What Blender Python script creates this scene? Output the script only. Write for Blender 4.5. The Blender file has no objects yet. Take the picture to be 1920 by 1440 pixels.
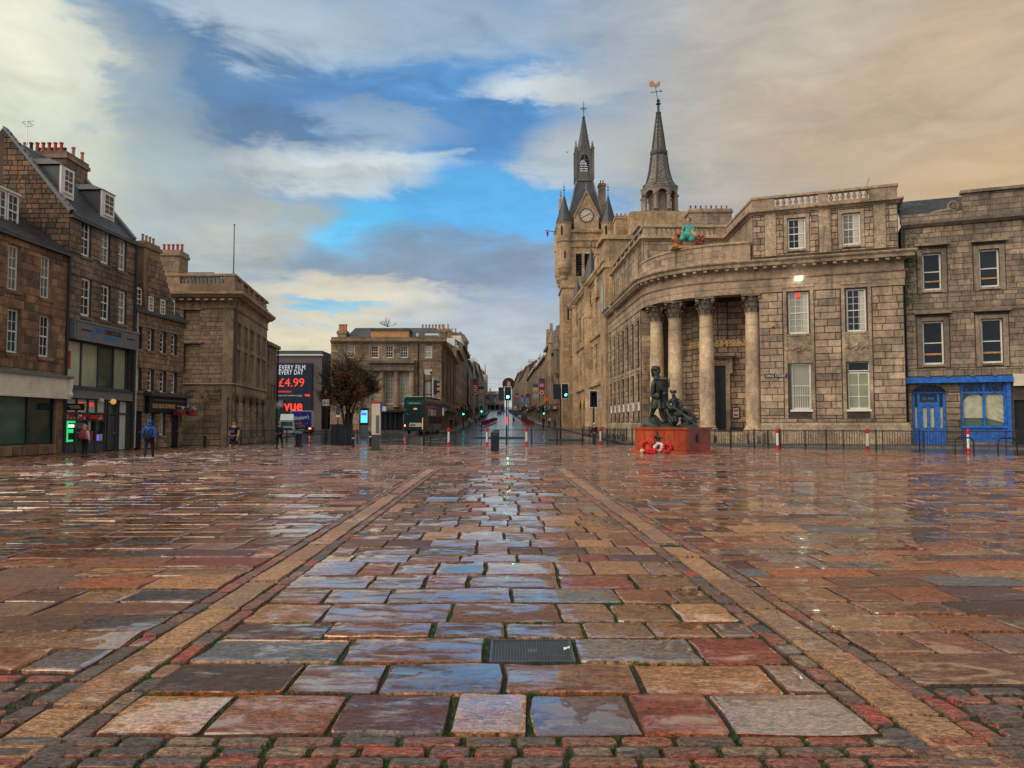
import bpy, bmesh, math, random
from mathutils import Matrix, Vector
R = random.Random(7)
SC = bpy.context.scene
COL = SC.collection
# ---------------------------------------------------------------- camera
FPX = 1442.0; HZ = 797.0; CH = 1.55
PITCH = math.atan((HZ - 720.0) / FPX)
cam = bpy.data.cameras.new("camera"); camo = bpy.data.objects.new("camera", cam); COL.objects.link(camo)
cam.sensor_width = 36.0; cam.lens = 36.0 * FPX / 1920.0; cam.clip_start = 0.1; cam.clip_end = 4000
camo.location = (0, 0, CH); camo.rotation_euler = (math.pi / 2 + PITCH, 0, 0)
SC.camera = camo
SC.view_settings.view_transform = 'Standard'; SC.view_settings.look = 'None'
SC.view_settings.exposure = 0.55; SC.view_settings.gamma = 1.0; SC.view_settings.use_curve_mapping = False

def ray(u, v):
    x = (u - 960) / FPX; yu = (720 - v) / FPX
    return Vector((x, math.cos(PITCH) - yu * math.sin(PITCH), math.sin(PITCH) + yu * math.cos(PITCH)))
def at(u, v, Y):
    r = ray(u, v); k = Y / r.y
    return Vector((r.x * k, Y, CH + r.z * k))
def gpx(u, v, z=0.0):
    r = ray(u, v); k = (z - CH) / r.z
    return (r.x * k, r.y * k)
def s2l(c):
    return tuple(((x / 255.0) / 12.92 if x / 255.0 <= 0.04045 else ((x / 255.0 + 0.055) / 1.055) ** 2.4) for x in c)
# ---------------------------------------------------------------- node helpers
class NT:
    def __init__(s, tree): s.t = tree; s.n = tree.nodes; s.l = tree.links
    def new(s, ty, **k):
        n = s.n.new(ty)
        for a, b in k.items(): setattr(n, a, b)
        return n
    def put(s, sock, v):
        if isinstance(v, bpy.types.NodeSocket): s.l.new(v, sock)
        elif isinstance(v, (tuple, list)) and sock.type == 'RGBA' and len(v) == 3: sock.default_value = (*v, 1)
        else: sock.default_value = v
    def math(s, op, a, b=0.0, c=None, clamp=False):
        n = s.new('ShaderNodeMath', operation=op, use_clamp=clamp); s.put(n.inputs[0], a); s.put(n.inputs[1], b)
        if c is not None: s.put(n.inputs[2], c)
        return n.outputs[0]
    def mix(s, f, a, b, mode='MIX'):
        n = s.new('ShaderNodeMix', data_type='RGBA', blend_type=mode)
        s.put(n.inputs[0], f); s.put(n.inputs[6], a); s.put(n.inputs[7], b); return n.outputs[2]
    def ramp(s, f, stops, interp='LINEAR'):
        n = s.new('ShaderNodeValToRGB'); cr = n.color_ramp; cr.interpolation = interp
        while len(cr.elements) < len(stops): cr.elements.new(0.5)
        while len(cr.elements) > len(stops): cr.elements.remove(cr.elements[-1])
        for e, (p, c) in zip(cr.elements, stops):
            e.position = p; e.color = (*c, 1) if len(c) == 3 else c
        s.put(n.inputs[0], f); return n.outputs[0]
    def noise(s, vec, scale, detail=3, rough=0.55, dist=0.0):
        n = s.new('ShaderNodeTexNoise'); n.inputs['Scale'].default_value = scale; n.inputs['Detail'].default_value = detail
        n.inputs['Roughness'].default_value = rough; n.inputs['Distortion'].default_value = dist
        if vec is not None: s.l.new(vec, n.inputs['Vector'])
        return n.outputs[0]
    def maprange(s, v, a, b, c=0.0, d=1.0):
        n = s.new('ShaderNodeMapRange', interpolation_type='SMOOTHSTEP'); s.put(n.inputs[0], v)
        for i, q in enumerate((a, b, c, d)): s.put(n.inputs[i + 1], q)
        return n.outputs[0]
    def scalev(s, vec, sc):
        n = s.new('ShaderNodeMapping'); s.l.new(vec, n.inputs[0]); n.inputs['Scale'].default_value = sc; return n.outputs[0]
# ---------------------------------------------------------------- world: daylight sky with broken cloud
SUN_DIR = Vector((-0.66, -0.45, 0.60)).normalized()     # towards the sun
W = bpy.data.worlds.new("World"); SC.world = W; W.use_nodes = True
w = NT(W.node_tree); w.n.clear()
wo = w.new('ShaderNodeOutputWorld'); bg = w.new('ShaderNodeBackground'); w.l.new(bg.outputs[0], wo.inputs[0])
sky = w.new('ShaderNodeTexSky'); sky.sky_type = 'NISHITA'; sky.sun_disc = False
sky.sun_elevation = math.asin(SUN_DIR.z); sky.sun_rotation = math.atan2(SUN_DIR.x, SUN_DIR.y)
sky.sun_elevation = math.asin(SUN_DIR.z)
tc = w.new('ShaderNodeTexCoord'); sep = w.new('ShaderNodeSeparateXYZ'); w.l.new(tc.outputs['Generated'], sep.inputs[0])
az = w.math('ARCTAN2', sep.outputs[0], sep.outputs[1]); el = w.math('ARCSINE', sep.outputs[2])
cmb = w.new('ShaderNodeCombineXYZ'); w.l.new(az, cmb.inputs[0]); w.l.new(el, cmb.inputs[1])
# cloud-plane coordinates stretch the noise towards the horizon as real cloud does
elp = w.math('MAXIMUM', w.math('ADD', sep.outputs[2], 0.16), 0.05)
cp = w.new('ShaderNodeCombineXYZ')
w.l.new(w.math('DIVIDE', sep.outputs[0], elp), cp.inputs[0]); w.l.new(w.math('DIVIDE', sep.outputs[1], elp), cp.inputs[1])
nA = w.noise(cp.outputs[0], 1.1, 6, 0.55, 0.3); nB = w.noise(cp.outputs[0], 3.2, 6, 0.6, 0.4)
nC = w.noise(tc.outputs['Generated'], 5.0, 5, 0.55, 0.5); nD = w.noise(w.scalev(tc.outputs['Generated'], (1, 1, 3.2)), 10.0, 7, 0.62, 0.4)
azw = w.math('ADD', az, w.math('MULTIPLY', w.math('SUBTRACT', nC, 0.5), 0.22))
azw = w.math('ADD', azw, w.math('MULTIPLY', w.math('SUBTRACT', nD, 0.5), 0.16))
elw = w.math('ADD', el, w.math('MULTIPLY', w.math('SUBTRACT', nA, 0.5), 0.10))
elw = w.math('ADD', elw, w.math('MULTIPLY', w.math('SUBTRACT', nD, 0.5), 0.09))
def AE(u, v):
    r = ray(u, v).normalized(); return math.atan2(r.x, r.y), math.asin(r.z)
clear = w.mix(1.0, sky.outputs[0], (0.085, 0.085, 0.085), 'MULTIPLY')
base = w.mix(0.93, clear, w.ramp(nB, [(0.3, s2l((150, 166, 182))), (0.7, s2l((206, 208, 204)))]))
BL = [  # u, v, ru, rv, colour, strength, softness: the broken cloud of the photograph, placed by direction
 (850, 260, 750, 330, (108, 152, 200), 0.85), (320, 150, 420, 190, (104, 142, 180), 0.92),
 (900, 250, 330, 150, (90, 150, 208), 0.92), (700, 215, 300, 60, (84, 135, 190), 0.8), (860, 395, 330, 85, (96, 176, 232), 0.9), (640, 440, 160, 50, (104, 200, 248), 0.9),
 (1180, 150, 200, 80, (120, 170, 215), 0.6), (420, 250, 250, 50, (100, 128, 160), 0.8), (330, 110, 260, 60, (98, 130, 165), 0.7),
 (600, 325, 220, 46, (204, 210, 206), 0.8), (730, 290, 150, 30, (216, 224, 222), 0.7), (1060, 160, 150, 32, (214, 222, 224), 0.9), (720, 225, 160, 35, (170, 185, 195), 0.6),
 (520, 45, 190, 60, (190, 204, 214), 0.75), (820, 40, 300, 60, (160, 178, 192), 0.7), (1120, 300, 150, 60, (196, 198, 190), 0.75),
 (300, 390, 250, 110, (168, 178, 178), 0.8), (850, 490, 260, 62, (134, 150, 168), 0.85), (560, 490, 200, 40, (140, 158, 172), 0.6),
 (430, 440, 120, 60, (186, 190, 182), 0.7), (640, 560, 240, 45, (222, 214, 190), 0.9), (590, 577, 90, 14, (120, 196, 232), 0.8), (580, 650, 260, 55, (226, 216, 186), 0.9),
 (900, 640, 230, 90, (182, 192, 200), 0.85), (930, 740, 200, 60, (186, 192, 192), 0.7),
 (170, 300, 150, 220, (176, 190, 190), 0.6), (0, 150, 95, 300, (218, 222, 206), 0.9), (-160, 60, 210, 420, (232, 232, 212), 0.9), (60, 330, 120, 130, (190, 198, 184), 0.5),
 (1330, 120, 260, 190, (172, 176, 178), 0.85), (1350, 330, 180, 140, (178, 178, 172), 0.85),
 (1760, 200, 400, 380, (188, 172, 152), 0.95), (1850, 130, 260, 190, (196, 172, 144), 0.75), (1560, 60, 170, 80, (190, 184, 172), 0.6), (1640, 300, 200, 60, (182, 160, 136), 0.5), (1900, 340, 260, 60, (208, 178, 136), 0.6),
]
c = base
for (u, v, ru, rv, colr, st) in BL:
    a0, e0 = AE(u, v); ra = ru / FPX; re = rv / FPX
    dx = w.math('DIVIDE', w.math('SUBTRACT', azw, a0), ra); dy = w.math('DIVIDE', w.math('SUBTRACT', elw, e0), re)
    d2 = w.math('ADD', w.math('MULTIPLY', dx, dx), w.math('MULTIPLY', dy, dy))
    m = w.maprange(d2, 1.7, 0.0, 0.0, st)
    c = w.mix(m, c, s2l(colr))
fine = w.math('ADD', w.math('MULTIPLY', w.math('SUBTRACT', nD, 0.5), 0.62), 1.0)
fine = w.math('ADD', fine, w.math('MULTIPLY', w.math('SUBTRACT', nB, 0.5), 0.30))
c = w.mix(1.0, c, w.ramp(w.math('MULTIPLY', fine, 0.5), [(0, (0, 0, 0)), (1, (2, 2, 2))]), 'MULTIPLY')
w.l.new(c, bg.inputs[0]); bg.inputs[1].default_value = 0.72
sl = bpy.data.lights.new("sun", 'SUN'); sl.energy = 1.5; sl.angle = math.radians(60); sl.color = (1.0, 0.86, 0.67)
so = bpy.data.objects.new("sun", sl); COL.objects.link(so); so.rotation_euler = (-SUN_DIR).to_track_quat('-Z', 'Y').to_euler()
so.location = (-30, -20, 60)
# ---------------------------------------------------------------- materials
MATS = {}
def basemat(name):
    m = bpy.data.materials.new(name); m.use_nodes = True; t = NT(m.node_tree); MATS[name] = m
    return m, t, t.n['Principled BSDF']
def mat(name, col, rough=0.6, var=0.25, scale=6.0, bump=0.0, metal=0.0, emit=None, es=1.0, coat=0.0, obj=False, bscale=None):
    m, t, p = basemat(name)
    tcn = t.new('ShaderNodeTexCoord'); g = t.new('ShaderNodeNewGeometry')
    vec = tcn.outputs['Object'] if obj else g.outputs['Position']
    n = t.noise(vec, scale, 4, 0.6)
    lo = tuple(x * (1 - var) for x in col); hi = tuple(min(1, x * (1 + var)) for x in col)
    t.l.new(t.ramp(n, [(0.35, lo), (0.65, hi)]), p.inputs['Base Color'])
    p.inputs['Roughness'].default_value = rough; p.inputs['Metallic'].default_value = metal
    if rough > 0.12: t.l.new(t.maprange(n, 0.3, 0.7, rough * 0.8, min(1, rough * 1.2)), p.inputs['Roughness'])
    if coat: p.inputs['Coat Weight'].default_value = coat; p.inputs['Coat Roughness'].default_value = 0.15
    if emit: p.inputs['Emission Color'].default_value = (*emit, 1); p.inputs['Emission Strength'].default_value = es
    if bump:
        b = t.new('ShaderNodeBump'); b.inputs['Strength'].default_value = bump; b.inputs['Distance'].default_value = 0.02
        t.l.new(t.noise(vec, bscale or scale * 5, 5, 0.6), b.inputs['Height']); t.l.new(b.outputs[0], p.inputs['Normal'])
    return m
def stonemat(name, pal, dirt=(0.03, 0.022, 0.016), mot=0.74, dirtf=0.7, grain=22.0, rough=0.78, bump=0.5, seed=0.0, wetz=0.0):
    m, t, p = basemat(name)
    g = t.new('ShaderNodeNewGeometry'); oi = t.new('ShaderNodeObjectInfo')
    r = t.math('FRACT', t.math('ADD', t.math('ADD', g.outputs['Random Per Island'], oi.outputs['Random']), seed))
    k = len(pal); c0 = t.ramp(r, [((i + 0.5) / k, q) for i, q in enumerate(pal)])
    pos = g.outputs['Position']
    n1 = t.noise(pos, 0.35, 4, 0.6); n2 = t.noise(pos, grain, 4, 0.65); n3 = t.noise(t.scalev(pos, (1.6, 1.6, 0.22)), 1.3, 5, 0.65)
    c1 = t.mix(1.0, c0, t.ramp(n2, [(0.3, (0.5, 0.5, 0.5)), (0.7, (1.4, 1.4, 1.4))]), 'MULTIPLY')
    c1 = t.mix(1.0, c1, t.ramp(n1, [(0.35, (0.58, 0.57, 0.56)), (0.65, (1.22, 1.2, 1.16))]), 'MULTIPLY')
    c1 = t.mix(1.0, c1, t.ramp(t.noise(pos, 2.6, 5, 0.7), [(0.38, (mot, mot, mot)), (0.6, (1.15, 1.14, 1.12))]), 'MULTIPLY')
    dm = t.math('MULTIPLY', t.maprange(n3, 0.5, 0.74), dirtf)
    c2 = t.mix(dm, c1, dirt)
    t.l.new(c2, p.inputs['Base Color']); t.l.new(t.maprange(n2, 0.2, 0.8, rough - 0.12, rough + 0.12), p.inputs['Roughness'])
    b = t.new('ShaderNodeBump'); b.inputs['Strength'].default_value = bump; b.inputs['Distance'].default_value = 0.02
    t.l.new(n2, b.inputs['Height']); t.l.new(b.outputs[0], p.inputs['Normal'])
    return m
def glassmat(name, col, rough=0.06, var=0.8, scale=0.5, spec=0.5):
    m, t, p = basemat(name)
    g = t.new('ShaderNodeNewGeometry'); oi = t.new('ShaderNodeObjectInfo')
    n = t.noise(g.outputs['Position'], scale, 3); r = t.math('ADD', t.math('MULTIPLY', oi.outputs['Random'], 0.5), t.math('MULTIPLY', n, 0.6))
    t.l.new(t.ramp(r, [(0.15, tuple(x * (1 - var) for x in col)), (0.8, tuple(x * (1 + var) for x in col))]), p.inputs['Base Color'])
    p.inputs['Roughness'].default_value = rough; p.inputs['Specular IOR Level'].default_value = spec
    b = t.new('ShaderNodeBump'); b.inputs['Strength'].default_value = 0.12; b.inputs['Distance'].default_value = 0.05
    t.l.new(t.noise(g.outputs['Position'], 1.2, 2), b.inputs['Height']); t.l.new(b.outputs[0], p.inputs['Normal'])
    return m
# wet granite setts: worn film of water over tinted stone
def settmat(name, pal, film=0.43, grain=55.0, bump=1.0, yel=False):
    m, t, p = basemat(name)
    g = t.new('ShaderNodeNewGeometry'); oi = t.new('ShaderNodeObjectInfo'); pos = g.outputs['Position']
    r = t.math('FRACT', t.math('ADD', g.outputs['Random Per Island'], oi.outputs['Random']))
    r2 = t.math('FRACT', t.math('MULTIPLY', r, 17.31))
    k = len(pal); c0 = t.ramp(r, [((i + 0.5) / k, q) for i, q in enumerate(pal)], 'LINEAR')
    off = t.new('ShaderNodeVectorMath', operation='ADD'); cx = t.new('ShaderNodeCombineXYZ')
    t.l.new(t.math('MULTIPLY', r, 31.0), cx.inputs[2]); t.l.new(pos, off.inputs[0]); t.l.new(cx.outputs[0], off.inputs[1]); q = off.outputs[0]
    st = t.scalev(q, (1.0, 2.4, 1.0))
    n1 = t.noise(st, 3.2, 5, 0.65, 0.6); n2 = t.noise(q, grain * 1.6, 4, 0.75); n3 = t.noise(st, 13.0, 6, 0.75, 0.5); n4 = t.noise(t.scalev(q, (1.0, 1.9, 1.0)), 34.0, 5, 0.7, 0.3); nw = t.noise(pos, 0.22, 3, 0.5)
    c1 = t.mix(1.0, c0, t.ramp(n3, [(0.32, (0.40, 0.36, 0.34)), (0.5, (1, 1, 1)), (0.70, (1.8, 1.65, 1.5))]), 'MULTIPLY')
    c1 = t.mix(1.0, c1, t.ramp(n4, [(0.36, (0.16, 0.14, 0.13)), (0.47, (0.95, 0.95, 0.95)), (0.66, (1.9, 1.8, 1.7))]), 'MULTIPLY')
    c1 = t.mix(1.0, c1, t.ramp(n2, [(0.3, (0.6, 0.6, 0.6)), (0.72, (1.5, 1.5, 1.5))]), 'MULTIPLY')
    c1 = t.mix(t.maprange(n1, 0.56, 0.70, 0, 0.5), c1, (0.38, 0.25, 0.14))
    c1 = t.mix(t.maprange(n1, 0.44, 0.30, 0, 0.6), c1, t.mix(0.5, c1, (0.06, 0.014, 0.008)))
    t.l.new(c1, p.inputs['Base Color'])
    # film of water: smooth where it stands, the stone's own relief elsewhere
    f = t.math('ADD', t.math('MULTIPLY', n1, 0.5), t.math('MULTIPLY', nw, 0.5)); f = t.math('ADD', f, t.math('MULTIPLY', t.math('SUBTRACT', r2, 0.5), 0.13))
    wet = t.maprange(f, film, film + 0.10)
    t.l.new(t.maprange(wet, 0.0, 1.0, 0.42, 0.08), p.inputs['Roughness'])
    p.inputs['Specular IOR Level'].default_value = 0.5
    b = t.new('ShaderNodeBump'); b.inputs['Distance'].default_value = 0.018
    t.l.new(t.maprange(wet, 0.0, 1.0, bump, 0.10), b.inputs['Strength'])
    h = t.math('ADD', t.math('MULTIPLY', n3, 1.0), t.math('MULTIPLY', t.math('ADD', n4, n2), 0.6)); t.l.new(h, b.inputs['Height'])
    b2 = t.new('ShaderNodeBump'); b2.inputs['Distance'].default_value = 0.05; b2.inputs['Strength'].default_value = 0.2
    t.l.new(wet, p.inputs['Coat Weight']); p.inputs['Coat Roughness'].default_value = 0.04; p.inputs['Coat IOR'].default_value = 1.8; t.l.new(b2.outputs[0], p.inputs['Coat Normal'])
    t.l.new(t.noise(q, 2.6, 2, 0.5), b2.inputs['Height']); t.l.new(b2.outputs[0], b.inputs['Normal']); t.l.new(b.outputs[0], p.inputs['Normal'])
    return m
settmat('wet_setts', [(0.392, 0.113, 0.031), (0.076, 0.029, 0.013), (0.498, 0.227, 0.087), (0.053, 0.05, 0.057), (0.254, 0.043, 0.016), (0.204, 0.108, 0.053), (0.552, 0.272, 0.112), (0.102, 0.025, 0.012), (0.152, 0.152, 0.16), (0.35, 0.14, 0.056), (0.042, 0.025, 0.018), (0.303, 0.098, 0.031), (0.187, 0.072, 0.027)])
settmat('band_granite', [(0.46, 0.25, 0.12), (0.38, 0.19, 0.09), (0.32, 0.19, 0.115), (0.52, 0.27, 0.12), (0.28, 0.15, 0.08)], film=0.52, grain=70, bump=1.0)
settmat('small_setts', [(0.12, 0.085, 0.065), (0.34, 0.10, 0.055), (0.10, 0.09, 0.085), (0.30, 0.19, 0.11), (0.42, 0.07, 0.035), (0.18, 0.12, 0.085), (0.09, 0.075, 0.075), (0.26, 0.12, 0.07)], film=0.56)
def jointmat():
    m, t, p = basemat('joint_earth'); g = t.new('ShaderNodeNewGeometry'); pos = g.outputs['Position']
    n = t.noise(pos, 2.3, 4, 0.6); n2 = t.noise(pos, 60, 4, 0.7)
    c = t.mix(t.maprange(n, 0.47, 0.56), (0.045, 0.026, 0.016), (0.014, 0.034, 0.008)); c = t.mix(1.0, c, t.ramp(n2, [(0.3, (0.4, 0.4, 0.4)), (0.7, (1.6, 1.6, 1.6))]), 'MULTIPLY')
    t.l.new(c, p.inputs['Base Color']); p.inputs['Roughness'].default_value = 0.8
    b = t.new('ShaderNodeBump'); b.inputs['Strength'].default_value = 1; b.inputs['Distance'].default_value = 0.02; t.l.new(n2, b.inputs['Height']); t.l.new(b.outputs[0], p.inputs['Normal'])
jointmat()
stonemat('bank_stone', [(0.46, 0.325, 0.225), (0.60, 0.44, 0.315), (0.38, 0.27, 0.19), (0.54, 0.38, 0.26), (0.31, 0.235, 0.18)], dirtf=0.6)
stonemat('bank_trim', [(0.46, 0.345, 0.235), (0.50, 0.37, 0.25)], dirtf=0.6, grain=9)
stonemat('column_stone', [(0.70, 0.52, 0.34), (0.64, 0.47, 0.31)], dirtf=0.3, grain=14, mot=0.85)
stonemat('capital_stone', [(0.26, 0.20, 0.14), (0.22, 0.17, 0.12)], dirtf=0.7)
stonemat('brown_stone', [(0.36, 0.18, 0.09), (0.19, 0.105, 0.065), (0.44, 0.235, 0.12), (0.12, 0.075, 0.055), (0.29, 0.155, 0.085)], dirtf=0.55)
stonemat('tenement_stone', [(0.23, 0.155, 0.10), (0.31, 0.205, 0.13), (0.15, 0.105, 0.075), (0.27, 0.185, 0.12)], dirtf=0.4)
stonemat('rubble', [(0.22, 0.12, 0.07), (0.08, 0.05, 0.035), (0.30, 0.165, 0.09), (0.13, 0.085, 0.06)], dirtf=0.6, grain=8)
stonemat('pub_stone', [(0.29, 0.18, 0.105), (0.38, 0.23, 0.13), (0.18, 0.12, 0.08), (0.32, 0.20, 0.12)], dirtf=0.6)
stonemat('classical_stone', [(0.36, 0.25, 0.16), (0.46, 0.32, 0.20), (0.28, 0.20, 0.135), (0.42, 0.27, 0.165)], dirtf=0.45)
stonemat('gothic_stone', [(0.56, 0.37, 0.21), (0.47, 0.31, 0.175), (0.63, 0.42, 0.25)], dirtf=0.5, grain=12)
stonemat('union_stone', [(0.34, 0.235, 0.15), (0.26, 0.18, 0.12), (0.42, 0.29, 0.185)], dirtf=0.5)
stonemat('grey_far_stone', [(0.26, 0.20, 0.15), (0.22, 0.17, 0.13)], dirtf=0.5)
stonemat('right_stone', [(0.30, 0.225, 0.165), (0.39, 0.29, 0.21), (0.20, 0.155, 0.12), (0.45, 0.33, 0.23), (0.25, 0.195, 0.15)], dirtf=0.65)
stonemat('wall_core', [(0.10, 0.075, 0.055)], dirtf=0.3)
stonemat('slate', [(0.07, 0.072, 0.078), (0.05, 0.052, 0.058), (0.095, 0.095, 0.10)], dirt=(0.06, 0.065, 0.045), dirtf=0.35, rough=0.42)
stonemat('lead', [(0.30, 0.25, 0.21), (0.42, 0.29, 0.19), (0.34, 0.27, 0.21)], dirtf=0.4, rough=0.55)
stonemat('lead_dark', [(0.17, 0.155, 0.135), (0.13, 0.12, 0.11)], dirtf=0.4, rough=0.55)
stonemat('bank_joint', [(0.09, 0.065, 0.045)], dirtf=0.3); stonemat('mortar', [(0.30, 0.20, 0.13)], dirtf=0.3); stonemat('dark_joint', [(0.07, 0.05, 0.035)], dirtf=0.3)
stonemat('red_granite', [(0.52, 0.085, 0.035), (0.60, 0.11, 0.04), (0.46, 0.08, 0.035)], mot=0.8, dirt=(0.12, 0.03, 0.02), dirtf=0.5, rough=0.25, bump=0.1, grain=40)
stonemat('flagstone', [(0.13, 0.10, 0.085), (0.16, 0.125, 0.10), (0.11, 0.09, 0.08)], dirtf=0.3, rough=0.3, bump=0.3)
mat('white_paint', (0.84, 0.79, 0.70), 0.5, 0.08); mat('cream_paint', (0.74, 0.62, 0.46), 0.55, 0.12, 1.5); mat('iron', (0.012, 0.013, 0.018), 0.35, 0.3)
mat('black_paint', (0.012, 0.013, 0.02), 0.4, 0.3); mat('grey_panel', (0.15, 0.15, 0.16), 0.45, 0.12, 1.2); mat('grey_trim', (0.16, 0.17, 0.165), 0.5, 0.15)
mat('dark_grey', (0.06, 0.062, 0.065), 0.5, 0.2); mat('pot_red', (0.46, 0.06, 0.03), 0.7, 0.3, 3); mat('pot_orange', (0.50, 0.22, 0.10), 0.7, 0.25, 3)
mat('pot_dark', (0.06, 0.03, 0.025), 0.8, 0.3); mat('red_paint', (0.62, 0.015, 0.012), 0.4, 0.1); mat('blue_paint', (0.014, 0.14, 0.54), 0.5, 0.35, 4, bump=0.3)
mat('teal_paint', (0.02, 0.16, 0.16), 0.4, 0.2); mat('navy', (0.006, 0.008, 0.022), 0.5, 0.2); mat('letter_white', (0.78, 0.78, 0.76), 0.5, 0.03)
mat('letter_gold', (0.80, 0.46, 0.16), 0.4, 0.05); mat('letter_red', (0.75, 0.05, 0.03), 0.5, 0.05, emit=(1, 0.06, 0.03), es=0.55)
mat('letter_lit_white', (0.7, 0.72, 0.78), 0.5, 0.03, emit=(0.8, 0.85, 1), es=0.25); mat('letter_blue', (0.01, 0.16, 0.45), 0.5, 0.1); mat('letter_dark', (0.02, 0.02, 0.03), 0.5, 0.1)
mat('billboard', (0.008, 0.010, 0.03), 0.3, 0.3, 1.0); mat('cinema_cladding', (0.13, 0.105, 0.10), 0.55, 0.15, 0.8); mat('pale_render', (0.40, 0.40, 0.37), 0.6, 0.1, 0.6)
mat('blue_panel', (0.05, 0.12, 0.24), 0.35, 0.3, 0.7); mat('cloth', (0.50, 0.48, 0.33), 0.75, 0.2, 2.0, bump=0.5, bscale=4); mat('cream_board', (0.55, 0.52, 0.44), 0.6, 0.1)
mat('poster_red', (0.42, 0.03, 0.03), 0.5, 0.5, 9); mat('atm_green', (0.01, 0.45, 0.12), 0.4, 0.1, emit=(0.02, 1.0, 0.25), es=0.45); mat('screen_white', (0.7, 0.75, 0.8), 0.4, 0.1, emit=(0.8, 0.9, 1), es=1.0)
mat('bus_green', (0.004, 0.032, 0.028), 0.3, 0.3, coat=0.25, obj=True); mat('truck_blue', (0.008, 0.012, 0.19), 0.35, 0.15, obj=True); mat('vehicle_white', (0.55, 0.56, 0.54), 0.4, 0.1, obj=True)
mat('rubber', (0.015, 0.015, 0.015), 0.8, 0.2); mat('chrome', (0.5, 0.5, 0.5), 0.25, 0.1, metal=0.9); mat('loaf', (0.22, 0.09, 0.04), 0.6, 0.5, 8, obj=True)
mat('lamp_red', (0.5, 0.02, 0.01), 0.4, 0.1, emit=(1, 0.12, 0.06), es=6); mat('lamp_green', (0.02, 0.6, 0.4), 0.4, 0.1, emit=(0.05, 1, 0.55), es=34); mat('lamp_green_dim', (0.02, 0.5, 0.35), 0.4, 0.1, emit=(0.05, 1, 0.6), es=5)
mat('lamp_white', (0.8, 0.85, 0.82), 0.4, 0.05, emit=(0.75, 1, 0.85), es=3.0); mat('lamp_off', (0.05, 0.03, 0.02), 0.3, 0.2); mat('lamp_amber', (0.6, 0.3, 0.08), 0.4, 0.1, emit=(1, 0.5, 0.1), es=0.35)
mat('lamp_glass', (0.55, 0.52, 0.44), 0.3, 0.1); mat('kiosk_screen', (0.1, 0.5, 0.7), 0.3, 0.35, 2.5, emit=(0.12, 0.6, 0.95), es=0.9); mat('kiosk_violet', (0.1, 0.08, 0.5), 0.3, 0.1, emit=(0.2, 0.15, 0.9), es=0.6)
mat('bronze', (0.028, 0.034, 0.030), 0.36, 0.75, 5, bump=0.5, metal=0.45, obj=True); mat('bronze_rock', (0.045, 0.055, 0.045), 0.5, 0.9, 2.5, bump=0.8, metal=0.2, obj=True)
mat('verdigris', (0.06, 0.36, 0.30), 0.6, 0.3, 5, obj=True); mat('painted_red', (0.34, 0.06, 0.03), 0.6, 0.4, 7, obj=True); mat('painted_ochre', (0.55, 0.28, 0.11), 0.6, 0.3, 6, obj=True); mat('painted_flesh', (0.55, 0.37, 0.24), 0.6, 0.15, 6, obj=True)
mat('skin', (0.45, 0.20, 0.13), 0.5, 0.12, obj=True); mat('hair_dark', (0.02, 0.012, 0.01), 0.6, 0.3, 30, obj=True); mat('hair_fair', (0.55, 0.27, 0.17), 0.6, 0.2, 30, obj=True)
mat('cloth_blue', (0.01, 0.09, 0.36), 0.6, 0.25, 9, obj=True, bump=0.3); mat('cloth_navy', (0.008, 0.013, 0.04), 0.7, 0.3, 9, obj=True); mat('cloth_black', (0.008, 0.008, 0.012), 0.8, 0.3, 9, obj=True)
mat('cloth_white', (0.6, 0.58, 0.58), 0.7, 0.1, 9, obj=True); mat('cloth_maroon', (0.30, 0.04, 0.04), 0.7, 0.3, 14, obj=True); mat('cloth_teal', (0.02, 0.10, 0.22), 0.7, 0.2, obj=True); mat('hi_vis', (0.55, 0.65, 0.05), 0.6, 0.1, obj=True)
mat('bark', (0.05, 0.045, 0.03), 0.8, 0.4, 9, bump=0.8, obj=True); mat('moss_bark', (0.03, 0.06, 0.02), 0.8, 0.4, 9, obj=True)
mat('asphalt', (0.055, 0.062, 0.072), 0.16, 0.35, 1.2, bump=0.15, bscale=30); mat('road_paint', (0.6, 0.6, 0.57), 0.4, 0.15, 4); mat('kerb_stone', (0.17, 0.15, 0.135), 0.35, 0.2, 4); mat('tactile_red', (0.25, 0.05, 0.03), 0.35, 0.2, 5)
mat('grass_blade', (0.03, 0.10, 0.012), 0.6, 0.4, 12); mat('ivy_leaf', (0.03, 0.075, 0.015), 0.5, 0.4, 3); mat('flower_red', (0.6, 0.012, 0.02), 0.5, 0.3, 20, obj=True); mat('flower_white', (0.6, 0.6, 0.6), 0.5, 0.2, obj=True); mat('basket_leaf', (0.03, 0.08, 0.02), 0.6, 0.4, obj=True)
mat('banner_red', (0.30, 0.012, 0.03), 0.5, 0.1, obj=True); mat('banner_yellow', (0.55, 0.32, 0.06), 0.5, 0.1, obj=True); mat('banner_navy', (0.03, 0.04, 0.17), 0.5, 0.1, obj=True); mat('banner_blue', (0.03, 0.25, 0.60), 0.5, 0.1, obj=True); mat('banner_white', (0.6, 0.6, 0.62), 0.5, 0.1, obj=True); mat('scaffold_green', (0.02, 0.20, 0.15), 0.6, 0.2, 0.3); mat('barrier_red', (0.24, 0.03, 0.015), 0.5, 0.2, obj=True); mat('orange', (0.65, 0.14, 0.03), 0.5, 0.2, obj=True)
mat('clock_face', (0.62, 0.52, 0.40), 0.5, 0.05); mat('gilt', (0.60, 0.28, 0.10), 0.45, 0.2, metal=0.2); mat('weathered_iron', (0.03, 0.07, 0.08), 0.5, 0.3)
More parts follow.
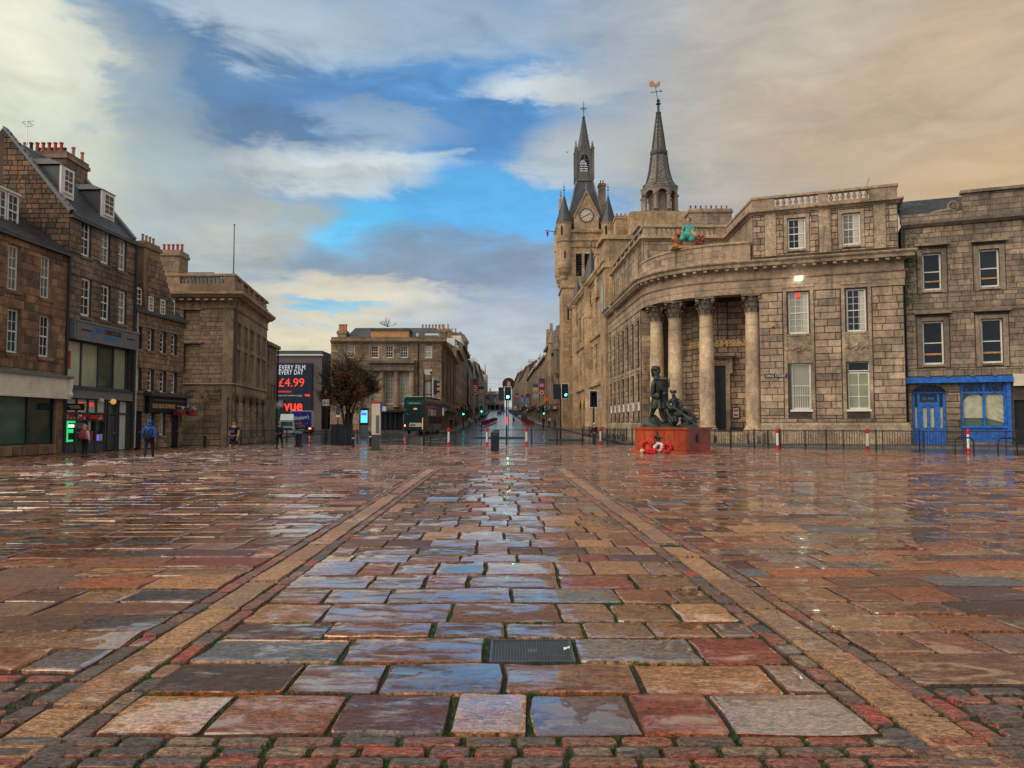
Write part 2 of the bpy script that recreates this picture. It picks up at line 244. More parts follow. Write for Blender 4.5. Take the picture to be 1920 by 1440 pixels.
glassmat('pane_dark', (0.012, 0.015, 0.020)); glassmat('pane_curtain', (0.20, 0.19, 0.15), rough=0.15); glassmat('pane_green', (0.06, 0.10, 0.07), rough=0.05, scale=0.6); glassmat('pane_blind_reflection', (0.34, 0.36, 0.23), rough=0.12, scale=0.9, var=0.5)  # pale blind pane: base colour lightened to paint in a bright greenish reflection
glassmat('pane_teal', (0.015, 0.06, 0.055)); glassmat('pane_display', (0.04, 0.08, 0.055), scale=0.45, var=0.95)
def leafmat(name, stops):
    m, t, p = basemat(name); g = t.new('ShaderNodeNewGeometry'); tcn = t.new('ShaderNodeTexCoord')
    n = t.noise(tcn.outputs['Object'], 0.55, 3); r = t.math('ADD', t.math('MULTIPLY', n, 1.3), t.math('MULTIPLY', t.math('SUBTRACT', g.outputs['Random Per Island'], 0.5), 0.5)); r = t.math('SUBTRACT', r, 0.15)
    t.l.new(t.ramp(r, stops), p.inputs['Base Color']); p.inputs['Roughness'].default_value = 0.55
leafmat('autumn_leaf', [(0.15, (0.02, 0.03, 0.010)), (0.36, (0.05, 0.045, 0.014)), (0.52, (0.14, 0.065, 0.018)), (0.78, (0.30, 0.11, 0.028))])
# ---------------------------------------------------------------- geometry helpers
class MB:
    def __init__(s, M=None): s.v = []; s.f = []; s.M = M or Matrix.Identity(4)
    def add(s, vs, fs):
        k = len(s.v); s.v += [tuple(s.M @ Vector(p)) for p in vs]; s.f += [tuple(i + k for i in f) for f in fs]; return s
    def box(s, x0, x1, y0, y1, z0, z1):
        return s.add([(x0, y0, z0), (x1, y0, z0), (x1, y1, z0), (x0, y1, z0), (x0, y0, z1), (x1, y0, z1), (x1, y1, z1), (x0, y1, z1)],
                     [(0, 3, 2, 1), (4, 5, 6, 7), (0, 1, 5, 4), (1, 2, 6, 5), (2, 3, 7, 6), (3, 0, 4, 7)])
    def quad(s, a, b, c, d): return s.add([a, b, c, d], [(0, 1, 2, 3)])
    def poly(s, pts): return s.add(pts, [tuple(range(len(pts)))])
    def prism(s, pts, y0, y1):   # outline in xz (counter-clockwise seen from -y) extruded along y
        n = len(pts); vs = [(p[0], y0, p[1]) for p in pts] + [(p[0], y1, p[1]) for p in pts]
        return s.add(vs, [tuple(range(n)), tuple(reversed(range(n, 2 * n)))] + [(i, i + n, (i + 1) % n + n, (i + 1) % n) for i in range(n)])
    def zprism(s, pts, z0, z1):  # outline in xy (counter-clockwise from above)
        n = len(pts); vs = [(p[0], p[1], z0) for p in pts] + [(p[0], p[1], z1) for p in pts]
        return s.add(vs, [tuple(reversed(range(n))), tuple(range(n, 2 * n))] + [(i, (i + 1) % n, (i + 1) % n + n, i + n) for i in range(n)])
    def lathe(s, cx, cy, prof, seg=16, a0=0.0, sq=None):
        vs = []; fs = []; m = len(prof)
        for r, z in prof:
            for i in range(seg):
                a = a0 + 2 * math.pi * i / seg; vs.append((cx + r * math.cos(a), cy + r * math.sin(a), z))
        for j in range(m - 1):
            for i in range(seg):
                k = (i + 1) % seg; fs.append((j * seg + i, j * seg + k, (j + 1) * seg + k, (j + 1) * seg + i))
        fs.append(tuple(reversed(range(seg)))); fs.append(tuple((m - 1) * seg + i for i in range(seg)))
        return s.add(vs, fs)
    def tube(s, pts, r, seg=6):
        pts = [Vector(p) for p in pts]; rs = r if isinstance(r, (list, tuple)) else [r] * len(pts); vs = []; fs = []
        for i, p in enumerate(pts):
            d = (pts[min(i + 1, len(pts) - 1)] - pts[max(i - 1, 0)]).normalized()
            up = Vector((0, 0, 1)) if abs(d.z) < 0.9 else Vector((1, 0, 0)); x = d.cross(up).normalized(); y = d.cross(x)
            for k in range(seg):
                a = 2 * math.pi * k / seg; vs.append(tuple(p + (x * math.cos(a) + y * math.sin(a)) * rs[i]))
        for i in range(len(pts) - 1):
            for k in range(seg): q = (k + 1) % seg; fs.append((i * seg + k, i * seg + q, (i + 1) * seg + q, (i + 1) * seg + k))
        fs.append(tuple(range(seg))); fs.append(tuple(reversed([(len(pts) - 1) * seg + k for k in range(seg)])))
        return s.add(vs, fs)
    def ball(s, c, r, seg=10, rings=6, jit=0.0, rz=None):
        rx, ry, rzz = (r if isinstance(r, (tuple, list)) else (r, r, r)); vs = [(c[0], c[1], c[2] + rzz)]; fs = []
        for j in range(1, rings):
            t = math.pi * j / rings
            for i in range(seg):
                a = 2 * math.pi * i / seg; k = 1 + R.uniform(-jit, jit)
                vs.append((c[0] + rx * k * math.sin(t) * math.cos(a), c[1] + ry * k * math.sin(t) * math.sin(a), c[2] + rzz * k * math.cos(t)))
        vs.append((c[0], c[1], c[2] - rzz)); L = len(vs) - 1
        for i in range(seg): fs.append((0, 1 + i, 1 + (i + 1) % seg)); fs.append((L, 1 + (rings - 2) * seg + (i + 1) % seg, 1 + (rings - 2) * seg + i))
        for j in range(rings - 2):
            for i in range(seg): k = (i + 1) % seg; a = 1 + j * seg; fs.append((a + i, a + seg + i, a + seg + k, a + k))
        return s.add(vs, fs)
    def ring(s, c, R0, r, axis='y', seg=20, seg2=6, a0=0, a1=2 * math.pi):
        vs = []; fs = []; full = abs(a1 - a0 - 2 * math.pi) < 1e-6; n = seg if full else seg + 1
        for i in range(n):
            a = a0 + (a1 - a0) * i / seg
            for k in range(seg2):
                b = 2 * math.pi * k / seg2; q = R0 + r * math.cos(b); h = r * math.sin(b)
                p = {'y': (q * math.cos(a), h, q * math.sin(a)), 'z': (q * math.cos(a), q * math.sin(a), h), 'x': (h, q * math.cos(a), q * math.sin(a))}[axis]
                vs.append((c[0] + p[0], c[1] + p[1], c[2] + p[2]))
        for i in range(seg if full else seg):
            j = (i + 1) % n
            if not full and i + 1 > n - 1: continue
            for k in range(seg2): q = (k + 1) % seg2; fs.append((i * seg2 + k, j * seg2 + k, j * seg2 + q, i * seg2 + q))
        return s.add(vs, fs)
    def sweep(s, path, prof, closed_ends=True):   # path left-to-right seen from outside; profile (out, z)
        P = [Vector((p[0], p[1], 0)) for p in path]; n = len(P); nor = []
        for i in range(n):
            ds = []
            if i > 0: ds.append((P[i] - P[i - 1]).normalized())
            if i < n - 1: ds.append((P[i + 1] - P[i]).normalized())
            ns = [Vector((d.y, -d.x, 0)) for d in ds]; m = sum(ns, Vector()).normalized(); nor.append(m / max(0.4, m.dot(ns[0])))
        k = len(prof); vs = []; fs = []
        for i in range(n):
            for (o, z) in prof: q = P[i] + nor[i] * o; vs.append((q.x, q.y, z))
        for i in range(n - 1):
            for j in range(k - 1): fs.append((i * k + j, (i + 1) * k + j, (i + 1) * k + j + 1, i * k + j + 1))
        if closed_ends: fs.append(tuple(reversed(range(k)))); fs.append(tuple((n - 1) * k + j for j in range(k)))
        return s.add(vs, fs)
    def mesh(s, name, m, smooth=False):
        me = bpy.data.meshes.new(name); me.from_pydata(s.v, [], s.f); me.materials.append(MATS[m])
        if smooth: me.polygons.foreach_set('use_smooth', [True] * len(me.polygons)); me.update()
        return me
    def build(s, name, m, parent=None, smooth=False, **k): return put(name, s.mesh(name, m, smooth), parent, **k)
def put(name, me, parent=None, M=None, kind=None, label=None):
    o = bpy.data.objects.new(name, me); COL.objects.link(o)
    if M is not None: o.matrix_basis = M
    if parent is not None:
        o.parent = parent; o.matrix_parent_inverse = PW[parent.name].inverted()
    PW[o.name] = Matrix(M) if M is not None else Matrix.Identity(4)
    if kind: o['kind'] = kind
    if label: o['label'] = label
    return o
PW = {}
def tag(o, label, cat, group=None):
    o['label'] = label; o['category'] = cat
    if group: o['group'] = group
    return o
def thing(name, label, cat, loc=(0, 0, 0), group=None):
    o = bpy.data.objects.new(name, None); COL.objects.link(o); o.location = loc; o.empty_display_size = 0.3
    PW[o.name] = Matrix.Translation(Vector(loc)); return tag(o, label, cat, group)
def move(o, loc, rz=0.0, sc=1.0, tilt=None):
    M = Matrix.Translation(Vector(loc)) @ Matrix.Rotation(rz, 4, 'Z')
    if tilt: M = M @ Matrix.Rotation(tilt, 4, 'X')
    o.matrix_basis = M @ Matrix.Scale(sc, 4); return o
KIDS = {}
def dup(o, loc, rz=0.0, label=None, sc=1.0):
    def cp(a, par):
        b = a.copy(); COL.objects.link(b)
        if par is not None: b.parent = par
        for ch in [q for q in a.children]: cp(ch, b)
        return b
    r = cp(o, None); move(r, loc, rz, sc)
    if label: r['label'] = label
    return r
class Fr:   # a facade: x along it (to the right seen from outside), y inwards, z up
    def __init__(s, o, d):
        s.o = Vector(o); dd = Vector((d[0], d[1], 0)).normalized(); s.d = dd; s.n = Vector((dd.y, -dd.x, 0))
        s.M = Matrix(((dd.x, -dd.y, 0, o[0]), (dd.y, dd.x, 0, o[1]), (0, 0, 1, o[2]), (0, 0, 0, 1)))
    def px(s, u, v, w=0.0):       # pixel of the photograph -> (along, up) on the plane w metres in front of the wall
        r = ray(u, v); C = Vector((0, 0, CH)); o = s.o + s.n * w; k = (o - C).dot(s.n) / r.dot(s.n); p = C + r * k - s.o
        return p.dot(s.d), p.z
    def rect(s, u0, v0, u1, v1, w=0.0):
        a, h1 = s.px(u0, v0, w); b, h0 = s.px(u1, v1, w); um, vm = (u0 + u1) / 2, 0
        a0, h1b = s.px((u0 + u1) / 2, v0, w); _, h0b = s.px((u0 + u1) / 2, v1, w)
        return (a, b, h0b, h1b)
    def at(s, a, h=0.0, w=0.0): return s.M @ Vector((a, -w, h))
    def T(s, a, h=0.0, w=0.0): return s.M @ Matrix.Translation((a, -w, h))
# wall with openings; openings = list of (a0,a1,h0,h1)
def wall(root, fr, a0, a1, h0, h1, ops, m, name='wall', depth=0.35, top=None):
    mb = MB(fr.M); xs = sorted({a0, a1, *[x for o in ops for x in o[:2] if a0 < x < a1]}); zs = sorted({h0, h1, *[x for o in ops for x in o[2:4] if h0 < x < h1]})
    for j in range(len(zs) - 1):
        z0, z1 = zs[j], zs[j + 1]; run = None
        for i in range(len(xs) - 1):
            x0, x1 = xs[i], xs[i + 1]; cx, cz = (x0 + x1) / 2, (z0 + z1) / 2
            hole = any(o[0] < cx < o[1] and o[2] < cz < o[3] for o in ops)
            if hole:
                if run is not None: mb.quad((run, 0, z0), (x0, 0, z0), (x0, 0, z1), (run, 0, z1)); run = None
            elif run is None: run = x0
        if run is not None: mb.quad((run, 0, z0), (xs[-1], 0, z0), (xs[-1], 0, z1), (run, 0, z1))
    for o in ops:
        x0, x1, z0, z1 = o[:4]; d = depth
        mb.quad((x0, 0, z0), (x0, 0, z1), (x0, d, z1), (x0, d, z0)); mb.quad((x1, 0, z1), (x1, 0, z0), (x1, d, z0), (x1, d, z1))
        mb.quad((x0, 0, z1), (x1, 0, z1), (x1, d, z1), (x0, d, z1)); mb.quad((x1, 0, z0), (x0, 0, z0), (x0, d, z0), (x1, d, z0))
    c0, c1 = a0 + .006, a1 - .006; mb.quad((c0, .006, h0), (c0, .006, h1), (c0, 0.8, h1), (c0, 0.8, h0)); mb.quad((c1, .006, h1), (c1, .006, h0), (c1, 0.8, h0), (c1, 0.8, h1)); mb.quad((a0, 0, h1), (a1, 0, h1), (a1, 0.8, h1), (a0, 0.8, h1))
    return mb.build(name, m, root)
BLK = {}
def ashlar(root, fr, a0, a1, h0, h1, ops, ch=0.42, bw=0.75, proud=0.035, joint=0.02, m='bank_stone', jit=0.25, clip=None):
    L = BLK.setdefault(root.name, []); z = h0; row = 0
    while z < h1 - 0.05:
        c = ch * R.uniform(1 - jit * 0.35, 1 + jit * 0.35); z1 = min(z + c, h1)
        if h1 - z1 < ch * 0.4: z1 = h1
        cuts = sorted({z, z1, *[q for o in ops for q in (o[2], o[3]) if z + 0.04 < q < z1 - 0.04 and o[1] > a0 and o[0] < a1]})
        joints = []; x = a0 - (bw * 0.5 if row % 2 else 0) * R.uniform(0.7, 1)
        while x < a1: x += bw * R.uniform(1 - jit, 1 + jit); joints.append(x)
        for s in range(len(cuts) - 1):
            b0, b1 = cuts[s], cuts[s + 1]; cm = (b0 + b1) / 2
            holes = sorted([(o[0], o[1]) for o in ops if o[2] < cm < o[3]]); segs = []; cur = a0
            for p, q in holes:
                if p > cur: segs.append((cur, min(p, a1)))
                cur = max(cur, q)
            if cur < a1: segs.append((cur, a1))
            for (p, q) in segs:
                if clip:
                    q2 = clip(cm); p = max(p, q2[0]); q = min(q, q2[1])
                if q - p < 0.06: continue
                js = [p] + [j for j in joints if p + 0.12 < j < q - 0.12] + [q]
                for k in range(len(js) - 1): L.append((fr, js[k] + joint / 2, js[k + 1] - joint / 2, b0 + joint / 2, b1 - joint / 2, proud * R.uniform(0.75, 1.2), m))
        z = z1; row += 1
SMESH = {}
def flush(root, nmax=300, minpx=9.0, name='stone'):
    L = BLK.pop(root.name, []); sc = []
    for b in L:
        fr, a0, a1, h0, h1, pr, m = b; c = fr.at((a0 + a1) / 2, (h0 + h1) / 2); D = (c - Vector((0, 0, CH))).length; vd = (c - Vector((0, 0, CH))).normalized()
        w_ = (a1 - a0) * abs(vd.dot(fr.n)) * FPX / D; h_ = (h1 - h0) * FPX / D; u = 960 + FPX * c.x / max(1, c.y); vis = -60 < u < 1980
        sc.append((w_ * h_ if (vis and max(w_, h_) >= minpx) else 0, b))
    sc.sort(key=lambda q: -q[0]); rest = {}
    for i, (s_, (fr, a0, a1, h0, h1, pr, m)) in enumerate(sc):
        W_, H_ = a1 - a0, h1 - h0; c = min(0.02, W_ * 0.2, H_ * 0.2)
        if i < nmax and s_ > 0:
            kw, kh = max(0.06, round(W_ / 0.08) * 0.08), max(0.06, round(H_ / 0.06) * 0.06); key = (kw, kh, m)
            if key not in SMESH:
                q = MB(); x, z = kw / 2, kh / 2
                q.add([(-x, 0.02, -z), (x, 0.02, -z), (x, 0.02, z), (-x, 0.02, z), (-x, -0.01, -z), (x, -0.01, -z), (x, -0.01, z), (-x, -0.01, z), (-x + c, -0.035, -z + c), (x - c, -0.035, -z + c), (x - c, -0.035, z - c), (-x + c, -0.035, z - c)],
                      [(0, 1, 5, 4), (1, 2, 6, 5), (2, 3, 7, 6), (3, 0, 4, 7), (4, 5, 9, 8), (5, 6, 10, 9), (6, 7, 11, 10), (7, 4, 8, 11), (8, 9, 10, 11)])
                SMESH[key] = q.mesh(name, m)
            M = fr.T((a0 + a1) / 2, (h0 + h1) / 2, 0) @ Matrix.Diagonal((W_ / kw, pr / 0.035, H_ / kh, 1))
            put(name, SMESH[key], root, M)
        else: rest.setdefault(m, []).append((fr, a0, a1, h0, h1, pr, c))
    for m, bl in rest.items():
        mb = MB()
        for (fr, a0, a1, h0, h1, pr, c) in bl:
            mb.M = fr.M
            mb.add([(a0, 0, h0), (a1, 0, h0), (a1, 0, h1), (a0, 0, h1), (a0 + c, -pr, h0 + c), (a1 - c, -pr, h0 + c), (a1 - c, -pr, h1 - c), (a0 + c, -pr, h1 - c)],
                   [(0, 1, 5, 4), (1, 2, 6, 5), (2, 3, 7, 6), (3, 0, 4, 7), (4, 5, 6, 7)])
        mb.build('stonework', m, root, kind='stuff')
WM = {}
def window(root, fr, a0, a1, h0, h1, cols=3, rows=4, depth=0.16, frame='white_paint', pane='pane_dark', sill=None, bar=0.03, edge=0.075, name='window', sash=True):
    pane = 'pane_curtain' if pane == 'pane_dark' and R.random() < .22 else pane
    W_, H_ = a1 - a0, h1 - h0; key = (round(W_, 1), round(H_, 1), cols, rows, frame, bar, edge, sash)
    if key not in WM:
        w_, h_ = key[0], key[1]; b = MB(); e = edge
        b.box(0, e, 0, 0.08, 0, h_); b.box(w_ - e, w_, 0, 0.08, 0, h_); b.box(e, w_ - e, 0, 0.08, h_ - e, h_); b.box(e, w_ - e, -0.03, 0.08, 0, e * 1.3)
        if sash: b.box(e, w_ - e, -0.02, 0.06, h_ / 2 - 0.035, h_ / 2 + 0.035)
        for i in range(1, cols): x = e + (w_ - 2 * e) * i / cols; b.box(x - bar / 2, x + bar / 2, 0.01, 0.05, e, h_ - e)
        for j in range(1, rows):
            if sash and rows % 2 == 0 and j == rows // 2: continue
            z = e + (h_ - 2 * e) * j / rows; b.box(e, w_ - e, 0.012, 0.048, z - bar / 2, z + bar / 2)
        WM[key] = b.mesh(name, frame)
    pk = ('pane', key[0], key[1], pane)
    if pk not in WM: WM[pk] = MB().box(0.03, key[0] - 0.03, 0.04, 0.055, 0.03, key[1] - 0.03).mesh('pane', pane)
    M = fr.T(a0, h0, -depth) @ Matrix.Diagonal((W_ / key[0], 1, H_ / key[1], 1))
    o = put(name, WM[key], root, M); p = put('pane', WM[pk], o, M)
    if sill:
        sk = ('sill', round(W_, 1), sill)
        if sk not in WM: WM[sk] = MB().box(-0.1, sk[1] + 0.1, -0.10, 0.2, -0.16, 0).mesh('sill', sill)
        put('sill', WM[sk], o, fr.T(a0, h0 - 0.005, 0) @ Matrix.Diagonal((W_ / sk[1], 1, 1, 1)))
    return o
FONT_CACHE = {}
def text(s, size, M, m, parent, name='lettering', extrude=0.015, shear=0.0, space=1.0, bold=0.0, width=None):
    cu = bpy.data.curves.new(name, 'FONT'); cu.body = s; cu.size = size; cu.extrude = extrude; cu.shear = shear; cu.space_character = space; cu.offset = bold; cu.resolution_u = 3
    to = bpy.data.objects.new('tmp', cu); me = bpy.data.meshes.new_from_object(to); bpy.data.objects.remove(to)
    xs = [v.co.x for v in me.vertices]; x0, x1 = min(xs), max(xs); k = (width / (x1 - x0)) if width else 1.0
    for v in me.vertices: x, y, z = v.co; v.co = ((x - (x0 + x1) / 2) * k, -z, y)
    me.materials.clear(); me.materials.append(MATS[m]); me.name = name
    return put(name, me, parent, M)
def skinmesh(name, pts, edges, m, parent=None, sub=1, M=None, smooth=True):
    me = bpy.data.meshes.new(name); me.from_pydata([p[:3] for p in pts], edges, []); me.materials.append(MATS[m])
    o = put(name, me, parent, M); md = o.modifiers.new('Skin', 'SKIN'); md.use_smooth_shade = smooth; md.branch_smoothing = 0.3
    sv = me.skin_vertices[0].data
    adj = {}; 
    for a, b in edges: adj.setdefault(a, []).append(b); adj.setdefault(b, []).append(a)
    seen = set()
    for i, p in enumerate(pts):
        r = p[3]; sv[i].radius = r if isinstance(r, (tuple, list)) else (r, r); sv[i].use_root = False
    for i in range(len(pts)):
        if i not in seen:
            sv[i].use_root = True; st = [i]
            while st:
                q = st.pop()
                if q in seen: continue
                seen.add(q); st += adj.get(q, [])
    if sub: o.modifiers.new('Subsurf', 'SUBSURF').levels = sub; o.modifiers[-1].render_levels = sub
    return o
def gz(y):
    if y < 62: return 0.0
    if y < 160: return 0.0172 * (y - 62)
    return 1.686 + 0.027 * (y - 160)
CORN = [(0, 0), (0.05, 0.0), (0.12, 0.12), (0.30, 0.16), (0.42, 0.30), (0.50, 0.34), (0.50, 0.5), (0.0, 0.56)]
def prof(z, h, out, base=0.0): return [(base + o * out / 0.5, z + q * h / 0.56) for o, q in CORN]
# ================================================================ GROUND
PD = -0.0185                       # paving runs a touch to the left of straight ahead
def P2W(s_, t_): return (s_ + PD * t_, t_)
EDGE = [(-60, 57), (-24, 60), (-14, 62), (-6.5, 58), (9, 58.5), (13.6, 54.8), (17, 48.8), (25.5, 40.2), (60, 6)]
def yedge(x):
    for (x0, y0), (x1, y1) in zip(EDGE, EDGE[1:]):
        if x0 <= x <= x1: return y0 + (y1 - y0) * (x - x0) / (x1 - x0)
    return 50
def structure(o): o['kind'] = 'structure'; return o
# joints and earth under the setts
mb = MB(); mb.poly([(x, y, -0.022) for x, y in [(-60, -12), (60, -12)] + list(reversed(EDGE))])
square = structure(mb.build('square_paving', 'joint_earth'))
# road and the land beyond it
ys = [-60, 20, 40, 62] + [62 + 7 * i for i in range(1, 15)] + [170 + 20 * i for i in range(60)]
mb = MB()
for i in range(len(ys) - 1):
    y0, y1 = ys[i], ys[i + 1]
    mb.quad((-400, y0, gz(y0) - 0.06), (400, y0, gz(y0) - 0.06), (400, y1, gz(y1) - 0.06), (-400, y1, gz(y1) - 0.06))
structure(mb.build('road', 'asphalt'))
# pavements either side of Union Street, with kerbs
def pavement(poly, name='pavement', m='flagstone', h=0.09):
    mb = MB(); n = len(poly); top = [(x, y, gz(y) + h) for x, y in poly]; bot = [(x, y, gz(y) - 0.1) for x, y in poly]
    mb.add(top + bot, [tuple(range(n))] + [(i, i + n, (i + 1) % n + n, (i + 1) % n) for i in range(n)]); return structure(mb.build(name, m))
def kerb(path, name='kerb', w_=0.16, h=0.10):
    mb = MB()
    for (x0, y0), (x1, y1) in zip(path, path[1:]):
        L = math.hypot(x1 - x0, y1 - y0); n = max(1, int(L / 0.9)); dx, dy = (x1 - x0) / L, (y1 - y0) / L
        for i in range(n):
            a, b = L * i / n + 0.01, L * (i + 1) / n - 0.01; q = [(x0 + dx * a - dy * 0, y0 + dy * a), (x0 + dx * b, y0 + dy * b), (x0 + dx * b - dy * w_, y0 + dy * b + dx * w_), (x0 + dx * a - dy * w_, y0 + dy * a + dx * w_)]
            z = gz((q[0][1] + q[1][1]) / 2); mb.zprism(q, z - 0.1, z + h)
    return structure(mb.build(name, 'kerb_stone'))
def LX(y): return -9.6 - 0.0208 * (y - 105)
def RX(y): return 9.0 - 0.0208 * (y - 140) if y > 128 else 12.0 - 0.03 * (y - 71)
SEGY = [104, 130, 160, 200, 300, 500, 900]
pavement([(LX(y) + 2.2, y) for y in SEGY] + [(LX(y) - 30, y) for y in reversed(SEGY)])
pavement([(RX(y) + 30, y) for y in reversed([58, 70, 90, 128, 160, 200, 300, 500, 900])] + [(RX(y) - 3.2, y) for y in [62, 70, 90, 128, 160, 200, 300, 500, 900]])
kerb([(LX(y) + 2.2, y) for y in SEGY]); kerb([(RX(y) - 3.2, y) for y in [62, 70, 90, 128, 160, 200, 300, 500, 900]][::-1])
pavement([(-30, 66), (-24.5, 62.3), (-23.3, 90), (-19, 103.9), (-30, 103.9)])
pavement([(-9, 104), (-6.5, 100), (-12, 96.8), (-28, 96.8), (-28, 104)])
pavement([(18.8, 57.5), (28.8, 53.7), (46, 44), (52, 50), (34, 66), (15, 66), (12, 62.5), (15.5, 60.2)])
kerb([(46, 44), (28.8, 53.7), (18.8, 57.5), (15.5, 60.2)])
mb = MB()
def paint(x0, y0, x1, y1, w_=0.12, n=1, gap=0.5):
    dx, dy = (x1 - x0) / n, (y1 - y0) / n; L = math.hypot(dx, dy); ux, uy = dx / L, dy / L
    for i in range(n):
        a = (x0 + dx * i, y0 + dy * i); b = (a[0] + dx * (1 - gap), a[1] + dy * (1 - gap)); k = 0.052
        mb.quad((a[0] + uy * w_, a[1] - ux * w_, gz(a[1]) - k), (b[0] + uy * w_, b[1] - ux * w_, gz(b[1]) - k), (b[0] - uy * w_, b[1] + ux * w_, gz(b[1]) - k), (a[0] - uy * w_, a[1] + ux * w_, gz(a[1]) - k))
paint(10.2, 66, 6.2, 92, 0.09, 12, 0.25); paint(8.2, 60.6, 15.2, 58.6, 0.07, 1, 0); paint(-8, 70, -5.2, 66, 0.08, 1, 0); paint(-7.8, 73, -6, 80, 0.10, 2, 0.3)
paint(-2.6, 165, -3.6, 240, 0.12, 10, 0.4); paint(2.2, 165, 1.2, 240, 0.12, 10, 0.4); paint(-0.2, 140, -3.2, 420, 0.12, 24, 0.5); paint(-14, 68, -10, 76, 0.1, 3, 0.3); paint(-13, 65, -9.3, 65.3, 0.12, 1, 0)
structure(mb.build('road_marking', 'road_paint'))
mb = MB(); mb.zprism([(-13.6, 60.9), (-7.2, 59.2), (-7.2, 60.6), (-13.6, 62.5)], -0.05, -0.025); structure(mb.build('tactile_paving', 'tactile_red'))
# dark traffic islands the signal posts stand on
mb = MB(); mb.zprism([(-3.9, 77), (1.3, 77), (1.3, 78.5), (-3.9, 78.5)], 0.1, 0.36); structure(mb.build('traffic_island', 'dark_grey'))
mb = MB(); mb.zprism([(3.4, 71), (6.6, 71), (6.6, 72.4), (3.4, 72.4)], 0.0, 0.26); structure(mb.build('traffic_island', 'dark_grey'))
# ---- stones of the square
STN = []           # (pixel size, verts, faces, material)
def sett(s0, s1, t0, t1, m, near, crown=0.006, h=0.0, inset=0.018, rnd=0.022, lift=None):
    W_, L_ = s1 - s0, t1 - t0
    if W_ < 0.05 or L_ < 0.03: return
    x, y = P2W((s0 + s1) / 2, (t0 + t1) / 2)
    if y > yedge(x) - 0.3 or x < -24.2 + 0.04 * (y - 42) or abs(x) > 0.69 * y + 4.5: return
    k = min(rnd, W_ * 0.2, L_ * 0.2); z = h + R.uniform(-0.006, 0.006) if lift is None else lift
    tx, ty = R.uniform(-0.012, 0.012), R.gauss(0, 0.017)
    if near:
        n1, n2 = max(2, min(5, int(W_ / 0.12))), max(2, min(4, int(L_ / 0.14)))
        o = []
        for i in range(n1): o.append((s0 + k + (W_ - 2 * k) * i / (n1 - 1), t0))
        for i in range(n2): o.append((s1, t0 + k + (L_ - 2 * k) * i / (n2 - 1)))
        for i in range(n1): o.append((s1 - k - (W_ - 2 * k) * i / (n1 - 1), t1))
        for i in range(n2): o.append((s0, t1 - k - (L_ - 2 * k) * i / (n2 - 1)))
        jt = min(0.014, 0.05 * min(W_, L_)); o = [(a + R.uniform(-jt, jt), b + R.uniform(-jt, jt)) for a, b in o]
    else: o = [(s0, t0), (s1, t0), (s1, t1), (s0, t1)]; jt = 0.01; o = [(a + R.uniform(-jt, jt), b + R.uniform(-jt, jt)) for a, b in o]
    cx, cy = (s0 + s1) / 2, (t0 + t1) / 2; n = len(o); vs = []
    rings = [(0, -0.03), (0.002, -0.006), (inset * 0.45, -0.0005), (inset * 2.2, crown * 0.35)] if near else [(0, -0.02), (inset, 0.0)]
    for (ins, dz) in rings:
        fx, fy = max(0.3, 1 - 2 * ins / W_), max(0.3, 1 - 2 * ins / L_)
        for (a, b) in o:
            px_, py_ = cx + (a - cx) * fx, cy + (b - cy) * fy; q = P2W(px_, py_)
            vs.append((q[0], q[1], z + dz + (tx * (a - cx) + ty * (b - cy) if dz > -0.005 else 0)))
    fs = []
    for r_ in range(len(rings) - 1):
        for i in range(n): j = (i + 1) % n; fs.append((r_ * n + i, r_ * n + j, (r_ + 1) * n + j, (r_ + 1) * n + i))
    b0 = (len(rings) - 1) * n; fs.append(tuple(b0 + i for i in range(n)))
    vis = abs(x) < 0.67 * y + 0.3 and y > 3.45
    pxs = (W_ * FPX / y) * (L_ * FPX * CH / y ** 2) if vis else 0
    STN.append((pxs, vs, fs, m))
def tv(v): return gpx(960, v)[1]
G_ = 0.014
rows = [(1377, 1301, [160, 420, 640, 851, 992, 1188, 1345, 1700]), (1300, 1244, [300, 560, 724, 946, 1192, 1442, 1560]), (1243, 1196, [395, 655, 912, 'C', 1078, 1300, 1500]),
        (1195, 1166, [455, 622, 813, 946, 1093, 1216, 1332, 1440]), (1165, 1131, [480, 616, 846, 1047, 1146, 1262, 1400]), (1130, 1104, [520, 617, 732, 961, 1157, 1257, 1350]),
        (1103, 1078, [550, 700, 800, 879, 1047, 1183, 1310]), (1077, 1053, [580, 682, 746, 821, 911, 1042, 1107, 1207, 1290])]
def SL(t): return -2.30 + 0.0, 0
sLi, sRi = -2.03, 1.94      # inner edges of the bands of long stones
for vb, vt, br in rows:
    t0, t1 = tv(vb) + G_, tv(vt) - G_; tm = (t0 + t1) / 2; ss = []
    vm = HZ + (math.tan(math.atan(CH / tm))) * FPX
    vm = (vb + vt) / 2; tm2 = tv(vm); cover = None
    for q in br:
        if q == 'C': ss.append('C'); continue
        ss.append((q - 960) / FPX * tm2 * 1.0 - PD * tm2)
    i = 0
    while i < len(ss) - 1:
        if ss[i + 1] == 'C': CV = (ss[i], ss[i + 2], t0, t1); i += 2; continue
        a = ss[i]; b = ss[i + 1]
        if i == 0: a = max(a, sLi - 0.02) if a < sLi else sLi
        if b > sRi: b = sRi
        if i == len(ss) - 2: b = sRi
        sett(a + G_, b - G_, t0, t1, 'wet_setts', True, crown=0.008)
        i += 1
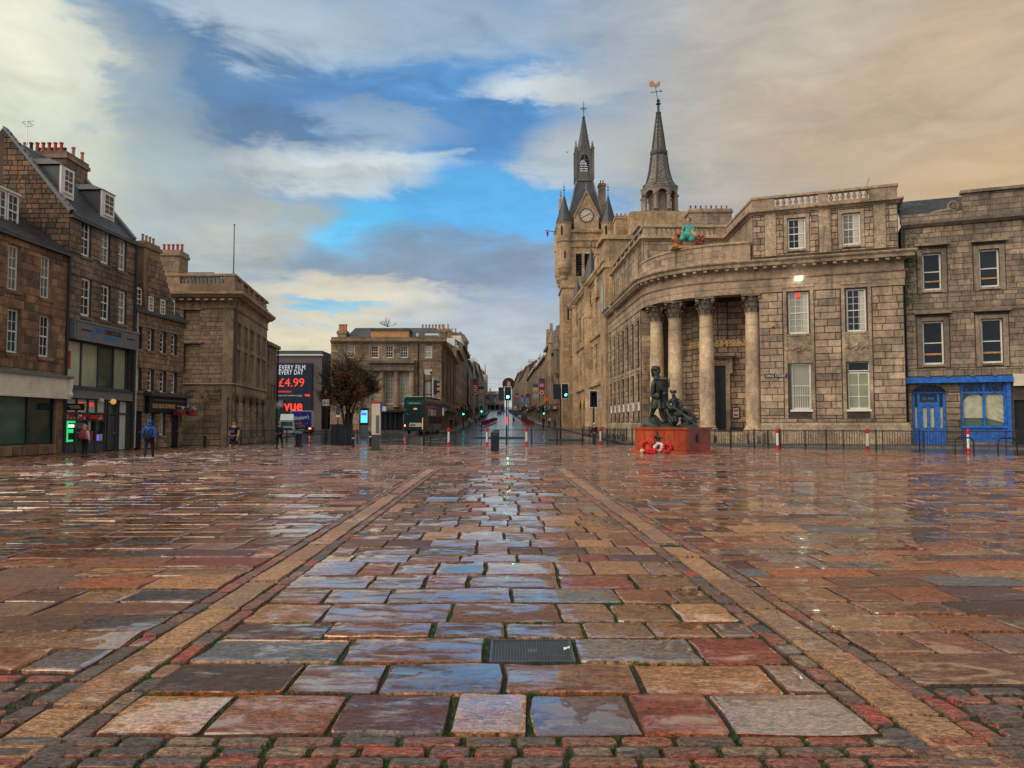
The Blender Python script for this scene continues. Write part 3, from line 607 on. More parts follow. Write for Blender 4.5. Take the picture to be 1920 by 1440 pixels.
# further rows of the centre band and of the two sides
def fill(s0, s1, t, tend, dl, dw, near_until=13, m='wet_setts', grow=0.0, rr=0.0):
    while t < tend:
        L_ = dl * R.uniform(0.8, 1.25); x = s0(t) if callable(s0) else s0; e = s1(t) if callable(s1) else s1; nr = t < near_until
        x += 0.0
        first = True
        while x < e - 0.02:
            w_ = dw * R.uniform(0.62, 1.5) * (R.uniform(0.4, 1) if first else 1); first = False
            if e - (x + w_) < dw * 0.35: w_ = e - x
            g = 0.012 if nr else 0.017
            sett(x + g, x + w_ - g, t + g, t + L_ - g, m, nr and abs((x + w_ / 2)) < 0.72 * t + 1)
            x += w_
        t += L_
fill(sLi, sRi, tv(1053), 27.0, 0.60, 0.52)
fill(lambda t: -max(3, 0.7 * t + 3), -2.64, 4.95, 27.0, 0.50, 0.74)
fill(2.54, lambda t: max(3, 0.7 * t + 3), 4.72, 27.0, 0.50, 0.74)
fill(lambda t: -(0.7 * t + 3), lambda t: 0.7 * t + 3, 27.0, 29.5, 0.22, 0.30, m='small_setts', near_until=0)
fill(lambda t: -(0.7 * t + 3), lambda t: 0.7 * t + 3, 29.5, 62.0, 0.42, 0.60, near_until=0)
# bands of long granite flags, each flanked by a course of small setts
for (a, b) in ((-2.48, -2.18), (2.09, 2.39)):
    t = 3.15
    while t < 27: L_ = R.uniform(1.0, 1.3); sett(a + 0.012, b - 0.012, t + 0.014, t + L_ - 0.014, 'band_granite', True, crown=0.004, inset=0.012, rnd=0.015); t += L_
    for (c0, c1) in ((a - 0.15, a - 0.008), (b + 0.008, b + 0.145)):
        t = 3.1
        while t < 27: L_ = R.uniform(0.24, 0.42); sett(c0 + R.uniform(0, 0.015), c1 - R.uniform(0, 0.015), t + 0.016, t + L_ - 0.016, 'small_setts', t < 14, crown=0.008, inset=0.016, rnd=0.03); t += L_
# small rounded setts in the foreground, laid in courses that bend up to the left
t = 2.626
while t < 3.85:
    x = -3.2
    while x < 3.2: w_ = R.uniform(0.20, 0.34); sett(x + 0.014, x + w_ - 0.014, t + 0.010, t + 0.110, 'small_setts', True, crown=0.010, inset=0.014, rnd=0.04, lift=0.0); x += w_
    t += 0.1185
for (x0, x1, tt) in ((-5.5, -2.65, 4.92), (2.55, 5.4, 4.70)):
    t = 3.2
    while t < tt - 0.05:
        L_ = min(R.uniform(0.125, 0.16), tt - t)
        x = x0
        while x < x1 - 0.03: w_ = min(R.uniform(0.2, 0.34), x1 - x); sett(x + 0.018, x + w_ - 0.018, t + 0.014, t + L_ - 0.012, 'small_setts', True, crown=0.012, inset=0.02, rnd=0.04); x += w_
        t += L_
STN.sort(key=lambda q: -q[0])
for i, (p_, vs, fs, m) in enumerate(STN[:300]):
    cx, cy = sum(v[0] for v in vs) / len(vs), sum(v[1] for v in vs) / len(vs)
    me = bpy.data.meshes.new('paving_stone'); me.from_pydata([(v[0] - cx, v[1] - cy, v[2]) for v in vs], [], fs); me.materials.append(MATS[m])
    me.polygons.foreach_set('use_smooth', [True] * len(me.polygons)); me.set_sharp_from_angle(angle=math.radians(22)); put('paving_stone', me, square, Matrix.Translation((cx, cy, 0)))
rest = {}
for q in STN[300:]: rest.setdefault(q[3], []).append(q)
for m, L in rest.items():
    mb = MB()
    for q in L: mb.add(q[1], q[2])
    o = mb.build('paving_stones', m, square, smooth=True, kind='stuff')
    try: o.data.set_sharp_from_angle(angle=math.radians(22))
    except Exception: pass
# iron inspection cover with raised studs
a, b, t0, t1 = CV; x0, _ = P2W(a, (t0 + t1) / 2); x1, _ = P2W(b, (t0 + t1) / 2); y0, y1 = t0 + 0.02, t1 - 0.02; x0 += 0.03; x1 -= 0.02
mat('cover_iron', (0.07, 0.07, 0.075), 0.35, 0.3, 9); cover = thing('inspection_cover', 'square dark iron inspection cover with a studded grid set among the centre stones', 'drain cover', ((x0 + x1) / 2, (y0 + y1) / 2, 0))
MB().box(x0, x1, y0, y1, -0.02, 0.000).box(x0, x1, y0, y0 + 0.012, 0, 0.008).box(x0, x1, y1 - 0.012, y1, 0, 0.008).box(x0, x0 + 0.012, y0 + 0.012, y1 - 0.012, 0, 0.008).box(x1 - 0.012, x1, y0 + 0.012, y1 - 0.012, 0, 0.008).build('frame', 'cover_iron', cover)
mb = MB(); nx, ny = 26, 18
for i in range(nx):
    for j in range(ny):
        if abs(i - nx / 2) < 2 and abs(j - ny / 2) < 2: continue
        px_ = x0 + 0.02 + (x1 - x0 - 0.04) * (i + (0.5 if j % 2 else 0.2)) / nx; py_ = y0 + 0.02 + (y1 - y0 - 0.04) * (j + 0.5) / ny; mb.box(px_ - 0.005, px_ + 0.005, py_ - 0.005, py_ + 0.005, 0, 0.006)
mb.build('stud_grid', 'dark_grey', cover); cover.location.z = -.008
# grass and moss growing out of the joints
mb = MB()
def tuft(x, y, n, hh=0.035, sp=0.02):
    for _ in range(n):
        a = R.uniform(0, 6.28); r_ = abs(R.gauss(0, sp)); bx, by = x + r_ * math.cos(a), y + r_ * math.sin(a) * 0.5; l = R.uniform(-0.02, 0.02); k = R.uniform(0.0012, 0.003); h_ = R.uniform(0.3, 1) * hh
        mb.add([(bx - k, by, -0.02), (bx + k, by, -0.02), (bx + l, by + R.uniform(-0.02, 0.02), h_ - 0.012)], [(0, 1, 2)])
for vb, vt, br in rows[:7]:
    y = (tv(vt) + 0.0)
    dens = 0.10 if y < 7 else 0.25; x = -2.1
    pat = R.random()
    while x < 2.0:
        x += R.expovariate(1 / dens) * 0.35
        if math.sin(x * 3.1 + y * 7) + math.sin(x * 7.7 + y) > -0.1: tuft(*P2W(x, y), R.randint(3, 12), 0.032)
        elif R.random() < 0.3: tuft(*P2W(x, y), 3, 0.02)
    ym = tv((vb + vt) / 2)
    for q in br:
        if q == 'C' or R.random() < 0.35: continue
        s_ = (q - 960) / FPX * ym - PD * ym
        for _ in range(14): tuft(*P2W(s_ + R.uniform(-0.008, 0.008), R.uniform(tv(vb), tv(vt))), R.randint(2, 7), 0.022, 0.008)
t = 3.5
while t < 3.95:
    x = -2.9
    while x < 2.9: x += R.expovariate(1 / 0.018); tuft(*P2W(x, t + R.uniform(-0.012, 0.012)), R.randint(2, 8), 0.022, 0.012)
    t += 0.059
for s_ in (-2.64, -2.485, -2.175, -2.03, 1.94, 2.085, 2.395, 2.54):
    t = 3.2
    while t < 9.0:
        t += R.expovariate(1 / 0.05)
        if math.sin(t * 2.3 + s_ * 5) > -0.3: tuft(*P2W(s_ + R.uniform(-0.012, 0.012), t), R.randint(2, 8), 0.025, 0.012)
for _ in range(2200):
    sd = R.choice((-1, 1)); s_ = sd * R.uniform(2.65, 5.0); tuft(*P2W(s_, 3.2 + 0.13 * R.randint(0, 12) + R.uniform(-0.015, 0.015)), R.randint(2, 5), 0.02, 0.012)
gr = mb.build('grass', 'grass_blade'); gr['kind'] = 'stuff'; gr['label'] = 'short green grass and moss sprouting from joints between the setts'
# litter of fallen leaves
for i, (u, v, c_) in enumerate([(785, 1253, 'pot_dark'), (838, 1148, 'painted_red'), (1418, 1192, 'banner_red'), (1062, 1220, 'letter_white')]):
    x, y = gpx(u, v, 0.01); q = MB()
    q.add([(-0.035, 0, 0), (-0.01, 0.018, 0.012), (0.03, 0.012, 0.004), (0.045, 0, 0.010), (0.02, -0.016, 0.004), (-0.012, -0.014, 0.008)], [(0, 1, 5), (1, 2, 4, 5), (2, 3, 4)])
    o = q.build('fallen_leaf', c_); o.location = (x, y, 0.022); o.rotation_euler.z = R.uniform(0, 3)
    tag(o, ['curled dark leaf lying on a pinkish stone left of the iron cover', 'thin reddish leaf lying on a wet bluish stone', 'red leaf beside the right hand band of long flags', 'scrap of pale litter at the far right corner of the iron cover'][i], ['leaf', 'leaf', 'leaf', 'litter'][i])
# ================================================================ BUILDINGS
def slates(root, fr, a0, a1, p0, p1, m='slate', course=0.24, name='slates', sw=0.36, skew0=0.0, skew1=0.0):
    # p = (inward, height) of the eave and the ridge; skew pulls the ends in towards the ridge
    mb = MB(fr.M); L = math.hypot(p1[0] - p0[0], p1[1] - p0[1]); n = max(1, int(L / course)); k = 0
    for j in range(n):
        f0, f1 = j / n, (j + 1.25) / n; y0, z0 = p0[0] + (p1[0] - p0[0]) * f0, p0[1] + (p1[1] - p0[1]) * f0; y1, z1 = p0[0] + (p1[0] - p0[0]) * min(f1, 1), p0[1] + (p1[1] - p0[1]) * min(f1, 1)
        s = a0 + skew0 * f0; e = a1 - skew1 * f0; x = s - (sw / 2 if j % 2 else 0)
        while x < e:
            w_ = sw * R.uniform(0.75, 1.25); xa, xb = max(x, s), min(x + w_ - 0.012, e); x += w_
            if xb - xa < 0.03: continue
            up = 0.028 * R.uniform(0.7, 1.4); mb.add([(xa, y0 - 0.02, z0 + up), (xb, y0 - 0.02, z0 + up), (xb, y1, z1 + 0.004), (xa, y1, z1 + 0.004), (xa, y0, z0), (xb, y0, z0)], [(0, 1, 2, 3), (4, 5, 1, 0)])
    o = mb.build(name, m, root, kind='stuff')
    q = MB(fr.M); q.quad((a0, p0[0], p0[1] - 0.03), (a1, p0[0], p0[1] - 0.03), (a1 - skew1, p1[0], p1[1] - 0.03), (a0 + skew0, p1[0], p1[1] - 0.03)); q.build('roof', m, root); return o
def body(root, pts, z0, z1, m='wall_core', name='core'):
    return MB().zprism(pts, z0, z1).build(name, m, root)
POTP = [(0.10, 0), (0.13, 0.03), (0.105, 0.1), (0.095, 0.55), (0.13, 0.58), (0.13, 0.66), (0.08, 0.66)]
POTM = {}
def pots(root, pl, kinds, sc=1.0):
    for (x, y, z), k in zip(pl, kinds):
        if k not in POTM: POTM[k] = MB().lathe(0, 0, POTP, 10).mesh('chimney_pot', k)
        put('chimney_pot', POTM[k], root, Matrix.Translation((x, y, z)) @ Matrix.Scale(sc, 4))
def stack(root, x0, x1, y0, y1, z0, z1, m, blocks=None, rz=None):
    mb = MB(rz or Matrix.Identity(4)); mb.box(x0, x1, y0, y1, z0, z1 - 0.45); mb.box(x0 - 0.12, x1 + 0.12, y0 - 0.12, y1 + 0.12, z1 - 0.45, z1 - 0.22); mb.box(x0 - 0.05, x1 + 0.05, y0 - 0.05, y1 + 0.05, z1 - 0.22, z1)
    o = mb.build('chimney', m, root)
    if blocks and rz is None:
        ashlar(root, Fr((x0, y0, 0), (1, 0)), 0, x1 - x0, z0, z1 - 0.47, [], 0.4, 0.6, m=m, proud=0.02); ashlar(root, Fr((x1, y0, 0), (0, 1)), 0, y1 - y0, z0, z1 - 0.47, [], 0.4, 0.6, m=m, proud=0.02)
    return o
def box(root, fr, a0, a1, h0, h1, w0, w1, m, name='trim', parent=None):     # w measured outwards
    return MB(fr.M).box(a0, a1, -w1, -w0, h0, h1).build(name, m, parent or root)
def ops_of(rs): return [(a, b, c, d) for (a, b, c, d) in rs]
# ---------------------------------------------------------------- left terrace
frL = Fr((-24.78, 30, 0), (0.04, 1))
aX = frL.px(122, 700)[0]; a248 = frL.px(248, 700)[0]
# --- first house: brown stone, cream fascia
B1 = thing('stone_house', 'low brown stone house at the left edge with a cream shop fascia', 'building', (-24.6, 34, 0))
e1 = 10.85
W1 = [frL.rect(16, 459, 37.5, 545), frL.rect(77, 479, 96.6, 560), frL.rect(14, 579, 37.5, 662), frL.rect(74.5, 591, 95.6, 670)]
fa0, fa1 = -2.0, aX - 0.15
fz1, fz0 = 4.05, 3.05
shop1 = (0.3, frL.px(104, 780)[0], 0.55, 3.0)
ops = W1 + [(-0.6, shop1[1], shop1[2], fz1)]
wall(B1, frL, -2.0, aX, 0, e1, ops, 'mortar')
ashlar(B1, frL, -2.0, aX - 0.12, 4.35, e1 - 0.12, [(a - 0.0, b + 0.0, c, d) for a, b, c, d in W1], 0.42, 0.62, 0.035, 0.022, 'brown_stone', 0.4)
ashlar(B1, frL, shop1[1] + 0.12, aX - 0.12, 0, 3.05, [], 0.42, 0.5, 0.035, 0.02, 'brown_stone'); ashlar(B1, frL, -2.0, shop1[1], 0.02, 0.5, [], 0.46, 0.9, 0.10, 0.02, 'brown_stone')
for i, r in enumerate(W1): window(B1, frL, *r, 3, 4, 0.2, pane=['pane_dark', 'pane_curtain', 'pane_teal', 'pane_dark'][i], sill='brown_stone', edge=0.09)
box(B1, frL, -2.0, aX - 0.02, fz0, fz1, 0.0, 0.35, 'cream_paint', 'fascia'); box(B1, frL, -2.0, aX + 0.02, fz1 + 0.003, fz1 + 0.14, 0.0, 0.5, 'grey_trim', 'cornice'); box(B1, frL, -2.0, aX - 0.04, fz0 - 0.1, fz0 - 0.003, 0.05, 0.42, 'cream_paint', 'fascia_moulding')
MB(frL.M).lathe(aX - 0.12, -0.36, [(0.02, 3.0), (0.16, 3.06), (0.19, 3.2), (0.12, 3.35), (0.16, 3.6), (0.16, 4.02), (0.1, 4.04)], 10).build('console_bracket', 'cream_paint', B1)
for (p, q) in ((-0.6, 0.25 + 3.1), (3.42, frL.px(55, 780)[0] - 0.04), (frL.px(55, 780)[0] + 0.04, shop1[1] - 0.1)):
    MB(frL.M).box(p, q, 0.18, 0.2, 0.62, 2.98).build('shop_window_pane', 'pane_display', B1)
mb = MB(frL.M)
for x in (3.35, frL.px(55, 780)[0], shop1[1] - 0.06): mb.box(x - 0.04, x + 0.04, 0.12, 0.26, 0.62, 2.98)
mb.box(-0.6, shop1[1], 0.1, 0.28, 0.55, 0.62); mb.box(-0.6, shop1[1], 0.1, 0.28, 2.98, 3.06); mb.build('shop_window_frame', 'black_paint', B1)
MB(frL.M).tube([(aX - 0.08, -0.12, 0.1), (aX - 0.08, -0.12, e1 - 0.1)], 0.07, 8).build('drainpipe', 'black_paint', B1)
box(B1, frL, -2.0, aX, e1 - 0.12, e1 + 0.02, 0.0, 0.28, 'dark_grey', 'gutter')
slates(B1, frL, -2.0, aX, (-0.25, e1 + 0.03), (6.0, e1 + 4.6)); body(B1, [(-25.6, 28), (-24.75, 41.9), (-33, 41.9), (-33, 28)], 0.0, e1 - 0.3)
# canted bay dormer
dz0, dz1 = e1 + 0.75, e1 + 2.55; aR = frL.px(44, 380, -1.4)[0]; aL = aR - 3.0
plan = [(aL, 1.9), (aL + 0.6, 1.2), (aR - 0.6, 1.2), (aR, 1.9), (aR, 4.2), (aL, 4.2)]
dm = MB(frL.M).zprism(plan, dz0 - 0.25, dz0).build('dormer', 'white_paint', B1); MB(frL.M).zprism([(p, q - 0.12 if q < 2 else q) for p, q in plan], dz1, dz1 + 0.12).build('dormer_eave', 'white_paint', dm)
MB(frL.M).add([(aL - .1, 1.75, dz1 + .12), (aL + .55, 1.05, dz1 + .12), (aR - .55, 1.05, dz1 + .12), (aR + .1, 1.75, dz1 + .12), (aR - .4, 4.4, dz1 + 1.0), (aL + .4, 4.4, dz1 + 1.0), (aR + .1, 4.4, dz1 + .12), (aL - .1, 4.4, dz1 + .12)], [(1, 2, 4, 5), (2, 3, 4), (3, 6, 4), (0, 1, 5), (7, 0, 5)]).build('dormer_roof', 'slate', dm)
def facet(fr, p, q): A, B_ = fr.at(p[0], 0, -p[1]), fr.at(q[0], 0, -q[1]); return Fr((A.x, A.y, 0), (B_.x - A.x, B_.y - A.y)), (Vector(B_) - Vector(A)).length
for i in range(3):
    f_, L_ = facet(frL, plan[i], plan[i + 1]); n_ = 2 if L_ > 1.2 else 1
    for k in range(n_): window(dm, f_, L_ * k / n_ + 0.04, L_ * (k + 1) / n_ - 0.04, dz0, dz1, 3 if L_ < 1.2 else 2, 4, 0.0, edge=0.1, name='dormer_window')
body(B1, [tuple(frL.at(aL + .1, 0, -1.98).xy), tuple(frL.at(aR - .1, 0, -1.98).xy), tuple(frL.at(aR - .1, 0, -4).xy), tuple(frL.at(aL + .1, 0, -4).xy)], dz0, dz1, 'pane_dark', 'dormer_core')
# --- second house: tall tenement with big first floor shop window
B2 = thing('tenement', 'tall brown tenement with slate roof, wide upstairs shop window and convenience shop below', 'building', (-24.3, 44, 0))
e2 = 13.12
W2 = [frL.rect(153.8, 414, 170, 482), frL.rect(190, 432, 205.5, 496), frL.rect(222.6, 447.5, 236, 508.5), frL.rect(153, 521.6, 170, 594), frL.rect(190, 534.7, 205.5, 601), frL.rect(222, 545, 236, 608)]
zs1, zs0 = 7.35, 6.3; zg1, zg0 = 6.2, 3.75; c0, c1 = aX + 0.1, frL.px(241, 700)[0]
ops = W2 + [(c0, c1, 0.0, zs0 + 0.1)]
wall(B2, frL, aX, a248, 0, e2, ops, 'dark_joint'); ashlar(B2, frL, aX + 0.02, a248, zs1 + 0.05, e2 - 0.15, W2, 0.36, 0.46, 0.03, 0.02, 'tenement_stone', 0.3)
for i, r in enumerate(W2): window(B2, frL, *r, 2, 4, 0.12, pane=['pane_dark', 'pane_dark', 'pane_curtain'][i % 3], edge=0.12, sill='tenement_stone')
box(B2, frL, aX - 0.05, a248 + 0.05, e2 - 0.16, e2, 0.0, 0.22, 'dark_grey', 'gutter')
MB(frL.M).tube([(a248 - 0.1, -0.14, 0.1), (a248 - 0.1, -0.14, e2 - 0.1)], 0.07, 8).build('drainpipe', 'black_paint', B2)
slates(B2, frL, aX, a248, (-0.15, e2 + 0.03), (3.8, e2 + 4.5)); body(B2, [tuple(frL.at(aX + .1, 0, -0.5).xy), tuple(frL.at(a248 - .05, 0, -0.5).xy), tuple(frL.at(a248 - .05, 0, -9).xy), tuple(frL.at(aX + .1, 0, -9).xy)], zg1, e2 - 0.2)
body(B2, [tuple(frL.at(aX + .1, 0, -2.2).xy), tuple(frL.at(a248 - .05, 0, -2.2).xy), tuple(frL.at(a248 - .05, 0, -9).xy), tuple(frL.at(aX + .1, 0, -9).xy)], 0, zg1 - .01)
for yy, nm in ((frL.at(aX)[1] + 0.02, 'gable_wall'), (frL.at(a248)[1] - 0.3, 'gable_wall')):
    x0 = -24.3 + 0.04 * (yy - 42)
    MB().prism([(x0, 9.0), (x0, e2 + 0.35), (x0 - 3.85, e2 + 4.9), (x0 - 7.7, e2 + 0.35), (x0 - 7.7, 9.0)][::-1], yy, yy + 0.35).build(nm, 'rubble', B2)
    MB().add([(x0 + .1, yy - .06, e2 + .30), (x0 + .1, yy + .42, e2 + .30), (x0 - 3.85, yy + .42, e2 + 4.98), (x0 - 3.85, yy - .06, e2 + 4.98), (x0 - .05, yy - .06, e2 + .15), (x0 - 3.85, yy - .06, e2 + 4.82)], [(0, 1, 2, 3), (4, 0, 3, 5)]).build('verge', 'grey_trim', B2)
gs = Fr((0, frL.at(aX)[1] + 0.02, 0), (1, 0)); xg = -24.3
ashlar(B2, gs, -30, xg - 0.02, 10.4, 17.9, [], 0.30, 0.42, 0.04, 0.02, 'rubble', 0.6, clip=lambda z: (-28.1, min(xg, xg - (z - 13.55) / 1.195)))
cx0, cx1, cy0, cy1 = -30.2, -27.2, 46.1, 48.5
stack(B2, cx0, cx1, cy0, cy1, 13.5, 18.25, 'tenement_stone', True)
ps = [(-28.9 + 0.33 * i, 45.35, 17.45) for i in range(6)] + [(-28.7 + 0.33 * i, 46.6, 17.45) for i in range(6)]
pots(B2, [(-29.9 + .37 * i, 46.4, 18.25) for i in range(7)] + [(-29.6 + .4 * i, 47.3, 18.25) for i in range(5)] + [(-27.4, 47.2, 18.25), (-27.35, 48.1, 18.25)], ['pot_red', 'pot_dark', 'pot_red', 'pot_red', 'pot_red', 'pot_red', 'pot_red', 'pot_dark', 'pot_red', 'pot_dark', 'pot_red', 'pot_dark', 'pot_orange', 'pot_orange'], .95)
for (u0, v0, u1, v1) in ((118, 316, 136, 372), (194, 363, 212, 413)):
    f2 = Fr(frL.at(0, 0, -0.75), frL.d); a, b, h0, h1 = f2.rect(u0, v0, u1, v1); h0 += 0.1
    d_ = MB(f2.M).box(a - 0.08, b + 0.08, 0.12, 3.2, h0 - 0.5, h1).build('dormer', 'dark_grey', B2); MB(f2.M).box(a - 0.12, b + 0.12, 0.0, 0.10, h0 - 0.1, h1 + 0.06).build('dormer_face', 'white_paint', d_)
    MB(f2.M).add([(a - .2, -.1, h1 + .07), (b + .2, -.1, h1 + .07), (b + .2, 3.0, h1 + .07), (a - .2, 3.0, h1 + .07), (a - .0, .8, h1 + .45), (b + .0, .8, h1 + .45), (b, 3.0, h1 + .45), (a, 3.0, h1 + .45)], [(0, 1, 5, 4), (1, 2, 6, 5), (4, 5, 6, 7), (3, 0, 4, 7), (0, 3, 2, 1)]).build('dormer_roof', 'slate', d_)
    window(B2, f2, a + 0.02, b - 0.02, h0 + 0.1, h1 - 0.05, 2, 4, -0.07, edge=0.1, name='dormer_window')
for yy in (46.9,): MB().tube([(-29.7, 46.2, 17.9), (-29.7, 46.2, 20.2)], 0.025, 5).tube([(-30.0, 46.2, 20.1), (-29.3, 46.2, 20.15)], 0.02, 5).tube([(-29.8, 46.2, 19.8), (-29.4, 46.2, 19.85)], 0.02, 5).tube([(-29.9, 46, 20), (-29.9, 46.4, 20)], 0.02, 5).tube([(-29.5, 45.9, 20), (-29.5, 46.5, 20)], 0.02, 5).build('television_aerial', 'chrome', B2)
# sign and upstairs window
sg = MB(frL.M).box(c0 + 0.15, c1 + 0.35, -0.42, -0.1, zs0, zs1).build('shop_sign', 'grey_panel', B2); MB(frL.M).box(c0, c0 + 0.145, -0.40, 0.1, zs0, zs1).box(c0 + .1, c1 + .4, -.47, -.425, zs1 - .09, zs1 + .03).box(c0 + .1, c1 + .4, -.47, -.425, zs0 - .05, zs0 + .05).build('sign_frame', 'grey_trim', B2)
am = (c0 + c1) / 2
text('CHANCELLOR', 0.40, frL.T(am + 0.55, zs0 + 0.55, 0.425), 'letter_dark', sg, width=1.75, bold=.008); text('BLUE', 0.40, frL.T(am - 0.78, zs0 + 0.55, 0.43), 'letter_blue', sg, width=0.7, bold=.008); MB(frL.M).box(am - .3, am + 1.0, -.428, -.42, zs0 + .27, zs0 + .44).build('sign_band', 'letter_blue', sg)
MB(frL.M).box(am - 1.55, am - 1.4, -.425, -.42, zs0 + .25, zs0 + .7).box(am - 1.4, am - 1.25, -.425, -.42, zs0 + .6, zs0 + .85).box(am - 1.7, am - 1.3, -.425, -.42, zs0 + .2, zs0 + .27).build('sign_emblem', 'letter_blue', sg)
for q in (c0 + 1.05, c1 - 0.6): MB(frL.M).box(q - .45, q + .45, -.428, -.42, zs0 + .5, zs0 + .6).build('sign_small_print', 'letter_dark', sg)
ms = [frL.px(u, 690)[0] for u in (156.5, 188.5, 217)]; xs = [c0 + 0.05] + ms + [c1 - 0.05]
mb = MB(frL.M)
for x in ms + [c0 + 0.06, c1 - 0.06]: mb.box(x - 0.05, x + 0.05, 0.12, 0.3, zg0, zg1)
mb.box(c0, c1, 0.1, 0.32, zg1, zs0 + 0.1); mb.box(c0, c1, -0.12, 0.32, zg0 - 0.16, zg0); mb.build('upper_shop_window_frame', 'dark_grey', B2)
for i in range(4): MB(frL.M).box(xs[i] + 0.05, xs[i + 1] - 0.05, 0.2, 0.22, zg0, zg1).build('shop_window_pane', ['pane_blind_reflection', 'pane_blind_reflection', 'pane_green', 'pane_blind_reflection'][i], B2)  # pale upstairs panes have their greenish reflection put into the colour
MB(frL.M).box(xs[0] + .1, xs[0] + .6, .18, .195, zg0 + .9, zg0 + 1.9).build('poster', 'poster_red', B2)
box(B2, frL, c0 - 0.05, c1 + 0.15, 3.05, 3.55, -0.1, 0.22, 'grey_trim', 'fascia')
mb = MB(frL.M); mb.box(c0 - .08, c1 + .2, -.32, 0.1, 3.553, 3.62); mb.build('cornice', 'dark_grey', B2)
g = [frL.px(u, 800)[0] for u in (124, 144, 165, 181, 198, 203, 219, 223, 239)]
pan = [(g[0], g[1], 'cream_board'), (g[1], g[2], 'cream_board'), (g[2], g[3], 'cream_board'), (g[3], g[4], 'cream_board')]
sf = MB(frL.M)
for x in g[:5] + [g[5], g[6], g[7], g[8]]: sf.box(x - 0.05, x + 0.05, 0.0, 0.2, 0.0, 3.05)
sf.box(c0, g[4], 0.0, 0.2, 2.2, 2.28); sf.box(c0, g[4], 0.0, 0.2, 1.78, 1.84); sf.box(c0, g[4], 0.0, 0.2, 0.55, 0.62); sf.box(g[5], g[6], 0.02, 0.2, 2.2, 2.3); sf.box(g[7], g[8], 0.02, 0.2, 2.2, 2.28); sf.build('shopfront_frame', 'dark_grey', B2)
MB(frL.M).box(c0, g[4], 0.06, 0.25, 0, 0.55).build('stall_riser', 'dark_grey', B2)
for k, (p, q, m_) in enumerate(pan):
    MB(frL.M).box(p + .05, q - .05, 0.1, 0.12, 2.28, 3.0).build('fanlight_panel', m_, B2)
    if k != 2: MB(frL.M).box(p + .05, q - .05, 0.09, 0.12, 1.84, 2.2).build('poster_strip', 'poster_red', B2)
    if k: MB(frL.M).box(p + .05, q - .05, 0.14, 0.16, 0.62, 1.78 if k != 2 else 2.2).build('shop_window_pane', 'pane_dark', B2)
box(B2, frL, g[2] + .08, g[3] - .08, 1.9, 2.12, -.08, .06, 'red_paint', 'red_light_box'); text('WINE', 0.3, frL.T((g[1] + g[2]) / 2, 2.62, -0.09), 'letter_red', B2, width=.6); text('CITY', 0.3, frL.T((g[2] + g[3]) / 2, 2.62, -0.09), 'letter_red', B2, width=.45)
mb = MB(frL.M)
for i in range(26): x = R.uniform(g[0] + .1, g[4] - .15); z = R.choice([1.9, 2.04]); mb.box(x, x + R.uniform(.04, .09), 0.07, 0.085, z, z + .09)
mb.build('price_tickets', 'letter_white', B2)
for (p, q, z0, z1, m_) in ((g[2] + .15, g[3] - .15, .65, 1.2, 'poster_red'), (g[3] + .12, g[3] + .45, .64, 1.0, 'kiosk_violet'), (g[3] + .5, g[4] - .1, .64, 1.02, 'cream_board'), (g[2] + .25, g[2] + .42, 1.25, 1.75, 'cream_board'), (g[3] + .15, g[3] + .32, 1.2, 1.6, 'teal_paint'), (g[1] + .1, g[1] + .5, 1.1, 1.13, 'cream_board'), (g[1] + .1, g[2] - .1, 1.35, 1.7, 'grey_panel')): MB(frL.M).box(p, q, .115, .13, z0, z1).build('window_sticker', m_, B2)
atm = MB(frL.M).box(g[0] + .05, g[0] + .2, 0.0, .1, .62, 1.78).box(g[0] + .2, g[1] - .05, .06, .1, 1.66, 1.78).box(g[0] + .38, g[1] - .22, .05, .1, 1.12, 1.33).box(g[0] + .32, g[1] - .2, .06, .1, .64, .74).build('cash_machine', 'atm_green', B2)
MB(frL.M).box(g[0] + .2, g[1] - .05, .1, .12, .62, 1.66).build('machine_front', 'black_paint', atm); MB(frL.M).box(g[0] + .25, g[1] - .1, .085, .098, 1.42, 1.58).build('machine_screen', 'screen_white', atm)
def panel_door(root, fr, a, b, h0, h1, m, w_=0.0, name='door'):
    d_ = MB(fr.M).box(a, b, -w_ + .12, -w_ + .18, h0, h1).build(name, m, root); mb = MB(fr.M); ww = (b - a) / 2
    for i in range(2):
        for (z0, z1) in ((.08, .38), (.44, .72), (.78, .95)): mb.box(a + ww * i + .09, a + ww * (i + 1) - .05, -w_ + .10, -w_ + .118, h0 + (h1 - h0) * z0, h0 + (h1 - h0) * z1)
    mb.build('door_panel', m, d_); MB(fr.M).ball((b - .1, -w_ + .07, h0 + 1.0), .04, 6, 4).build('door_handle', 'chrome', d_); return d_
panel_door(B2, frL, g[5] + .05, g[6] - .05, 0.05, 2.2, 'dark_grey', name='grey_door'); MB(frL.M).box(g[5] + .05, g[6] - .05, .14, .16, 2.3, 3.05).build('fanlight_pane', 'pane_green', B2)
panel_door(B2, frL, g[7] + .05, g[8] - .05, 0.05, 2.2, 'cream_board', name='cream_door'); MB(frL.M).box(g[7] + .05, g[8] - .05, .1, .12, 2.3, 3.0).build('fanlight_board', 'cream_board', B2)
hs = MB(frL.M).box(c0 - .15, c0 - .1, -1.15, -0.1, 2.35, 2.72).build('hanging_sign', 'black_paint', B2); q_ = frL.at(c0 - .152, 0, .6); MB().box(q_.x - .35, q_.x + .3, q_.y - .012, q_.y - .002, 2.56, 2.6).box(q_.x - .2, q_.x + .4, q_.y - .012, q_.y - .002, 2.46, 2.5).build('sign_small_print', 'letter_gold', hs)
for u, m_ in ((181, 'cream_board'), (204, 'lamp_amber')):
    a = frL.px(u, 750)[0]; MB(frL.M).ball((a, -.28, 2.95), .17, 8, 6).tube([(a, 0, 2.95), (a, -.25, 2.95)], .02, 5).build('wall_lamp', m_, B2)
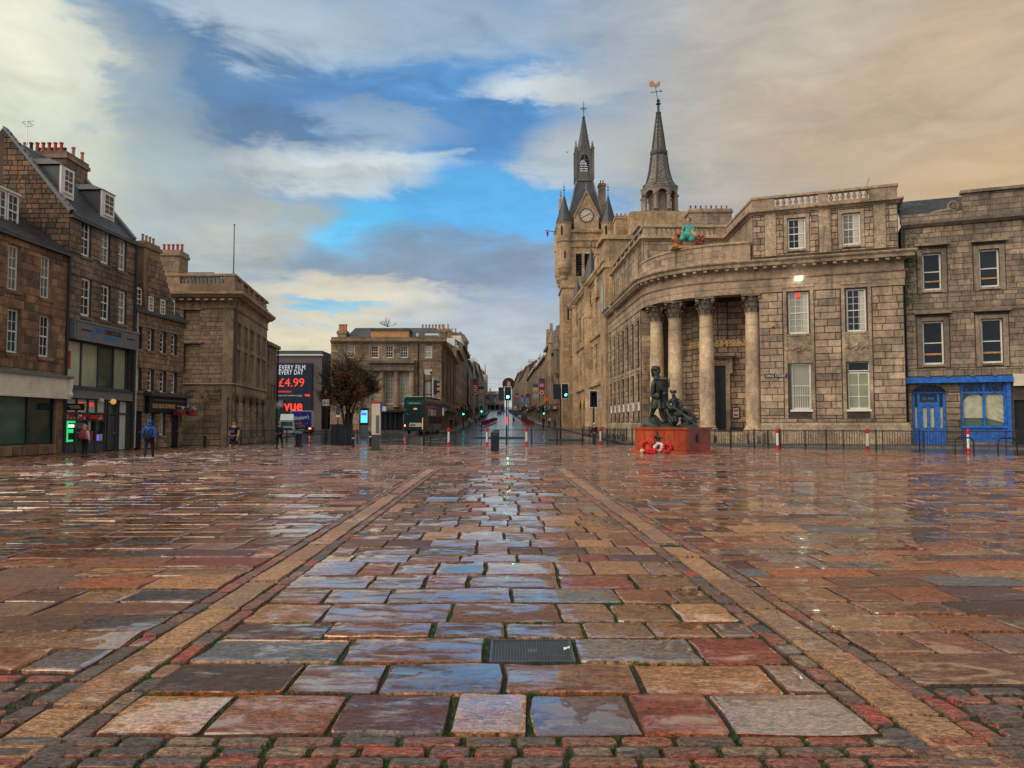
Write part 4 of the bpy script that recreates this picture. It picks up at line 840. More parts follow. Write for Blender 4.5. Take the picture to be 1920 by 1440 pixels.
flush(B1); flush(B2)
# --- third house: the pub
f3o = (frL.at(a248).x, frL.at(a248).y, 0); fr3 = Fr(f3o, (0.09, 1)); a343 = fr3.px(343, 700)[0]
B3 = thing('pub_building', 'narrow stone pub with a black fascia, tall chimney gable and white dormers', 'building', (-23.6, 51.5, 0)); e3 = 8.9
W3 = [fr3.rect(u0, v0, u1, v1) for (u0, v0, u1, v1) in ((255, 611, 265.5, 654), (278, 617, 288.5, 657.6), (300.5, 622, 311, 661), (321.5, 627.6, 331.5, 666), (254, 691, 264.6, 733), (277.6, 693, 288, 735), (300.5, 695, 311, 735), (321.5, 698, 331.5, 736))]
def fix(ws, n, fr):
    out = []
    for r in (ws[:n], ws[n:]):
        if not r: continue
        z0 = sum(q[2] for q in r) / len(r); z1 = sum(q[3] for q in r) / len(r); out += [(q[0], q[1], z0, z1) for q in r]
    return out
W3 = fix(W3, 4, fr3)
G3 = [(fr3.px(277, 800)[0], fr3.px(288, 800)[0], 1.0, 2.35), (fr3.px(299, 800)[0], fr3.px(310, 800)[0], 0.85, 2.35)]; D3 = [(fr3.px(252, 800)[0], fr3.px(265, 800)[0], 0, 2.45), (fr3.px(321, 800)[0], fr3.px(334, 800)[0], 0, 2.35)]
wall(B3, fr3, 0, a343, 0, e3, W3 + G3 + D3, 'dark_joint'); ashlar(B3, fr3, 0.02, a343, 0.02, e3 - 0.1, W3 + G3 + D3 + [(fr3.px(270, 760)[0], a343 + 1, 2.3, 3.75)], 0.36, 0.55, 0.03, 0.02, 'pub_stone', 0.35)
for r in W3: window(B3, fr3, *r, 2, 4, 0.22, edge=0.09, sill='pub_stone')
for r in G3: window(B3, fr3, *r, 3, 3, 0.2, edge=0.09, sill='pub_stone', sash=False)
for r in D3: panel_door(B3, fr3, r[0], r[1], 0.1, r[3], 'navy')
pf0 = fr3.px(272, 760)[0]
fs = box(B3, fr3, pf0, a343 + 0.1, 2.4, 3.45, 0.04, 0.3, 'black_paint', 'fascia'); box(B3, fr3, pf0 - 0.3, a343 + 0.3, 3.453, 3.68, 0.04, 0.62, 'dark_grey', 'cornice'); box(B3, fr3, pf0 + .5, a343 - .2, 3.18, 3.24, 0.3, 0.34, 'grey_trim', 'light_rail')
text('OLD BLACKFRIARS', 0.42, fr3.T((pf0 + a343) / 2 - 0.55, 2.68, 0.305), 'letter_gold', fs, width=2.9)
box(B3, fr3, -0.05, a343 + 0.1, e3 - 0.12, e3 + 0.02, 0, 0.25, 'dark_grey', 'gutter'); slates(B3, fr3, 0, a343, (-0.2, e3 + 0.02), (3.6, e3 + 3.6)); body(B3, [tuple(fr3.at(.1, 0, -.5).xy), tuple(fr3.at(a343 - .1, 0, -.5).xy), tuple(fr3.at(a343 - .1, 0, -7).xy), tuple(fr3.at(.1, 0, -7).xy)], 0, e3 - .1)
gA, gB = fr3.px(275, 600)[0], fr3.px(323, 600)[0]; sA, sB = fr3.px(270, 500)[0], fr3.px(300, 500)[0]; zt = fr3.px(290, 458)[1]
zk = fr3.px(312, 545)[1]
GW = [fr3.rect(278, 556, 286, 584), fr3.rect(300, 562, 308, 591)]
MB(fr3.M).prism([(gA, e3 - .2), (gB, e3 - .2), (gB - .05, e3 + 1.2), (sB + .25, zk + 1.5), (sB, zk + 2.2), (sB, zt), (sA + .1, zt), (sA, zt - .3), (sA, zk)], 0.02, 0.7).build('chimney_gable', 'pub_stone', B3)
ashlar(B3, fr3, gA, gB, e3, zt - 1.0, GW, 0.36, 0.5, 0.03, 0.02, 'pub_stone', 0.35, clip=lambda z: ((gA if z < zk else sA), (gB if z < e3 + 1.2 else (gB + (sB + .1 - gB) * min(1, (z - e3 - 1.2) / (zk + 1.9 - e3 - 1.2))))))
for r in GW: window(B3, fr3, *r, 2, 4, -0.06, edge=0.08)
box(B3, fr3, sA - .1, sB + .12, zt - .45, zt - .2, -.8, .1, 'pub_stone', 'chimney_cap')
pots(B3, [tuple(fr3.at(sA + .35 + .42 * i, zt, -.35)) for i in range(4)], ['pot_orange'] * 4, 0.75)
for (u0, v0, u1, v1) in ((249, 537, 265, 586), (312, 560, 327, 606)):
    f2 = Fr(fr3.at(0, 0, -0.25), fr3.d); a, b, h0, h1 = f2.rect(u0, v0, u1, v1); h0 += .15
    d_ = MB(f2.M).box(a, b, 0.0, 2.4, h0 - .3, h1).build('dormer', 'white_paint', B3); MB(f2.M).add([(a - .12, -.12, h1), (b + .12, -.12, h1), (b + .12, 2.5, h1), (a - .12, 2.5, h1), (a + .3, 1.0, h1 + .6), (b - .3, 1.0, h1 + .6), (b - .3, 2.5, h1 + .6), (a + .3, 2.5, h1 + .6)], [(0, 1, 5, 4), (1, 2, 6, 5), (4, 5, 6, 7), (3, 0, 4, 7), (0, 3, 2, 1)]).build('dormer_roof', 'slate', d_)
    window(B3, f2, a + .12, b - .12, h0 + .05, h1 - .12, 2, 4, -.07, edge=.07, name='dormer_window')
MB(fr3.M).tube([(.25, -.12, .1), (.25, -.12, e3)], .05, 6).build('drainpipe', 'cream_board', B3)
flush(B3)
# --- classical building on the corner, balustrade and flagpole
B4 = thing('classical_building', 'classical corner building with a roof balustrade and blind arches at ground level', 'building', (-21, 58, 0))
YB = 58.0; fr4 = Fr((0, YB, 0), (1, 0)); xL, xR = fr4.px(300, 700)[0], fr4.px(437, 700)[0]; z4 = lambda v: fr4.px(400, v)[1]
bl = [fr4.rect(345, 582, 374, 616), fr4.rect(345, 645, 374, 700)]; zc = z4(560); zs = z4(722)
arc4 = (fr4.px(340, 780)[0], fr4.px(383, 780)[0]); ac = sum(arc4) / 2; ar = (arc4[1] - arc4[0]) / 2; az0 = z4(732) - ar
wall(B4, fr4, xL, xR, 0, z4(547), [tuple(b) for b in bl], 'bank_joint', depth=0.18)
for b in bl: MB(fr4.M).box(b[0], b[1], .18, .2, b[2], b[3]).build('blind_window', 'classical_stone', B4); box(B4, fr4, b[0] - .2, b[1] + .2, b[3] + .05, b[3] + .16, 0, .12, 'classical_stone', 'lintel'); ashlar(B4, Fr(fr4.at(0, 0, -.16), fr4.d), b[0] + .02, b[1] - .02, b[2], b[3], [], .3, .7, .02, .02, 'classical_stone')
ashlar(B4, fr4, xL, xR - .03, zs + .15, z4(575), [tuple(b) for b in bl], .33, .62, .025, .02, 'classical_stone', .15)
def arch_ops(c, r, z0, n=9):    # an arched opening as stacked strips
    out = [(c - r, c + r, -1, z0)]
    for i in range(n): za, zb = z0 + r * i / n, z0 + r * (i + 1) / n; hw = r * math.sqrt(max(0, 1 - ((i + .35) / n) ** 2)); out.append((c - hw, c + hw, za, zb))
    return out
aop = arch_ops(ac, ar, az0); ashlar(B4, fr4, xL, xR - .03, .02, zs, [o for o in aop], .44, .95, .05, .035, 'classical_stone', .12)
ashlar(B4, fr4, arc4[0] + .02, arc4[1] - .02, .02, az0 + ar * .97, [], .44, .8, .02, .02, 'classical_stone', .1, clip=lambda z: (ac - (ar if z < az0 else ar * math.sqrt(max(0, 1 - ((z - az0) / ar) ** 2))) + .02, ac + (ar if z < az0 else ar * math.sqrt(max(0, 1 - ((z - az0) / ar) ** 2))) - .02))
for i in range(9):
    t0_, t1_ = math.pi * i / 9 + .02, math.pi * (i + 1) / 9 - .02; q = [(ac + ar * math.cos(t) * k, az0 + ar * math.sin(t) * k) for t, k in ((t0_, 1), (t0_, 1.45), (t1_, 1.45), (t1_, 1))]
    MB(fr4.M).prism(q, -.07, 0).build('voussoir', 'classical_stone', B4)
MB(fr4.M).box(arc4[0], arc4[1], -.03, 0, az0 - .12, az0).build('impost_band', 'classical_stone', B4)
# side along the street
frK = Fr((xR, YB, 0), (-0.13, 1)); LK = frK.px(500, 690)[0]; zC = z4(547)
bays = [LK * (i + 0.55) / 5.15 for i in range(5)]; opk = []; archk = []
for a in bays:
    opk += [(a - .42, a + .42, 7.8, 9.3), (a - .42, a + .42, 4.95, 7.25)]; archk += arch_ops(a, .55, 3.3)
opkA = [(o[0], o[1], max(o[2], .5), o[3]) for o in archk]
wall(B4, frK, 0, LK, 0, zC, opk + opkA, 'classical_stone', depth=.4)
for o in opk: window(B4, frK, o[0], o[1], o[2], o[3], 2, 4, .2, edge=.07); mb = MB(frK.M).box(o[0] - .18, o[0] - .02, -.08, 0, o[2] - .1, o[3] + .1).box(o[1] + .02, o[1] + .18, -.08, 0, o[2] - .1, o[3] + .1).box(o[0] - .25, o[1] + .25, -.16, 0, o[3] + .1, o[3] + .25); mb.build('window_surround', 'classical_stone', B4)
for a in bays: MB(frK.M).prism([(a - .6, .5), (a + .6, .5), (a + .6, 3.3), (a + .35, 3.75), (a, 3.95), (a - .35, 3.75), (a - .6, 3.3)], .36, .4).build('arched_pane', 'pane_dark', B4)
ashlar(B4, frK, .03, LK, .02, zs, opkA, .44, .9, .05, .035, 'classical_stone', .12)
path4 = [(xL, YB), (xR, YB)] + [tuple(frK.at(LK).xy)]
MB().sweep(path4, [(0, zs), (.10, zs), (.16, zs + .08), (.10, zs + .15), (0, zs + .15)]).build('string_course', 'classical_stone', B4)
MB().sweep(path4, [(0, z4(579)), (.06, z4(579)), (.12, z4(577)), (.05, z4(575)), (.05, zc - .1), (.0, zc - .1)]).build('frieze', 'classical_stone', B4)
MB().sweep(path4, prof(zc - .15, zC - zc + .15, .75)).build('cornice', 'classical_stone', B4)
mb = MB(fr4.M)
for i in range(9):
    x = xL + .35 + i * (xR - xL) / 9
    for k in range(3): mb.box(x + k * .1, x + k * .1 + .06, -.09, -.05, z4(575) + .03, zc - .12)
    mb.box(x - .02, x + .3, -.55, -.05, zc - .2, zc - .06)
mb.build('triglyphs', 'classical_stone', B4, kind='stuff')
zp = z4(513)
mb = MB(); mb.sweep(path4, [(-.35, zC), (.05, zC), (.05, zC + .62), (-.35, zC + .62)]); mb.sweep(path4, [(-.38, zp - .22), (.1, zp - .22), (.12, zp - .08), (.05, zp), (-.38, zp)]); mb.build('parapet', 'classical_stone', B4)
BALP = [(.07, 0), (.09, .03), (.05, .1), (.12, .28), (.10, .38), (.045, .6), (.06, .68), (.09, .72)]
BALM = {}
def balusters(root, fr, a0, a1, z0, z1, w_=-.15, m='classical_stone', sp=.3, r=1.0):
    if (m,) not in BALM: BALM[(m,)] = MB().lathe(0, 0, BALP, 8).mesh('baluster', m, True)
    n = max(1, int((a1 - a0) / sp))
    for i in range(n): put('baluster', BALM[(m,)], root, fr.T(a0 + (a1 - a0) * (i + .5) / n, z0, w_) @ Matrix.Diagonal((r, r, (z1 - z0) / .72, 1)))
pa, pb = fr4.px(338, 520)[0], fr4.px(420, 520)[0]
box(B4, fr4, xL, pa, zC + .62, zp - .22, -.35, .05, 'classical_stone', 'pier'); box(B4, fr4, pb, xR, zC + .62, zp - .22, -.35, .05, 'classical_stone', 'pier'); balusters(B4, fr4, pa, pb, zC + .62, zp - .22)
for i in range(6):
    p0, p1 = LK * i / 6, LK * (i + 1) / 6; box(B4, frK, p0 + .02, p0 + .5, zC + .62, zp - .22, -.35, .06, 'classical_stone', 'pier'); balusters(B4, frK, p0 + .5, p1, zC + .62, zp - .22, sp=.36)
sx0, sx1 = fr4.px(299, 500, -1)[0], fr4.px(340, 500, -1)[0]
stack(B4, sx0, sx1, YB + .6, YB + 2.2, zC, z4(469) + .15, 'classical_stone', True)
pots(B4, [(sx0 + .15 + (sx1 - sx0 - .3) * i / 4, YB + 1.4, z4(469) + .15) for i in range(5)], ['pot_red'] * 5, .95)
MB().add([(xL, YB + 1, zC + .5), (xR - 1.5, YB + 1, zC + .5), (xR - 3.2, YB + 4, z4(491)), (xL, YB + 4, z4(491)), (xR - 2.5, YB + 14, zC + .5), (xR - 4, YB + 11, z4(491))], [(0, 1, 2, 3), (1, 4, 5, 2)]).build('roof', 'slate', B4)
body(B4, [(xL, YB + .6), (xR - .6, YB + .6), tuple(frK.at(LK - .2, 0, -.6).xy), (xL, YB + LK)], 0, zC + .3)
fp = thing('flagpole', 'tall bare metal flagpole rising behind the roof balustrade of the classical corner building', 'flagpole', (at(439.5, 512, 61).x, 61, zC)); ft = at(439.5, 422, 61)
MB().tube([(ft.x, 61, zC), (ft.x, 61, ft.z)], [.07, .04], 8).build('pole', 'grey_trim', fp); MB().ball((ft.x, 61, ft.z + .03), .08, 8, 5).build('finial', 'grey_trim', fp)
flush(B4)
frK2 = Fr(tuple(frK.at(LK)), (-0.10, 1)); L2 = frK2.px(518.5, 690)[0]
B5 = thing('stone_house', 'plain stone house seen edge on between the classical corner building and the cinema', 'building', tuple(frK2.at(0)))
W5 = [(L2 * (i + .3) / 3.2 - .0, L2 * (i + .3) / 3.2 + .8, z0, z0 + 1.6) for i in range(3) for z0 in (6.9, 3.9)]
wall(B5, frK2, 0, L2, 0, 9.3, W5, 'union_stone'); [window(B5, frK2, *r, 2, 4, .2) for r in W5]; box(B5, frK2, 0, L2 + .2, 9.0, 9.3, 0, .35, 'union_stone', 'cornice')
MB(frK2.M).tube([(L2 - .1, -.15, 0), (L2 - .1, -.15, 9)], .08, 6).build('drainpipe', 'black_paint', B5); body(B5, [tuple(frK2.at(0.1, 0, -.6).xy), tuple(frK2.at(L2, 0, -.6).xy), (-32, 80), (-32, 70)], 0, 9.2)
slates(B5, frK2, 0, L2, (0, 9.3), (3.5, 11.6))
# --- cinema with its big dark poster
YC = 112.0; frC = Fr((0, YC, 0), (1, 0)); zc_ = lambda v: frC.px(560, v)[1]; xc = lambda u: frC.px(u, 740)[0]
B6 = thing('cinema', 'grey box of a cinema with a huge dark film price poster', 'building', (xc(560), YC, 0))
MB().box(xc(470), xc(603), YC, YC + 20, 0, zc_(667)).build('cladding', 'cinema_cladding', B6); MB().box(xc(470), xc(602), YC + .3, YC + 19, zc_(667), zc_(657)).build('roof_plant', 'dark_grey', B6); MB().box(xc(470), xc(605), YC - .3, YC + .28, zc_(667), zc_(664.5)).build('roof_edge', 'letter_white', B6)
pb_ = MB().box(xc(480), xc(585.5), YC - .25, YC - .02, zc_(800), zc_(681)).build('film_poster', 'billboard', B6)
T = lambda u, v: frC.T(xc(u) + .15, zc_(v), .28)
text('EVERY FILM', 1.0, T(546.3, 693.5), 'letter_lit_white', pb_, width=xc(570.5) - xc(522), space=1.12); text('EVERY DAY', 1.0, T(544.3, 702.6), 'letter_lit_white', pb_, width=xc(567) - xc(522), space=1.12)
text('£4.99', 1.75, T(545.5, 725), 'letter_red', pb_, width=xc(569) - xc(522)); text('FILM BOOKINGS', .35, T(533, 736), 'letter_red', pb_, width=xc(545) - xc(520)); text('terms and conditions apply', .35, T(543, 743), 'letter_white', pb_, width=xc(566) - xc(520)); text('vue', .6, T(575, 743), 'letter_red', pb_, width=xc(580) - xc(570), bold=.02)
text('vue', 2.2, frC.T(xc(551), zc_(770), .30), 'letter_red', pb_, width=xc(569) - xc(534), bold=.05)
MB().box(xc(519), xc(534), YC - .8, YC - .27, zc_(764), zc_(751)).build('canopy_box', 'grey_panel', B6)
MB().box(xc(603.3), xc(618), YC + 6, YC + 20, 0, zc_(672)).build('white_wing', 'pale_render', B6); MB().box(xc(602), xc(632), YC + 5, YC + 5.9, zc_(673), zc_(670.5)).build('roof_edge', 'dark_grey', B6)
MB().box(xc(618), xc(633), YC + 3, YC + 12, zc_(772), zc_(674)).build('blue_glass', 'blue_panel', B6); MB().box(xc(600), xc(632), YC + 2, YC + 2.9, zc_(778), zc_(774)).build('beam', 'dark_grey', B6); MB().box(xc(603), xc(640), YC + 6, YC + 8, 0, zc_(778)).build('base_wall', 'union_stone', B6)
# --- Union Street corner block
YU = 105.0; frU = Fr((0, YU, 0), (1, 0)); xu = lambda u, v=700: frU.px(u, v)[0]; zu = lambda v: frU.px(728, v)[1]
B7 = thing('corner_block', 'broad stone block with mansard roof and Ionic columns facing the square', 'building', (-17, YU, 0.7))
WU = [frU.rect(650, 648, 664.6, 671), frU.rect(695.5, 648, 709.5, 671), frU.rect(723, 648, 737.5, 671), frU.rect(750.5, 648, 765, 671), frU.rect(795.5, 648, 810, 671)]; WU = [(a, b, WU[1][2], WU[1][3]) for a, b, c, d in WU]
BW = [(xu(a), xu(b), zu(758), zu(700)) for a, b in ((696, 713), (721.5, 740.5), (749, 768.5))] + [(xu(650), xu(665), zu(750), zu(705)), (xu(796), xu(808), zu(745), zu(712))]
GU = [(xu(715), xu(757), 0, zu(773)), (xu(741), xu(742), 0, .1)][:1]; AU = []
for u in (655, 682): AU += [(o[0], o[1], max(0, o[2]), o[3]) for o in arch_ops(xu(u), .55, zu(780), 6)]
wall(B7, frU, xu(620), xu(828), 0, zu(645), WU + BW + GU + AU, 'union_stone', depth=.5)
ashlar(B7, frU, xu(620), xu(828), zu(765), zu(646), WU + BW + [(xu(692), xu(778), zu(760), zu(675))], .42, .9, .03, .025, 'union_stone')
for r in WU: window(B7, frU, *r, 3, 4, .15, edge=.1, sill='union_stone')
for r in BW: window(B7, frU, *r, 4, 7, .35, edge=.1, pane='pane_curtain', sash=False)
for u in (717, 744, 772.5):
    x = xu(u); c_ = MB().lathe(x, YU - .1, [(.55, zu(764)), (.55, zu(762)), (.46, zu(760)), (.4, zu(700)), (.4, zu(697.5))], 14).build('column', 'union_stone', B7, smooth=True)
    cp_ = MB(frU.M); cp_.box(x - .6, x + .6, -.5, .3, zu(697.4), zu(695.6)); cp_.ring((x - .5, .1, zu(698.6)), .16, .08, 'y', 10, 5); cp_.ring((x + .5, .1, zu(698.6)), .16, .08, 'y', 10, 5); cp_.build('ionic_capital', 'grey_far_stone', c_)
ent = MB(frU.M); ent.box(xu(692), xu(777.5), -.75, 0, zu(695.4), zu(690)); ent.box(xu(692.6), xu(777), -.6, 0, zu(689.9), zu(682)); ent.box(xu(691), xu(778.5), -1.1, 0, zu(681.9), zu(677)); ent.build('entablature', 'grey_far_stone', B7); text('UNION BUILDINGS', .5, frU.T(xu(735), zu(688), .62), 'union_stone', B7, width=7)
frU2 = Fr((xu(828), YU, 0), (-.0208, 1)); LU = 38.0
path7 = [(xu(620), YU), (xu(828), YU), tuple(frU2.at(LU).xy)]
MB().sweep(path7, prof(zu(645), zu(637) - zu(645), .6)).build('cornice', 'union_stone', B7); MB().sweep(path7, [(-.3, zu(637)), (0, zu(637)), (0, zu(633)), (.06, zu(633)), (.06, zu(632)), (-.3, zu(632))]).build('parapet', 'union_stone', B7)
MB().sweep(path7, [(0, zu(676)), (.12, zu(676)), (.12, zu(674)), (0, zu(674))]).build('string_course', 'union_stone', B7); MB().sweep([path7[1], path7[2]], [(0, zu(768)), (.5, zu(768)), (.5, zu(764)), (0, zu(763))]).build('shop_cornice', 'dark_grey', B7)
WS = [(2.0 + 3.1 * i, 3.1 + 3.1 * i, z0, z1) for i in range(11) for z0, z1 in ((zu(671), zu(650)), (zu(700), zu(680)), (zu(728), zu(706)), (zu(756), zu(735)))]
SH = [(1.0 + 5.2 * i, 5.2 + 5.2 * i, 1, 4.6) for i in range(7)]
wall(B7, frU2, 0, LU, 0, zu(645), WS + SH, 'union_stone', depth=.4)
for r in WS: window(B7, frU2, *r, 2, 4, .2, edge=.1)
for r in SH: MB(frU2.M).box(r[0], r[1], .3, .33, r[2], r[3]).build('shop_window_pane', 'pane_dark', B7)
for i in range(12): MB(frU2.M).tube([(.3 + 3.1 * i, -.1, 5), (.3 + 3.1 * i, -.1, zu(648))], .07, 5).build('drainpipe', 'dark_grey', B7) if i % 3 == 0 else box(B7, frU2, .3 + 3.1 * i, .6 + 3.1 * i, 5, zu(648), 0, .12, 'union_stone', 'pilaster')
m0, m1, zr0, zr1 = xu(642), xu(821), zu(634), zu(608)
MB().add([(m0, YU + 1, zr0), (m1, YU + 1, zr0), (xu(812), YU + 4, zr1), (xu(654), YU + 4, zr1), (m1, YU + 30, zr0), (xu(812), YU + 28, zr1), (m0, YU + 30, zr0), (xu(654), YU + 28, zr1)], [(0, 1, 2, 3), (1, 4, 5, 2), (6, 0, 3, 7), (3, 2, 5, 7)]).build('mansard_roof', 'slate', B7)
MB().box(xu(694), xu(765), YU + .4, YU + 2.2, zu(632), zu(619)).build('attic_panel', 'painted_ochre', B7); MB().box(xu(692), xu(767), YU + .2, YU + 3, zu(619) + .01, zu(615)).build('attic_cornice', 'slate', B7)
stack(B7, xu(628.5), xu(645), YU + 1, YU + 3, zu(637), zu(618), 'union_stone'); pots(B7, [(xu(630 + i * 3), YU + 2, zu(618)) for i in range(5)], ['pot_orange'] * 5, 1.5)
x7 = xu(828) - 1
stack(B7, x7 - 4.5, x7 - .3, YU + 21, YU + 23, zu(640), zu(640) + 4.2, 'union_stone'); pots(B7, [(x7 - 4.2 + i * .55, YU + 22, zu(640) + 4.2) for i in range(7)], ['pot_orange'] * 7, 1.5)
for i in range(5): q = MB(frU2.M).box(2 + 4.2 * i, 4.2 + 4.2 * i, .6, 2.5, zu(634), zu(622)).build('dormer', 'white_paint', B7); window(B7, frU2, 2.2 + 4.2 * i, 4.0 + 4.2 * i, zu(633), zu(623), 2, 4, .52, name='dormer_window')
body(B7, [(xu(620), YU + .8), (xu(828) - .8, YU + .8), tuple(frU2.at(LU, 0, -.8).xy), (xu(620), YU + 30)], 0, zu(640), 'wall_core')
shp = MB(frU.M).box(GU[0][0], GU[0][1], .3, .34, 0, GU[0][3]).build('shop_window_pane', 'pane_dark', B7); mb = MB(frU.M); mb.box(xu(712), xu(760), -.4, 0, zu(773), zu(769))
for u in (715, 724, 733, 742, 757): mb.box(xu(u) - .08, xu(u) + .08, .1, .3, 0, zu(773))
mb.build('shopfront_frame', 'black_paint', B7); MB(frU.M).box(xu(796), xu(810), -.06, -.0, zu(703), zu(692.5)).build('pale_plaque', 'cream_board', B7)
MB(frU.M).tube([(xu(784), -.12, 3), (xu(784), -.12, zu(637))], .09, 6).build('drainpipe', 'black_paint', B7); MB(frU.M).box(xu(781), xu(786), -.9, -.3, zu(632), zu(626)).build('floodlight', 'lamp_glass', B7)
flush(B7, 300, 9)
# roof weed
wd = MB()
for i in range(26):
    p0 = Vector((xu(720), YU + 3, zr1)); a = R.uniform(-1.2, 1.2); p1 = p0 + Vector((math.sin(a) * R.uniform(.4, 1.4), R.uniform(-.3, .3), math.cos(a) * R.uniform(.4, 1.4))); wd.tube([p0, p1], .015, 3); wd.add([tuple(p1), tuple(p1 + Vector((.15, 0, .05))), tuple(p1 + Vector((.02, 0, .15)))], [(0, 1, 2)])
tag(wd.build('weed', 'ivy_leaf'), 'small bare weed growing on top of the mansard roof', 'plant')
# --- far blocks down the street
def street_block(name, label, fr, L, zb, zt, m, floors, bay, roof=2.5, group='far buildings lining the street', chim=1, dorm=True, pane='pane_dark'):
    T_ = thing(name, label, 'building', tuple(fr.at(0, zb)), group); ops = []; n = max(1, int(L / bay)); fh = (zt - zb - 4.4) / floors
    for i in range(n):
        a = L * (i + .5) / n
        for f in range(floors): ops.append((a - .55, a + .55, zb + 5.0 + f * fh, zb + 5.0 + f * fh + fh * .58))
    sh = [(L * i / n + .4, L * (i + 1) / n - .4, zb, zb + 3.4) for i in range(n)]
    wall(T_, fr, 0, L, zb - 3, zt, ops + sh, m, depth=.35)
    for o in ops: window(T_, fr, *o, 2, 4, .15, edge=.1, pane=pane)
    for o in sh: MB(fr.M).box(o[0], o[1], .3, .34, o[2], o[3]).build('shop_window_pane', 'pane_dark', T_); MB(fr.M).box(o[0], o[1], -.12 - R.uniform(0, .5), .0, o[3] - .1, o[3] + R.uniform(.3, .7)).build('shop_fascia', R.choice(['navy', 'dark_grey', 'red_paint', 'teal_paint', 'cream_board', 'blue_panel', 'black_paint', 'gilt']), T_)
    mb = MB(fr.M); mb.box(-.1, L + .1, -.55, 0, zt - .5, zt); mb.box(0, L, -.2, 0, zb + 4.2, zb + 4.5); mb.build('cornice', m, T_)
    MB(fr.M).add([(0, 0, zt), (L, 0, zt), (L, 4, zt + roof), (0, 4, zt + roof), (L, 8, zt), (0, 8, zt)], [(0, 1, 2, 3), (3, 2, 4, 5), (1, 4, 2), (0, 3, 5)]).build('roof', 'slate', T_)
    for k in range(chim):
        a = L * (k + .5) / chim; cz = zt + roof + R.uniform(1, 2); MB(fr.M).box(a - .5, a + .5, 1.5, 5.5, zt, cz).box(a - .65, a + .65, 1.35, 5.65, cz - .5, cz - .2).build('chimney', m, T_); pots(T_, [tuple(fr.at(a, cz, -2 - j * .8)) for j in range(4)], ['pot_orange'] * 4, 1.4)
    if dorm:
        for i in range(0, n, 2): a = L * (i + .5) / n; MB(fr.M).box(a - .8, a + .8, .4, 3, zt, zt + 1.9).build('dormer', 'white_paint', T_); window(T_, fr, a - .6, a + .6, zt + .2, zt + 1.7, 2, 2, .32, name='dormer_window')
    body(T_, [tuple(fr.at(0.1, 0, -.7).xy), tuple(fr.at(L - .1, 0, -.7).xy), tuple(fr.at(L - .1, 0, -12).xy), tuple(fr.at(.1, 0, -12).xy)], zb - 3, zt - .1); return T_
yy = 143.3
LB = [(26, 15.6, 'union_stone', 4, 3.2, 'slate clad stone block beyond the broad corner block'), (34, 18.6, 'grey_far_stone', 5, 3.4, 'tall turreted block with many windows beyond the slate clad block'), (44, 17.0, 'union_stone', 4, 4, 'mid height block behind the green scaffold sheeting'), (70, 18.5, 'grey_far_stone', 4, 5, None), (110, 22, 'union_stone', 4, 6, None), (170, 24, 'grey_far_stone', 4, 8, None)]
for i, (L, H, m, fl, bay, lab) in enumerate(LB):
    f_ = Fr((LX(yy), yy, 0), (-.0208, 1)); T_ = street_block('stone_block', lab or 'distant stone block, %s from the broad corner block down the left side' % ['', '', '', 'fourth', 'fifth', 'sixth and last'][i], f_, L - .3, gz(yy), gz(yy) + H - 1, m, fl, bay, chim=2)
    if i == 1:
        tw = MB(); c_ = f_.at(L - 3, 0, -2); tw.lathe(c_.x, c_.y, [(2.0, gz(yy)), (2.0, gz(yy) + H + 2), (2.3, gz(yy) + H + 2.3), (2.3, gz(yy) + H + 2.8), (1.2, gz(yy) + H + 4.5), (.1, gz(yy) + H + 5.4)], 10); tw.build('corner_turret', m, T_)
    yy += L
yy = 145.0
RB = [(15, 15.2, 'grey_far_stone', 4, 3.0, 'ornate stone block with dormers just beyond the clock tower'), (24, 17.8, 'union_stone', 5, 3.4, 'tall gabled stone block second beyond the clock tower'), (40, 16.0, 'union_stone', 4, 4, 'lower stone block third beyond the clock tower'), (70, 15.5, 'grey_far_stone', 4, 5, None), (110, 19, 'union_stone', 4, 6, None), (170, 21, 'grey_far_stone', 4, 8, None)]
for i, (L, H, m, fl, bay, lab) in enumerate(RB):
    f_ = Fr((RX(yy + L), yy + L, 0), (.0208, -1)); T_ = street_block('stone_block', lab or 'distant stone block, %s beyond the clock tower down the right side' % ['', '', '', 'fourth', 'fifth', 'sixth and last'][i], f_, L - .3, gz(yy), gz(yy) + H, m, fl, bay, chim=2)
    if i < 2:
        mb = MB(f_.M)
        for k in range(2): a = L * (.28 + .46 * k); mb.prism([(a - 2.2, gz(yy) + H), (a + 2.2, gz(yy) + H), (a, gz(yy) + H + 4.2)], -.25, .4)
        mb.build('gable', m, T_); c_ = f_.at(L - .6, 0, .2); MB().lathe(c_.x, c_.y, [(.3, gz(yy) + 9), (.8, gz(yy) + 10), (.8, gz(yy) + H - 1), (.95, gz(yy) + H - .8), (.05, gz(yy) + H + 1.8)], 10).build('corner_turret', m, T_)
        fe = Fr((RX(yy), yy, 0), (1, 0)); wall(T_, fe, 0, 12, 0, gz(yy) + H, [(1.5 + 3 * q, 2.7 + 3 * q, gz(yy) + 5 + 4.2 * r_, gz(yy) + 7.4 + 4.2 * r_) for q in range(3) for r_ in range(3)], m)
    yy += L
street_block('stone_block', 'distant stone block standing across the far end of the street', Fr((LX(600) - 1, 600, 0), (1, 0)), 15, gz(600), gz(600) + 12, 'union_stone', 3, 3.7, chim=2)
